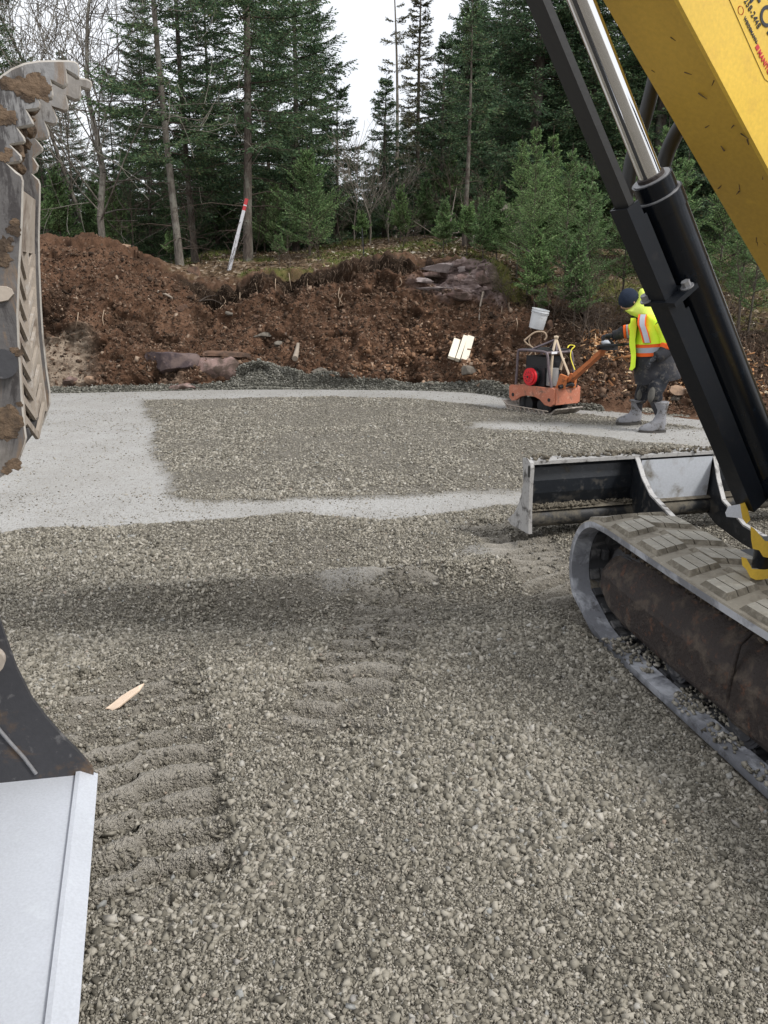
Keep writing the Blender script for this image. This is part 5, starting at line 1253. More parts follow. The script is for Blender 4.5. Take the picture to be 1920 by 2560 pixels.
# push arms: deep plates that taper back to the frame
for o, sg_ in ((.74, 1), (1.32, -1)):
    back = tk(-.05, .30, .62 if sg_ == 1 else 1.28)
    def ap(f, z):   # f: 0 at blade, 1 at frame
        a = bl(.03, 0, o); q = a.lerp(Vector((back.x, back.y, 0)), f); q.z = z; return q
    prof_a = [(0, DZ+.43), (.03, DZ+.37), (.07, DZ+.26), (.13, DZ+.14), (.3, DZ+.06), (1, DZ+.05), (1, DZ+.0), (.6, DZ-.03), (.3, DZ-.05), (.1, DZ-.03), (0, DZ+.02)] if sg_ == -1 else [(0, DZ+.43), (.05, DZ+.40), (.12, DZ+.32), (.22, DZ+.255), (.45, DZ+.215), (1, DZ+.20), (1, DZ+.05), (.6, DZ+.0), (.3, DZ-.05), (.1, DZ-.03), (0, DZ+.02)]
    bm = B(); hexa(bm, [ap(f, z)-DB*.008 for f, z in prof_a], [ap(f, z)+DB*.008 for f, z in prof_a]); arm = eo('push_arm', bm, M_BLDE, blade)
    bm = B()
    for (f1, z1), (f2, z2) in zip(prof_a[:5], prof_a[1:6]):
        hexa(bm, [ap(f1, z1)-DB*.015, ap(f1, z1)+DB*.015, ap(f1, z1+.012)+DB*.015, ap(f1, z1+.012)-DB*.015], [ap(f2, z2)-DB*.015, ap(f2, z2)+DB*.015, ap(f2, z2+.012)+DB*.015, ap(f2, z2+.012)-DB*.015])
    eo('arm_flange', bm, M_WRN, arm)
bm = B(); hexa(bm, [bl(.022, DZ+.10, .765), bl(.022, DZ+.10, 1.295), bl(-.005, DZ+.40, 1.29), bl(-.005, DZ+.40, .77)], [bl(.012, DZ+.10, .765), bl(.012, DZ+.10, 1.295), bl(-.015, DZ+.40, 1.29), bl(-.015, DZ+.40, .77)]); eo('centre_plate', bm, M_PNL, blade, bevel=.003)
# mud clods lying on the blade
rng2 = np.random.default_rng(33); n = 900
o = rng2.uniform(.02, BWD, n); base_ = np.array([list(bl(.04, DZ+.44, x)) for x in o]); base_ += rng2.normal(0, 1, (n, 3))*np.array([.028, .028, .006]); base_ = base_[rng2.uniform(0, 1, n) < .35+.9*fbm(base_, 3, 2, 55)+.35*(o > .6)]
m1 = stones('mud_clods', base_, rng2.uniform(.006, .018, len(base_)), M_MUD, rng2, jitter=.35, tilt=2); m1.parent = blade; m1['kind'] = 'stuff'; m1.matrix_parent_inverse = ROOT.copy() if False else Matrix()
n = 1200; o = rng2.uniform(.03, .72, n); f = rng2.uniform(-.03, .055, n); base_ = np.array([list(bl(a, DZ+.137, b)) for a, b in zip(f, o)]); base_ = base_[rng2.uniform(0, 1, n) < .45+.9*fbm(base_, 4, 2, 56)]
m1 = stones('mud_clods', base_, rng2.uniform(.005, .014, len(base_)), M_MUD, rng2, jitter=.35, tilt=2); m1.parent = blade; m1['kind'] = 'stuff'
# pivot castings of the boom swing post
def casting(name, pts, o1, o2, m, par=None, bevel=.008):
    bm = B(); q1 = [bpt(*bsolve(x, y, o1), o1) for x, y in pts]; q2 = [bpt(*bsolve(x, y, o2), o2) for x, y in pts]; hexa(bm, q1, q2); return eo(name, bm, m, par, bevel=bevel)
post = casting('swing_casting', [(1876, 1315), (1886, 1322), (1900, 1338), (1912, 1352), (1960, 1360), (1960, 1402), (1908, 1392), (1898, 1376), (1882, 1372), (1878, 1350)], -.10, -.045, M_YEL)
casting('swing_casting', [(1853, 1392), (1866, 1396), (1874, 1410), (1880, 1422), (1908, 1424), (1960, 1420), (1960, 1446), (1920, 1448), (1890, 1450), (1876, 1444), (1866, 1424), (1856, 1414)], -.13, -.05, M_YEL, post)
bm = B(); disc(bm, bpt(*bsolve(1935, 1405, -.05), -.05), (0, 0, 1), .075, .16, 28); eo('swing_pin', bm, M_BLK, post, smooth=50)
casting('cylinder_bracket', [(1850, 1260), (1862, 1256), (1870, 1275), (1876, 1300), (1866, 1310), (1856, 1296)], -.02, .06, M_YEL, post)
casting('steel_stop', [(1813, 1282), (1820, 1266), (1850, 1260), (1856, 1296), (1816, 1292)], -.05, .02, M_SHINE, post)
# ---- upper body standing out of the picture on the right
HB = Vector((2.45, 1.75, 0)); hx = Vector((-.55, .835, 0)).normalized(); hy = Vector((hx.y, -hx.x, 0))
def hp(a, b, z): q = HB+hx*a+hy*b; return Vector((q.x, q.y, z))
def hbox(bm, a0, a1, b0, b1, z0, z1): hexa(bm, [hp(a0, b0, z0), hp(a1, b0, z0), hp(a1, b1, z0), hp(a0, b1, z0)], [hp(a0, b0, z1), hp(a1, b0, z1), hp(a1, b1, z1), hp(a0, b1, z1)])
bm = B(); disc(bm, HB+Vector((0, 0, .6)), (0, 0, 1), .42, .12, 32); eo('slew_ring', bm, M_BLR, smooth=40)
bm = B(); hbox(bm, -.95, .62, -.72, .78, .66, .84); hbox(bm, -1.0, -.25, -.72, .8, .84, 1.35); house = eo('upper_body', bm, M_YEL, bevel=.03)
bm = B(); hbox(bm, -.2, .55, .0, .74, .845, .90)
for a, b in ((-.2, .0), (.5, .0), (-.2, .7), (.5, .7)): hbox(bm, a, a+.05, b, b+.05, .90, 2.38)
hbox(bm, -.24, .58, -.03, .78, 2.38, 2.46); eo('canopy', bm, M_BLK, house)
bm = B(); hbox(bm, -.1, .3, .2, .6, .90, 1.15); hbox(bm, -.18, -.08, .2, .6, 1.15, 1.6); eo('seat', bm, M_HOSE, house, bevel=.03)
bm = B(); hexa(bm, [hp(.62, -.25, .62), hp(.62, .05, .62), bpt(-.25, .72, .1), bpt(-.25, .72, -.1)], [hp(.62, -.25, 1.0), hp(.62, .05, 1.0), bpt(-.25, 1.15, .1), bpt(-.25, 1.15, -.1)]); eo('swing_post', bm, M_BLK, house)

# packed mud on the track frame and inside the belt
rng3 = np.random.default_rng(44); n = 2600; s_ = rng3.uniform(-1.9, .25, n); o_ = rng3.uniform(.13, .30, n)
b3 = np.array([list(tk(a, .425+rng3.uniform(-.01, .012), b)) for a, b in zip(s_, o_)]); m1 = stones('packed_mud', b3, rng3.uniform(.006, .020, n), M_MUDD, rng3, jitter=.4, tilt=2); m1.parent = belt; m1['kind'] = 'stuff'; m1.matrix_parent_inverse = Matrix()
n = 1500; s_ = rng3.uniform(-1.9, .1, n); o_ = np.abs(rng3.normal(.10, .07, n)); k_ = (o_ < .36) & (fbm(np.stack([s_, o_, o_*0], 1), 9, 2, 77) > -.1); b3 = np.array([list(tk(a, .036, b)) for a, b in zip(s_[k_], o_[k_])])
m1 = stones('packed_mud', b3, rng3.uniform(.004, .013, len(b3)), M_ST, rng3, base=CUBE, jitter=.4, tilt=2); m1.parent = belt; m1['kind'] = 'stuff'
# ================================================================== PERSON
def skin(name, verts, edges, radii, m, parent=None, sub=2, root=0):
    me = bpy.data.meshes.new(name); me.from_pydata([tuple(v) for v in verts], edges, [])
    o = bpy.data.objects.new(name, me); COL.objects.link(o)
    md = o.modifiers.new('s', 'SKIN'); md.use_smooth_shade = True; sd = o.modifiers.new('d', 'SUBSURF'); sd.levels = sub; sd.render_levels = sub
    for i, r in enumerate(radii):
        sv = me.skin_vertices[0].data[i]; sv.radius = (r, r) if isinstance(r, (int, float)) else r; sv.use_root = (i == root)
    dg = bpy.context.evaluated_depsgraph_get(); m2 = bpy.data.meshes.new_from_object(o.evaluated_get(dg)); o.modifiers.clear(); o.data = m2
    m2.materials.clear()
    if m: m2.materials.append(m)
    m2.polygons.foreach_set('use_smooth', np.ones(len(m2.polygons), dtype=bool))
    if parent: o.parent = parent
    return o
def crumple(o, amp, scale, seed):
    me = o.data; n = len(me.vertices); co = np.empty(n*3, np.float32); me.vertices.foreach_get('co', co); co = co.reshape(-1, 3)
    no = np.empty(n*3, np.float32); me.vertices.foreach_get('normal', no); no = no.reshape(-1, 3)
    co += no*(fbm(co, scale, 3, seed)*amp)[:, None]; me.vertices.foreach_set('co', co.ravel()); me.update()
def cloth(name, c, rough=.8, var=.3, sc=9, dirt=None, b=.5):
    m, t, p = nodes(name); o = objco(t); n = noise(t, sc, 7, .65, o, .5); n2 = noise(t, sc*7, 4, .6, o)
    col = mixn(t, n, [x*(1-var) for x in c], [x*(1+var) for x in c])
    if dirt: col = mixn(t, ramp(t, noise(t, sc*1.4, 7, .7, o), [(.52, 0), (.6, 1)]).outputs[0], col, dirt)
    t.links.new(col, p.inputs['Base Color']); p.inputs['Roughness'].default_value = rough; p.inputs['Specular IOR Level'].default_value = .25
    bump(t, p, mixn(t, .3, n, n2), b, .02); return m
M_HIV = cloth('hi_vis_yellow', (.72, .98, .06), .7, .08, 6, b=.4); M_ORG = cloth('hi_vis_orange', (.90, .14, .025), .7, .06, 6, b=.2); M_REFL = cloth('reflective_tape', (.42, .44, .50), .35, .1, 20, b=.1)
M_HIVL = cloth('hi_vis_collar', (.78, .92, .16), .7, .06, 6, b=.3)
M_DCL = cloth('dark_work_cloth', (.035, .036, .042), .85, .3, 9, dirt=(.075, .07, .068)); M_PNT = cloth('muddy_trousers', (.018, .02, .026), .8, .3, 8, dirt=(.085, .08, .075))
M_HAT = cloth('navy_knit', (.018, .026, .045), .95, .25, 40); M_GLV = cloth('grey_glove', (.035, .037, .042), .8, .3, 30, dirt=(.13, .13, .14)); M_SKIN = plain('skin', (.42, .25, .19), .5, var=.08)
M_BOOT = cloth('muddy_rubber_boot', (.24, .24, .255), .75, .25, 9, dirt=(.10, .095, .088)); M_SOLE = plain('boot_sole', (.06, .055, .05), .9); M_KNEE = cloth('muddy_knee_patch', (.11, .105, .095), .9, .35, 14)
PY_ = 9.15
def pp(x, y, Y=PY_): return P(x, y, Y)
base_p = G(1620, 1070); base_p.z = 0
per = thing('person', 'worker in yellow and orange reflective jacket, dark beanie and muddy grey boots, bending over', 'person', base_p)
PINV = Matrix.Translation(-base_p)
def po(o, par=None):
    o.parent = par or per
    if par is None: o.matrix_parent_inverse = PINV
    return o
# continuous body under the clothes
V = [pp(1645, 915), pp(1638, 880), pp(1632, 840), pp(1622, 806), pp(1604, 782), pp(1585, 768),
     pp(1632, 925, 9.28), pp(1598, 984, 9.34), pp(1596, 1040, 9.42), pp(1593, 1054, 9.40), pp(1575, 1058, 9.40),
     pp(1652, 925, 9.05), pp(1630, 990, 8.98), pp(1649, 1045, 8.96), pp(1649, 1068, 8.96), pp(1632, 1074, 8.96),
     pp(1610, 812, 9.33), pp(1582, 838, 9.42), pp(1545, 838, 9.45), pp(1530, 838, 9.45),
     pp(1648, 812, 8.97), pp(1672, 866, 8.92), pp(1642, 892, 8.90), pp(1630, 900, 8.9)]
Ed = [(0, 1), (1, 2), (2, 3), (3, 4), (4, 5), (0, 6), (6, 7), (7, 8), (8, 9), (9, 10), (0, 11), (11, 12), (12, 13), (13, 14), (14, 15), (3, 16), (16, 17), (17, 18), (18, 19), (3, 20), (20, 21), (21, 22), (22, 23)]
Rr = [.125, .12, .13, .10, .055, .06, .098, .062, .034, .028, .018, .098, .062, .034, .028, .018, .062, .05, .036, .03, .062, .05, .036, .03]
body = po(skin('body', V, Ed, Rr, M_DCL)); body['label'] = 'dark clothed body'
# head with face, tilted down
hc = pp(1573, 752); hd = (pp(1540, 762)-hc); fd = Vector((-.80, -.18, -.52)).normalized(); rt = fd.cross(Vector((0, 0, 1))).normalized(); upd = rt.cross(fd)
bm = B(); r = bmesh.ops.create_icosphere(bm, subdivisions=4, radius=1)
for v in bm.verts:
    a = v.co.copy(); x, y, z = a.x, a.y, a.z       # x forward, y side, z up
    wx = .098*(1+.05*z) if x > 0 else .10; wz = .118; wy = .078*(1-.22*max(0, -z))
    X = x*wx; Y_ = y*wy; Z = z*wz
    if x > 0:
        X -= .012*max(0, -z-.2)*1; X += .026*math.exp(-((y/.16)**2+((z+.12)/.20)**2))         # nose
        X -= .010*(math.exp(-(((abs(y)-.36)/.14)**2+((z-.06)/.12)**2)))                  # eye sockets
        X += .006*math.exp(-((y/.3)**2+((z+.50)/.10)**2)); X += .010*math.exp(-((y/.3)**2+((z+.86)/.16)**2))
    v.co = hc+fd*X+rt*Y_+upd*Z
head = po(obj('head', bm, M_SKIN, None, smooth=180))
for s in (-1, 1):
    bm = B(); bmesh.ops.create_icosphere(bm, subdivisions=2, radius=.011)
    for v in bm.verts: v.co = hc+fd*(v.co.x+.082)+rt*(v.co.y+s*.030)+upd*(v.co.z+.008)
    po(obj('eye', bm, plain('eye_white', (.6, .58, .55), .3), None, smooth=180), head)
    bm = B(); bmesh.ops.create_icosphere(bm, subdivisions=2, radius=1)
    for v in bm.verts: v.co = hc+fd*(v.co.x*.012-.005)+rt*(v.co.y*.008+s*.080)+upd*(v.co.z*.03-.01)
    po(obj('ear', bm, M_SKIN, None, smooth=180), head)
bm = B(); bmesh.ops.create_icosphere(bm, subdivisions=4, radius=1)
for v in bm.verts:
    a = v.co.copy(); n_ = .5*math.sin(a.z*60)*.003
    k = 1.0 if a.z > -.35 else .93
    v.co = hc+fd*(a.x*(.116+n_)*k-.004)+rt*(a.y*(.096+n_)*k)+upd*((a.z*.120 if a.z > 0 else a.z*.105)+.018)
hat = po(obj('beanie', bm, M_HAT, None, smooth=180)); crumple(hat, .006, 12, 3)
bm = B(); tube(bm, [hc-fd*.02-upd*.05, hc-fd*.035-upd*.12, pp(1600, 795)], [.075, .072, .08], 18); po(obj('neck_warmer', bm, M_HAT, None, smooth=180))
# jacket, lofted ring by ring; material by height
def loft(rings, n=40):
    """rings: (centre, half width across the picture, half depth)"""
    bm = B(); R_ = []
    for i, (c, a, b, tilt) in enumerate(rings):
        q = []
        for k in range(n):
            t = 2*math.pi*k/n; e = 2.5; cx_ = math.copysign(abs(math.cos(t))**(2/e), math.cos(t)); sy_ = math.copysign(abs(math.sin(t))**(2/e), math.sin(t))
            q.append(bm.verts.new(c+Vector((cx_*a, sy_*b, cx_*tilt))))
        R_.append(q)
    for a, b in zip(R_[:-1], R_[1:]):
        for k in range(n): bm.faces.new([a[k], a[(k+1) % n], b[(k+1) % n], b[k]])
    return bm
def interp_rings(K, m=5):
    o = []
    for a, b in zip(K[:-1], K[1:]):
        for j in range(m):
            t = j/m; o.append(tuple((a[i]*(1-t)+b[i]*t) for i in range(4)))
    o.append(K[-1]); return o
K = [(pp(1643, 952), .245, .185, .045), (pp(1640, 930), .235, .19, .035), (pp(1636, 905), .215, .19, .03), (pp(1634, 884), .205, .19, .02)]
bm = loft(interp_rings(K)); jl = po(obj('jacket_skirt', bm, M_DCL, None, smooth=180)); crumple(jl, .035, 8, 9)
def band(name, K, m, amp=.008):
    bm = loft(interp_rings(K, 3)); o = po(obj(name, bm, m, None, smooth=180)); crumple(o, amp, 7, 9); return o
band('orange_band', [(pp(1634, 886), .211, .196, .02), (pp(1634, 877), .210, .196, .02)], M_ORG); band('reflective_band', [(pp(1634, 877), .209, .195, .02), (pp(1633, 864), .209, .195, .02)], M_REFL); band('orange_band', [(pp(1633, 864), .210, .196, .02), (pp(1633, 855), .209, .195, .02)], M_ORG)
K = [(pp(1633, 856), .207, .193, .02), (pp(1634, 835), .20, .195, .0), (pp(1634, 815), .185, .20, -.02), (pp(1630, 798), .15, .195, -.04), (pp(1618, 786), .10, .13, -.04), (pp(1608, 781), .06, .07, -.03)]
jk = band('jacket', K, M_HIV, .022)
# shoulder strap (orange-silver-orange) running over the chest side
def strap(pts, Y, wd, m, nm, dY):
    bm = B(); L_ = []; 
    for (x0, x1, y) in pts: L_.append((pp(x0, y, Y), pp(x1, y, Y)))
    a = [bm.verts.new(p[0]) for p in L_]; b = [bm.verts.new(p[1]) for p in L_]; c = [bm.verts.new(p[0]+Vector((0, .02, 0))) for p in L_]; d = [bm.verts.new(p[1]+Vector((0, .02, 0))) for p in L_]
    for i in range(len(L_)-1):
        bm.faces.new([a[i], b[i], b[i+1], a[i+1]]); bm.faces.new([c[i], d[i], d[i+1], c[i+1]]); bm.faces.new([a[i], c[i], c[i+1], a[i+1]]); bm.faces.new([b[i], d[i], d[i+1], b[i+1]])
    return po(obj(nm, bm, m, None, smooth=180), jk)
jk_inv = None
sx = lambda y: np.interp(y, [760, 790, 810, 830, 857], [1612, 1600, 1598, 1605, 1612])
sY = lambda y: np.interp(y, [775, 790, 810, 830, 857], [9.02, 8.965, 8.945, 8.95, 8.955])
def strap2(dx0, dx1, m, nm, pr=0):
    bm = B(); a, b, c, d = [], [], [], []
    for y in np.linspace(786, 857, 9):
        Y = sY(y)-pr; a.append(bm.verts.new(pp(sx(y)+dx0, y, Y))); b.append(bm.verts.new(pp(sx(y)+dx1, y, Y-.004))); c.append(bm.verts.new(pp(sx(y)+dx0, y, Y+.06))); d.append(bm.verts.new(pp(sx(y)+dx1, y, Y+.06)))
    for i in range(8):
        for q in ([a[i], b[i], b[i+1], a[i+1]], [c[i], a[i], a[i+1], c[i+1]], [b[i], d[i], d[i+1], b[i+1]], [c[i], d[i], d[i+1], c[i+1]]): bm.faces.new(q)
    return po(obj(nm, bm, m, None, smooth=60))
strap2(-5, 16, M_ORG, 'orange_strap'); strap2(0, 13, M_REFL, 'reflective_strap', .006)
# open front flap
bm = B(); fa = [(1577, 795), (1574, 830), (1573, 860), (1578, 890), (1576, 915), (1573, 924), (1580, 926), (1588, 918), (1590, 890), (1588, 850), (1592, 815), (1590, 795)]
hexa(bm, [pp(x, y, 9.02) for x, y in fa], [pp(x, y, 9.30) for x, y in fa]); fp = po(obj('jacket_front', bm, M_HIV, None, bevel=.01))
# collar / hood standing up behind the head
hd_ = [(pp(1606, 716, 9.15), .010, .05), (pp(1604, 735, 9.15), .04, .12), (pp(1598, 755, 9.15), .065, .15), (pp(1592, 775, 9.15), .095, .165), (pp(1600, 790, 9.15), .105, .17), (pp(1612, 800, 9.15), .10, .16)]
bm = B(); n = 28; rr = []
hood = [((1602, 722), (1609, 722), .04), ((1597, 732), (1617, 733), .08), ((1589, 748), (1626, 746), .12), ((1577, 764), (1632, 762), .145), ((1563, 777), (1640, 785), .155), ((1575, 786), (1642, 800), .15), ((1590, 796), (1640, 808), .13)]
for (l_, r_, b) in hood:
    pl, pr_ = pp(*l_), pp(*r_); c = (pl+pr_)/2; a = (pr_-pl)/2
    rr.append([bm.verts.new(c+a*math.cos(2*math.pi*k/n)+Vector((0, b*math.sin(2*math.pi*k/n), 0))) for k in range(n)])
for a, b in zip(rr[:-1], rr[1:]):
    for k in range(n): bm.faces.new([a[k], a[(k+1) % n], b[(k+1) % n], b[k]])
bm.faces.new(rr[0]); hdo = po(obj('hood', bm, M_HIVL, None, smooth=70)); crumple(hdo, .008, 9, 4)
# sleeves and gloves
def sleeve(pts, rs, m, nm, amp=.008):
    bm = B(); tube(bm, smooth_path([pp(*p) for p in pts], 4), [float(x) for x in np.interp(np.linspace(0, 1, (len(pts)-1)*4+1), np.linspace(0, 1, len(rs)), rs)], 20)
    o = po(obj(nm, bm, m, None, smooth=180)); crumple(o, amp, 9, 6); return o
sleeve([(1612, 808, 9.30), (1590, 820, 9.36), (1578, 828, 9.4)], [.10, .085, .078], M_HIV, 'sleeve')
sleeve([(1581, 826, 9.39), (1574, 828, 9.41)], [.082, .080], M_ORG, 'orange_band'); sleeve([(1574, 828, 9.41), (1566, 829, 9.42)], [.080, .079], M_REFL, 'reflective_band'); sleeve([(1566, 829, 9.42), (1559, 830, 9.43)], [.080, .077], M_ORG, 'orange_band')
sleeve([(1560, 830, 9.43), (1545, 836, 9.44), (1531, 838, 9.45)], [.074, .062, .05], M_DCL, 'cuff')
sleeve([(1655, 806, 8.98), (1668, 835, 8.93), (1672, 862, 8.9)], [.10, .09, .085], M_HIV, 'sleeve'); sleeve([(1672, 860, 8.9), (1668, 873, 8.9)], [.089, .086], M_ORG, 'orange_band'); sleeve([(1669, 871, 8.9), (1655, 886, 8.88), (1640, 893, 8.87)], [.08, .07, .058], M_DCL, 'cuff')
def glove(wrist, d, palm_n, nm, curl=1.0):
    """five separate bent fingers on a palm; d: hand direction, palm_n: side the fingers curl to"""
    d = Vector(d).normalized(); pn = Vector(palm_n); pn = (pn-d*pn.dot(d)).normalized(); sd = d.cross(pn)
    Vv = [wrist-d*.02, wrist+d*.02, wrist+d*.06, wrist+d*.085]; E_ = [(0, 1), (1, 2), (2, 3)]; Rd = [.030, (.034, .022), (.040, .020), (.040, .016)]
    h = po(skin(nm, Vv, E_, Rd, M_GLV, sub=2))
    for i, (o_, L_) in enumerate(((-.030, .078), (-.010, .086), (.011, .080), (.030, .064))):
        r0 = wrist+d*.075+sd*o_; q = [r0]; dd = d.copy()
        for j, (s_, a_) in enumerate(((.42, 28), (.32, 52), (.26, 42))):
            dd = (Matrix.Rotation(R(a_*curl), 3, sd) @ dd) if (Matrix.Rotation(R(10), 3, sd) @ d).dot(pn) > 0 else (Matrix.Rotation(R(-a_*curl), 3, sd) @ dd)
            q.append(q[-1]+dd*L_*s_)
        po(skin('finger', q, [(0, 1), (1, 2), (2, 3)], [.0115, .0105, .0098, .0085], M_GLV, sub=1), None)
    tb = wrist+d*.03-sd*.03; q = [tb, tb-sd*.022+d*.022+pn*.006, tb-sd*.024+d*.045+pn*.024]
    po(skin('thumb', q, [(0, 1), (1, 2)], [.014, .0125, .010], M_GLV, sub=1), None)
    return h
glove(pp(1530, 838, 9.45), (-1, -.1, -.05), (0, .2, -1), 'glove'); glove(pp(1638, 894, 8.87), (-.75, -.05, -.6), (.5, .3, -.8), 'glove', .7)
# trousers, knee patches, boots
tr = po(skin('trousers', [pp(1645, 925), pp(1644, 905), pp(1632, 940, 9.27), pp(1602, 985, 9.34), pp(1598, 1008, 9.4), pp(1654, 940, 9.04), pp(1632, 988, 8.98), pp(1650, 1010, 8.95)],
             [(0, 1), (0, 2), (2, 3), (3, 4), (0, 5), (5, 6), (6, 7)], [.15, .14, .12, .088, .062, .125, .094, .066], M_PNT, sub=3)); crumple(tr, .034, 11, 21)
for x, y, Y, s in ((1593, 984, 9.28, .050), (1622, 987, 8.92, .056)):
    bm = B(); bmesh.ops.create_icosphere(bm, subdivisions=3, radius=1)
    for v in bm.verts: v.co = pp(x, y, Y)+Vector((v.co.x*s*.7+.03, v.co.y*s*.8, v.co.z*s*1.5+v.co.x*.02))
    po(obj('knee_patch', bm, M_KNEE, None, smooth=180))
def boot(ax_, ay, Yb, tx, ty, topx, topy, Yt):
    heel = pp(ax_, ay, Yb); toe = pp(tx, ty, Yb); gz_ = 0.0; f = Vector((toe.x-heel.x, toe.y-heel.y, 0)).normalized(); L_ = .30; s = Vector((-f.y, f.x, 0))
    h0 = Vector((heel.x, heel.y, 0)); zz = float(height(np.array([h0.x]), np.array([h0.y]))[0][0])+.0; top = pp(topx, topy, Yt)
    bm = B(); n = 24; rr = []
    st = [(-.02, .03, .040, .03), (.0, .10, .052, .0)]
    # sole outline extruded
    so = []
    for k in range(28):
        t = 2*math.pi*k/28; c_, s_ = math.cos(t), math.sin(t); so.append((.115+c_*.155, s_*(.052 if c_ > 0 else .042)))
    hexa(bm, [h0+f*(a-.02)+s*b+Vector((0, 0, zz-.004)) for a, b in so], [h0+f*(a-.02)+s*b+Vector((0, 0, zz+.028)) for a, b in so]); bt_ = po(obj('boot_sole', bm, M_SOLE, None, bevel=.005)); 
    bm = B(); rings = [(.11, .145, .05, .030), (.105, .148, .052, .045), (.09, .135, .052, .075), (.055, .105, .05, .105), (.028, .075, .05, .135), (.02, .062, .052, .18), (.02, .066, .058, .26)]
    for cx_, a, b, z in rings:
        c = h0+f*cx_+Vector((0, 0, zz+z)); rr.append([bm.verts.new(c+f*math.cos(2*math.pi*k/n)*a+s*math.sin(2*math.pi*k/n)*b) for k in range(n)])
    c5 = h0+f*.02+Vector((0, 0, zz+.26)); tv_ = Vector((top.x, top.y, top.z))
    for q, r_ in ((.5, .080), (.97, .094), (1, .090)):
        c = c5.lerp(tv_, q); rr.append([bm.verts.new(c+f*math.cos(2*math.pi*k/n)*r_+s*math.sin(2*math.pi*k/n)*r_*.92) for k in range(n)])
    for a, b in zip(rr[:-1], rr[1:]):
        for k in range(n): bm.faces.new([a[k], a[(k+1) % n], b[(k+1) % n], b[k]])
    bm.faces.new(rr[0][::-1]); bm.faces.new(rr[-1]); o = po(obj('boot', bm, M_BOOT, None, smooth=80)); crumple(o, .008, 10, 31); o2 = bt_; o2.parent = o; o2.matrix_parent_inverse = Matrix.Translation(-base_p) @ Matrix() if False else Matrix()
    o2.matrix_parent_inverse = Matrix()
boot(1592, 1062, 9.40, 1550, 1062, 1594, 1000, 9.37); boot(1652, 1080, 8.96, 1606, 1080, 1652, 1004, 8.96)

# ================================================================== PLATE COMPACTOR
M_CO = grunge('faded_orange_paint', (.52, .185, .11), (.17, .11, .08), amt=.4, scale=8, rough=.7, bumps=.4, bdist=.004, third=(.58, .30, .21), fine=60, thr=.57)
M_CO2 = grunge('orange_paint', (.55, .17, .05), (.07, .045, .035), amt=.4, scale=10, rough=.6, bumps=.3, bdist=.004, third=(.35, .09, .03), fine=60, thr=.60)
M_CAGE = plain('cage_tube', (.14, .11, .12), .5, .2, .3, 25); M_CBK = plain('black_casing', (.012, .013, .016), .45, 0, .3, 20); M_RED = plain('red_fan_cover', (.62, .02, .03), .4, 0, .15, 20)
M_ROPE = plain('tan_strap', (.52, .42, .31), .9, 0, .2, 30, .4); M_YST = plain('yellow_strap', (.72, .62, .06), .8, 0, .2, 30); M_PLT = grunge('compactor_plate', (.35, .31, .27), (.15, .13, .11), amt=.5, scale=12, rough=.8, bumps=.3, third=(.45, .42, .38))
c0 = G(1372, 1040); CF = Vector((-.57, .82, 0)).normalized(); 
cc0 = c0+CF*.30+Vector((CF.y, -CF.x, 0))*.20
com = thing('plate_compactor', 'orange plate compactor with a black engine cage, red fan cover and raised orange handle', 'plate compactor', (cc0.x, cc0.y, .01), math.atan2(CF.y, CF.x))
def co(nm, bm, m, par=None, **k): return obj(nm, bm, m, par or com, **k)
# base plate with turned up ends
bm = B(); pr = [(-.46, .085), (-.40, .03), (-.34, .0), (.36, .0), (.43, .03), (.50, .10), (.485, .112), (.42, .048), (.35, .022), (-.33, .022), (-.39, .05), (-.445, .098)]
hexa(bm, [Vector((x, -.25, z)) for x, z in pr], [Vector((x, .25, z)) for x, z in pr]); bp_ = co('base_plate', bm, M_PLT, bevel=.004)
bm = B()
for y in (-.262, .262):
    for i in range(9):
        x0 = -.30+i*.085; hexa(bm, [Vector((x0, y-.010, .0)), Vector((x0+.012, y-.010, .0)), Vector((x0+.052, y-.010, .055)), Vector((x0+.040, y-.010, .055))], [Vector((x0, y+.010, .0)), Vector((x0+.012, y+.010, .0)), Vector((x0+.052, y+.010, .055)), Vector((x0+.040, y+.010, .055))])
    tube(bm, [(-.34, y, .006), (.40, y, .006)], .008, 8); tube(bm, [(-.34, y, .058), (.40, y, .058), (.49, y, .11)], .008, 8)
co('plate_ribs', bm, M_LADD, bp_)
bm = B()
for x, y in ((-.22, -.15), (-.22, .15), (.22, -.15), (.22, .15)): disc(bm, (x, y, .11), (0, 0, 1), .05, .14, 16)
tube(bm, [(.12, -.16, .10), (.12, .16, .10)], .085, 20); tube(bm, [(-.12, -.16, .10), (-.12, .16, .10)], .075, 20); co('exciter', bm, M_CBK, bp_, smooth=50)
# orange body frame with arched lower edge
def side(y0, y1, bm):
    pr = [(-.40, .15), (-.36, .12), (-.26, .13), (-.17, .19), (-.08, .215), (.08, .215), (.19, .185), (.27, .13), (.34, .12), (.39, .16), (.40, .30), (.37, .325), (.22, .325), (.18, .345), (-.25, .345), (-.36, .355), (-.40, .34)]
    hexa(bm, [Vector((x, y0, z)) for x, z in pr], [Vector((x, y1, z)) for x, z in pr])
bm = B(); side(.205, .245, bm); fr_ = co('orange_frame', bm, M_CO, bevel=.008)
bm = B(); side(-.245, -.205, bm); co('frame_side', bm, M_CO, fr_, bevel=.008)
bm = B(); hexa(bm, [Vector((-.41, -.205, .14)), Vector((-.37, -.205, .14)), Vector((-.37, .205, .14)), Vector((-.41, .205, .14))], [Vector((-.41, -.205, .34)), Vector((-.37, -.205, .34)), Vector((-.37, .205, .34)), Vector((-.41, .205, .34))])
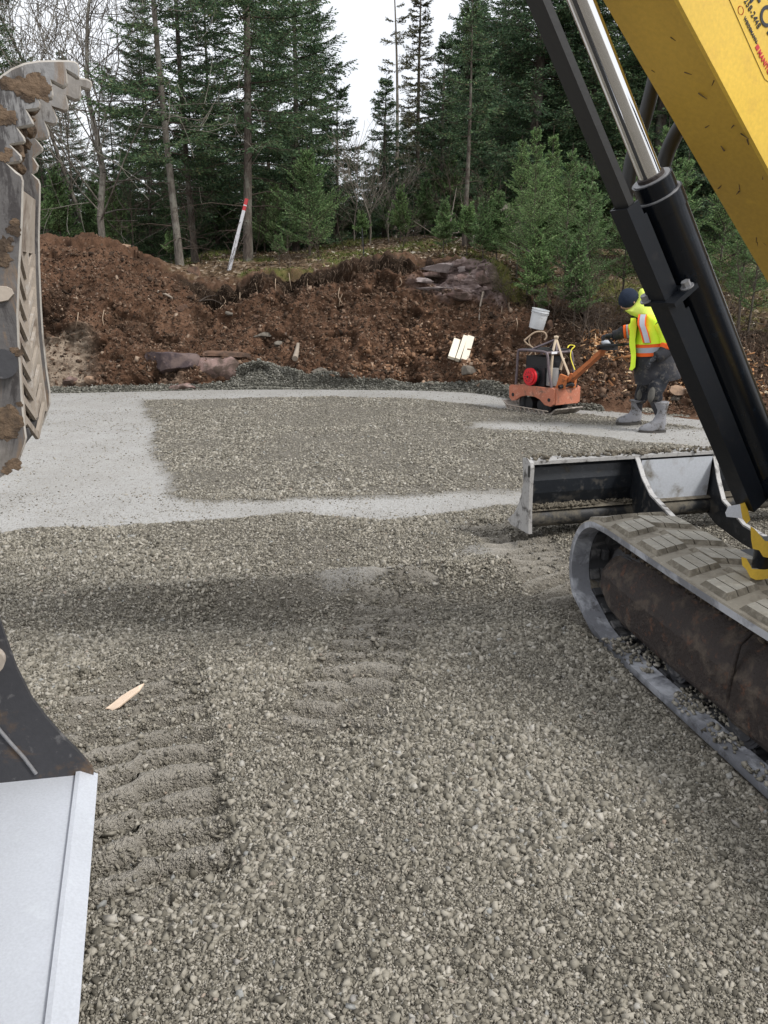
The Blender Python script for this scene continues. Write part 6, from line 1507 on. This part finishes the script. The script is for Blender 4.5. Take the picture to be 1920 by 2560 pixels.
hexa(bm, [Vector((.36, -.205, .16)), Vector((.40, -.205, .16)), Vector((.40, .205, .16)), Vector((.36, .205, .16))], [Vector((.36, -.205, .31)), Vector((.40, -.205, .31)), Vector((.40, .205, .31)), Vector((.36, .205, .31))])
box(bm, (-.02, 0, .315), (.70, .40, .02)); co('frame_ends', bm, M_CO, fr_, bevel=.006)
for x in (-.33, .32):
    bm = B(); disc(bm, (x, .246, .20), (0, 1, 0), .024, .006, 18); co('frame_hole', bm, M_CBK, fr_, smooth=40)
# engine
bm = B(); box(bm, (.02, .02, .46), (.34, .28, .24)); box(bm, (-.10, -.02, .60), (.16, .24, .10)); eng = co('engine', bm, M_CBK, bevel=.02)
bm = B(); disc(bm, (.03, .185, .46), (0, 1, 0), .115, .07, 32); co('fan_housing', bm, M_CBK, eng, smooth=40)
bm = B(); disc(bm, (.03, .232, .46), (0, 1, 0), .112, .035, 32); disc(bm, (.03, .252, .46), (0, 1, 0), .088, .03, 32); disc(bm, (.03, .27, .46), (0, 1, 0), .03, .02, 20)
fc = co('fan_cover', bm, M_RED, eng, smooth=35, bevel=.004)
bm = B(); disc(bm, (.03, .2835, .46), (0, 1, 0), .014, .004, 16)
for k in range(12): a = k/12*6.283; tube(bm, [(.03+math.cos(a)*.05, .2685, .46+math.sin(a)*.05), (.03+math.cos(a)*.068, .2685, .46+math.sin(a)*.068)], .0035, 5)
co('fan_slots', bm, M_CBK, fc)
bm = B(); box(bm, (.02, 0, .645), (.36, .30, .14)); co('fuel_tank', bm, M_CBK, eng, bevel=.03)
bm = B(); disc(bm, (-.20, .07, .47), (0, 0, 1), .075, .22, 24); co('grey_canister', bm, plain('grey_plastic', (.25, .25, .25), .6), eng, smooth=40)
# cage
bm = B(); r = .017
for y in (-.22, .22):
    tube(bm, smooth_path([(-.34, y, .34), (-.27, y, .60), (-.24, y, .745), (-.19, y, .785), (0, y, .79), (.24, y, .785), (.285, y, .745), (.29, y, .55), (.30, y, .34)], 5), r, 12)
for x, z in ((-.22, .775), (.27, .775)): tube(bm, [(x, -.22, z), (x, .22, z)], r, 12)
cg = co('engine_cage', bm, M_CAGE, smooth=60)
bm = B(); box(bm, (.02, 0, .800), (.44, .40, .012)); co('cage_roof', bm, M_CBK, cg, bevel=.004)
bm = B(); box(bm, (-.232, .10, .775), (.003, .10, .028)); lb = co('white_label', bm, plain('white_sticker', (.75, .76, .8), .5), cg)
lb.location = (-.008, 0, 0)
apex = Vector((-.14, -.02, .93))
bm = B(); tube(bm, [(.10, .15, .80), apex], .015, 12); tube(bm, [(.10, -.18, .80), apex], .015, 12); tube(bm, [(-.20, .02, .79), apex], .015, 12); co('lifting_frame', bm, M_CAGE, smooth=60)
bm = B(); tube(bm, [apex+Vector((0, 0, .02)), (-.20, .09, .78), (-.24, .14, .55), (-.25, .15, .42), (-.20, .12, .36)], .017, 8, flat=.5); tube(bm, [apex+Vector((0, 0, .02)), (-.26, -.02, .72), (-.33, -.08, .52), (-.36, -.08, .40)], .019, 8, flat=.5); tube(bm, [(-.27, -.04, .70), (-.22, -.06, .60), (-.22, -.05, .55)], .02, 8, flat=.6); tube(bm, smooth_path([apex, apex+Vector((-.02, 0, .03)), apex+Vector((.01, .02, .025))], 3), .02, 8); co('tan_strap', bm, M_ROPE, smooth=60)
bm = B(); tube(bm, smooth_path([(-.27, -.10, .83), (-.25, -.16, .86), (-.30, -.20, .85), (-.30, -.14, .80), (-.32, -.12, .70), (-.38, -.14, .56)], 4), .009, 6, flat=.5); co('yellow_strap', bm, M_YST, smooth=60)
# handle arm
bm = B()
hp_ = [(-.36, .36, .05), (-.50, .46, .05), (-.80, .70, .048), (-.92, .80, .045)]
for (x1, z1, w1), (x2, z2, w2) in zip(hp_[:-1], hp_[1:]):
    hexa(bm, [Vector((x1, -.05, z1)), Vector((x1, .05, z1)), Vector((x1-.03, .05, z1+.09)), Vector((x1-.03, -.05, z1+.09))], [Vector((x2, -.05, z2)), Vector((x2, .05, z2)), Vector((x2-.03, .05, z2+.075)), Vector((x2-.03, -.05, z2+.075))])
ha = co('handle_arm', bm, M_CO2, bevel=.006)
bm = B()
for y in (-.09, .09): hexa(bm, [Vector((-.30, y-.02, .34)), Vector((-.44, y-.02, .34)), Vector((-.46, y-.02, .50)), Vector((-.36, y-.02, .52))], [Vector((-.30, y+.02, .34)), Vector((-.44, y+.02, .34)), Vector((-.46, y+.02, .50)), Vector((-.36, y+.02, .52))])
tube(bm, [(-.42, -.12, .46), (-.42, .12, .46)], .03, 16); co('handle_pivot', bm, M_CO2, ha, bevel=.004)
bm = B(); tube(bm, [(-.40, -.15, .36), (-.44, 0, .40), (-.40, .15, .36)], .028, 10); co('rubber_mount', bm, M_CBK, ha, smooth=60)
bm = B(); tube(bm, smooth_path([(-.90, -.05, .86), (-.98, -.16, .90), (-1.12, -.22, .92), (-1.28, -.16, .935), (-1.30, 0, .94), (-1.28, .16, .935), (-1.12, .22, .92), (-.98, .16, .90), (-.90, .05, .86)], 4), .016, 10); co('handle_loop', bm, M_CBK, ha, smooth=60)
bm = B(); box(bm, (-1.0, 0, .88), (.18, .14, .05)); co('control_box', bm, M_CBK, ha, bevel=.015)
bm = B(); blob(bm, (-.98, 0, .935), .06, 3, 4, .25, (1.2, 1, .55)); co('grey_cover', bm, plain('grey_cap', (.42, .44, .48), .5), ha, smooth=180)
E2 = None
# control lever in the worker's hand
hnd = pp(1520, 842, 9.45); mw = com.matrix_world
lw = Matrix.Translation((cc0.x, cc0.y, .01)) @ Matrix.Rotation(math.atan2(CF.y, CF.x), 4, 'Z'); li = lw.inverted() @ hnd
bm = B(); tube(bm, [(-1.10, 0, .90), Vector(li)+Vector((0, 0, -.01))], .014, 10); tube(bm, [Vector(li)-Vector((.0, .07, .0)), Vector(li)+Vector((.0, .07, .0))], .018, 10); co('control_lever', bm, M_CBK, ha, smooth=60)

# ================================================================== SMALL THINGS
def rock(name, px, py, s, sq, label, mt, seed, rz=0, cat='rock', pos=None, lift=0, grp=None, amp=.30, sub=4):
    bm = B(); r = bmesh.ops.create_icosphere(bm, subdivisions=sub, radius=1); co_ = np.array([v.co[:] for v in bm.verts])
    rngk = np.random.default_rng(seed)
    # cut by random planes to get a broken, faceted look
    for k in range(11):
        n_ = rngk.normal(size=3); n_ /= np.linalg.norm(n_); h = rngk.uniform(.38, .72); d = co_@n_-h; co_ = co_-np.clip(d, 0, None)[:, None]*n_
    co_ = co_*1.25*(1+amp*.6*fbm(co_+seed, 2.0, 4, seed))[:, None]
    for v, q in zip(bm.verts, co_): v.co = Vector((q[0]*sq[0], q[1]*sq[1], q[2]*sq[2]))*s
    o = obj(name, bm, mt, None, smooth=24); p = pos or on_ray(px, py); o.location = p+Vector((0, -.03, lift)); o.rotation_euler = (0, 0, rz)
    tag(o, label, cat, grp); return o
M_RKP = grunge('pink_grey_rock', (.25, .165, .145), (.075, .05, .038), amt=.5, scale=4, rough=.85, bumps=.6, bdist=.02, third=(.36, .28, .26), fine=30)
M_RKL = grunge('pale_purple_rock', (.30, .25, .24), (.07, .055, .05), amt=.5, scale=5, rough=.85, bumps=.8, bdist=.02, third=(.42, .37, .35), fine=30, thr=.56)
M_RKD = grunge('dark_rock', (.065, .045, .048), (.14, .10, .09), amt=.4, scale=4, rough=.8, bumps=.6, bdist=.02, third=(.17, .12, .12), fine=30)
M_RKB = grunge('brown_rock', (.15, .085, .055), (.06, .036, .024), amt=.5, scale=5, rough=.9, bumps=.6, bdist=.02, third=(.24, .15, .10), fine=30)
M_RKG = grunge('grey_rock', (.19, .17, .14), (.09, .075, .06), amt=.5, scale=5, rough=.9, bumps=.5, bdist=.02, third=(.27, .25, .21), fine=30)
M_RKT = grunge('tan_rock', (.36, .24, .16), (.14, .09, .06), amt=.4, scale=5, rough=.9, bumps=.5, bdist=.02, third=(.48, .38, .30), fine=30)
rock('boulder', 430, 908, .30, (1.35, .7, .72), 'large dark red boulder with a sharp peak at the foot of the mound', M_RKD, 1, .2)
rock('boulder', 547, 925, .38, (1.3, .7, .75), 'large pinkish broken boulder left of the gravel heap', M_RKP, 2, -.2)
rock('boulder', 575, 885, .22, (1.7, .6, .32), 'flat brown slab jutting out above the pinkish boulder', M_RKB, 3, .1)
rock('rock', 450, 968, .16, (1.8, .7, .5), 'low pink and white rock half sunk at the pad edge', M_RKP, 4, 0)
rock('rock', 230, 955, .10, (1.2, .8, .85), 'tan rock at the pad edge, below the pale silt patch', M_RKT, 5)
rock('rock', 178, 950, .10, (1.1, .8, .9), 'pinkish white rock at the pad edge beside the excavator thumb', M_RKP, 6)
rock('rock', 793, 930, .115, (1.3, .8, .55), 'squared brown rock lying on the gravel heap', M_RKG, 7, .3)
rock('rock', 1077, 962, .055, (1, .8, .9), 'small grey rock on the gravel toe below the orange stones', M_RKG, 8)
rock('rock', 485, 688, .13, (.9, .7, 1.15), 'upright brown rock at the right end of the mound crest', M_RKB, 9)
rock('rock', 455, 775, .10, (.9, .7, 1.0), 'brown block of rock half way down the right side of the mound', M_RKB, 10, .6)
rock('rock', 180, 655, .09, (1.5, .8, .8), 'angular tan rock near the top of the mound, left side', M_RKT, 11, .4)
rock('rock', 318, 618, .065, (1.3, .8, .8), 'light tan stone on the crest of the mound', M_RKT, 12, .1)
rock('rock', 232, 672, .07, (1.6, .8, .5), 'flat tan stone below the crest of the mound', M_RKT, 13)
rock('rock', 575, 785, .06, (1.2, .8, .8), 'pale grey stone under the left end of the sod edge', M_RKG, 14)
rock('rock', 1215, 725, .16, (.9, .7, 1.1), 'round topped purple grey rock at the right end of the bedrock', M_RKP, 15)
rock('rock', 1172, 925, .12, (1.5, .7, .8), 'pale grey rock in the bank left of the compactor', M_RKG, 16, .2)
rock('rock', 1375, 820, .10, (.7, .6, 1.1), 'reddish broken rock leaning on the white pail', M_RKB, 17, .4)
rock('rock', 1700, 975, .125, (1.1, .8, .75), 'pale brown squared rock between worker and excavator cylinder', M_RKT, 18, .3)
rock('rock', 1690, 995, .10, (1.2, .8, .7), 'dark grey rock under the pale squared one', M_RKG, 19, .1)
rock('rock', 640, 795, .055, (1.3, .8, .8), 'brown stone in the upper middle of the bank', M_RKB, 20)
rock('rock', 660, 840, .10, (1.6, .7, .5), 'grey brown ledge stone above the gravel heap', M_RKG, 21, .3)
rock('rock', 700, 860, .07, (1.3, .8, .7), 'greenish brown stone right above the gravel heap', M_RKG, 22, .9)
for i_, (x_, y_, s_, q_, l_) in enumerate([(1120, 672, .26, (1.6, .7, .34), 'broad pale slab at the top of the bedrock'), (1165, 700, .24, (1.5, .6, .34), 'purple grey slab in the right half of the bedrock'), (1095, 722, .20, (1.8, .6, .30), 'low slab at the lower left of the bedrock'), (1150, 738, .20, (1.6, .6, .32), 'dark cracked slab at the lower right of the bedrock'), (1050, 700, .14, (1.8, .7, .4), 'small pinkish slab at the left end of the bedrock'), (1205, 690, .15, (1.1, .7, .8), 'blocky pale rock above the round topped one')]):
    rock('rock', x_, y_, s_, q_, l_, (M_RKL, M_RKP)[i_ % 2], 60+i_, .1*(-1)**i_)
rock('rock', 1085, 690, .16, (2.4, .6, .45), 'long pale ledge stone under the moss at the left of the bedrock', M_RKP, 23, .1)
# lumber
yl_ = on_ray(1150, 890).y-.16
M_LUM = plain('fresh_lumber', (.80, .73, .60), .75, 0, .08, 12, .1)
for i, (x0, y0, x1, y1, lab) in enumerate([(1128, 895, 1143, 850, 'short pale lumber offcut, left one of the three on the bank'), (1143, 900, 1163, 842, 'pale lumber offcut in the middle of the three, lying on edge'), (1160, 903, 1177, 842, 'pale lumber offcut, right one of the three on the bank')]):
    a = P(x0, y0, yl_); b_ = P(x1, y1, yl_+.26); d = (b_-a); L_ = d.length; d.normalize(); x_ = Vector((1, .15, 0)); x_ = (x_-d*x_.dot(d)).normalized(); n_ = d.cross(x_)
    bm = B(); w2, h2 = (.055, .03) if i != 1 else (.035, .045)
    hexa(bm, [a-x_*w2-n_*h2, a+x_*w2-n_*h2, a+x_*w2+n_*h2, a-x_*w2+n_*h2], [b_-x_*w2-n_*h2, b_+x_*w2-n_*h2, b_+x_*w2+n_*h2, b_-x_*w2+n_*h2]); tag(obj('lumber_offcut', bm, M_LUM, None, bevel=.003), lab, 'wood', 'lumber offcuts on the bank')
# pail
pl = on_ray(1338, 812); M_PAIL = grunge('white_pail_plastic', (.72, .74, .76), (.30, .30, .28), amt=.3, scale=9, rough=.45, bumps=.1, thr=.66)
pt_ = thing('pail', 'dirty white plastic pail tilted on the dark soil below the firs', 'bucket', pl+Vector((0, -.12, -.05))); pt_.rotation_euler = (R(8), R(9), .3); pt_.scale = (.86, .86, .80)
bm = B(); n = 32; rr = []
for r, z in ((.128, 0), (.132, .01), (.150, .33), (.150, .365), (.143, .365), (.140, .30), (.124, .015)): rr.append([bm.verts.new((r*math.cos(2*math.pi*k/n), r*math.sin(2*math.pi*k/n), z)) for k in range(n)])
for a, b in zip(rr[:-1], rr[1:]):
    for k in range(n): bm.faces.new([a[k], a[(k+1) % n], b[(k+1) % n], b[k]])
bm.faces.new(rr[0]); bm.faces.new(rr[-1]); obj('pail_shell', bm, M_PAIL, pt_, smooth=50)
for z in (.362, .318, .29): bm = B(); tube(bm, [(.154*math.cos(a), .154*math.sin(a), z) for a in np.linspace(0, 2*math.pi, 33)], .006, 6); obj('rim', bm, M_PAIL, pt_, smooth=60)
bm = B(); tube(bm, [(.158*math.cos(a), .158*math.sin(a)-.0, .30-.10*math.sin(a)*(1 if a < math.pi else 0)) for a in np.linspace(math.pi, 2*math.pi, 24)], .003, 6); obj('wire_handle', bm, M_STL, pt_, smooth=60)
# levelling rod leaning on the tree
a = P(571, 660, 15.9); a.z = floor_z(a.x, a.y)-.02; b_ = P(617, 497, 16.15); rod = thing('levelling_rod', 'white levelling rod with a red top leaning against the thick spruce', 'measuring rod', a)
M_RODW = plain('white_rod_paint', (.52, .52, .54), .5, 0, .15, 12); M_RODR = plain('red_rod_paint', (.42, .03, .035), .5)
d = (b_-a).normalized(); L_ = (b_-a).length; 
def rodp(bm, s0, s1, w_): x_ = Vector((1, 0, 0)); x_ = (x_-d*x_.dot(d)).normalized(); n_ = d.cross(x_); hexa(bm, [d*s0+x_*p*w_+n_*q*.018 for p, q in ((-1, -1), (1, -1), (1, 1), (-1, 1))], [d*s1+x_*p*w_+n_*q*.018 for p, q in ((-1, -1), (1, -1), (1, 1), (-1, 1))])
bm = B(); rodp(bm, 0, L_*.50, .034); rodp(bm, L_*.50, L_*.84, .029); obj('white_section', bm, M_RODW, rod, bevel=.003)
bm = B(); rodp(bm, L_*.84, L_*.90, .030); rodp(bm, L_*.915, L_, .030); obj('red_section', bm, M_RODR, rod, bevel=.003)
bm = B(); rodp(bm, L_*.90, L_*.915, .0302); rodp(bm, L_*.495, L_*.505, .036); obj('white_ring', bm, M_RODW, rod)
# stakes
M_STK = plain('grey_wood', (.30, .25, .20), .9, 0, .25, 10)
def stake(x0, y0, x1, y1, w_, label, m, Yadd=0, lo=5.0):
    a = on_ray(x0, y0, lo, 8); b_ = P(x1, y1, a.y+Yadd); d = (b_-a).normalized(); x_ = Vector((1, 0, 0)); n_ = d.cross(x_)
    bm = B(); a2 = a-d*.1; hexa(bm, [a2+x_*p*w_+n_*q*w_ for p, q in ((-1, -1), (1, -1), (1, 1), (-1, 1))], [b_+x_*p*w_+n_*q*w_ for p, q in ((-1, -1), (1, -1), (1, 1), (-1, 1))]); tag(obj('stake', bm, m, None, bevel=.002), label, 'stake')
stake(928, 640, 926, 553, .024, 'grey wooden stake standing on the sod edge, middle of the bank', M_STK)
stake(909, 645, 905, 570, .010, 'thin dark metal post just left of the wooden stake', M_CBK)
# sticks and roots
def twig(pts, r, label, m, nm='stick', cat='stick', lo=1.0, lift=.03):
    q = [on_ray(x, y, lo)+Vector((0, -.05, lift)) for x, y in pts]; bm = B(); sp_ = smooth_path(q, 5); k = len(sp_); tube(bm, sp_, [r*(1-.55*i/k) for i in range(k)], 8); tag(obj(nm, bm, m, None, smooth=60), label, cat)
M_BRK = plain('dark_bark', (.06, .045, .035), .9, 0, .3, 12)
twig([(395, 733), (415, 741), (432, 750)], .028, 'short broken stick with a pale end on the right side of the mound', M_STK)
twig([(470, 748), (500, 755), (530, 756), (556, 762)], .016, 'thin dark branch lying at the left end of the sod edge', M_BRK)
twig([(500, 757), (520, 748), (545, 742)], .012, 'small forked branch under the left end of the sod edge', M_BRK)
twig([(738, 900), (742, 880), (746, 862)], .05, 'upright grey slab of wood in the bank above the gravel heap', M_STK, cat='wood')
twig([(1206, 735), (1200, 770), (1196, 805)], .02, 'thin grey branch hanging down the bank left of the pail', M_STK)
M_ROOT = plain('pale_root', (.36, .27, .19), .85, 0, .25, 20)
rt_ = thing('root', 'curved pale root sticking out of the soil above the compactor cage', 'root', on_ray(1340, 890))
rp = rt_.location
def rq(x, y): p = P(x, y, rp.y-.12); return p-rp
bm = B(); tube(bm, smooth_path([rq(1310, 852), rq(1318, 845), rq(1335, 832), rq(1350, 829), rq(1362, 832), rq(1366, 842), rq(1361, 850)], 5), .013, 8); tube(bm, smooth_path([rq(1311, 853), rq(1318, 860), rq(1328, 866), rq(1335, 872)], 4), .012, 8); obj('main_root', bm, M_ROOT, rt_, smooth=60)
for pts in ([(1335, 871), (1330, 880), (1322, 889)], [(1335, 871), (1337, 880), (1341, 893)], [(1335, 870), (1340, 867), (1344, 866)], [(1326, 864), (1322, 852), (1326, 842)]):
    bm = B(); tube(bm, smooth_path([rq(*p) for p in pts], 3), .008, 6); obj('side_root', bm, M_ROOT, rt_, smooth=60)
# roots hanging from the bank
k = 0
for x, y, l in [(770, 700, 30), (722, 690, 40), (560, 745, 30), (600, 735, 34), (850, 725, 40), (855, 740, 30), (690, 700, 30), (640, 712, 34), (1000, 700, 24), (1290, 800, 30), (1255, 770, 34), (200, 785, 40), (262, 780, 40), (1270, 760, 26)]:
    twig([(x, y), (x+4*math.sin(k), y+l*.5), (x+9*math.sin(k*2.1), y+l)], .007, ['thin root hanging from the sod edge', 'fine root dangling down the cut bank'][k % 2]+[' near the wooden stake', ' left of the wooden stake', ' in the dark hollow', ' beside the dark hollow', ' below the stake, left of the bedrock', ' under the bedrock ledge', ' above the brown slope, mid left', ' mid left of the bank', ' under the ledge stone', ' left of the pail, low', ' right of the bedrock', ' above the silt patch', ' over the right edge of the silt patch', ' above the pail, dark soil'][k], M_ROOT, 'root', 'root'); k += 1
# wood chips
M_CHIP = island_mat('wood_chip', [(0, (.16, .07, .03)), (.35, (.36, .17, .07)), (.7, (.52, .29, .14)), (.9, (.66, .45, .27)), (1, (.8, .68, .5))], fine=60, var=.2)
cm = area*vis*ss(1440, 1490, pxv)*ss(1900, 1740, pxv)*np.exp(-((vv-3.75)/.42)**2)+area*vis*ss(1430, 1560, pxv)*np.exp(-((vv-2.9)/.9)**2)*.12+1e-12
q = bank_scatter(2600, cm, rng)+np.array([0, 0, .015])
CH = (np.array([(-1, -.35, -.06), (1, -.28, -.04), (1, .3, .0), (-1, .35, -.06), (-1, -.35, .06), (.9, -.28, .05), (.9, .3, .08), (-1, .35, .06)]), CUBE[1])
ss_ = np.clip(.02*(1-rng.uniform(0, .97, len(q)))**(-1/2.), .02, .10)
tag(stones('wood_chips', q, ss_, M_CHIP, rng, base=CH, jitter=.14, flat=(.7, 1.2), tilt=1.6, sink=.2), kind='stuff', label='orange brown wood chips strewn over the dark soil behind the worker')
# bark flake on the gravel
a = G(305, 1778); a.z = float(height(np.array([a.x]), np.array([a.y]))[0][0])+.062
bm = B(); fl_ = [(-.065, -.012), (-.04, .004), (-.02, .016), (.02, .024), (.055, .034), (.072, .040), (.068, .022), (.045, .004), (.01, -.014), (-.02, -.018), (-.045, -.012)]
hexa(bm, [Vector((x, y, .018*math.sin(x*22)+.002)) for x, y in fl_], [Vector((x, y, .018*math.sin(x*22)+.006)) for x, y in fl_]); o = obj('bark_flake', bm, plain('pale_bark_flake', (.85, .66, .50), .7, 0, .15, 30), None); o.location = a; o.scale = (1.0, 2.0, 1.5); o.rotation_euler = (R(26), 0, -.28); tag(o, 'pale orange flake of bark lying on the near gravel', 'bark')
for i, (x, y, s, lab) in enumerate([(1330, 1000, .04, 'pale leaf on the soil left of the worker\'s boots')]): pass
# a few larger single stones in the near gravel
for i, (x, y, s, lab) in enumerate([(1380, 1860, .017, 'rounded'), ]): pass
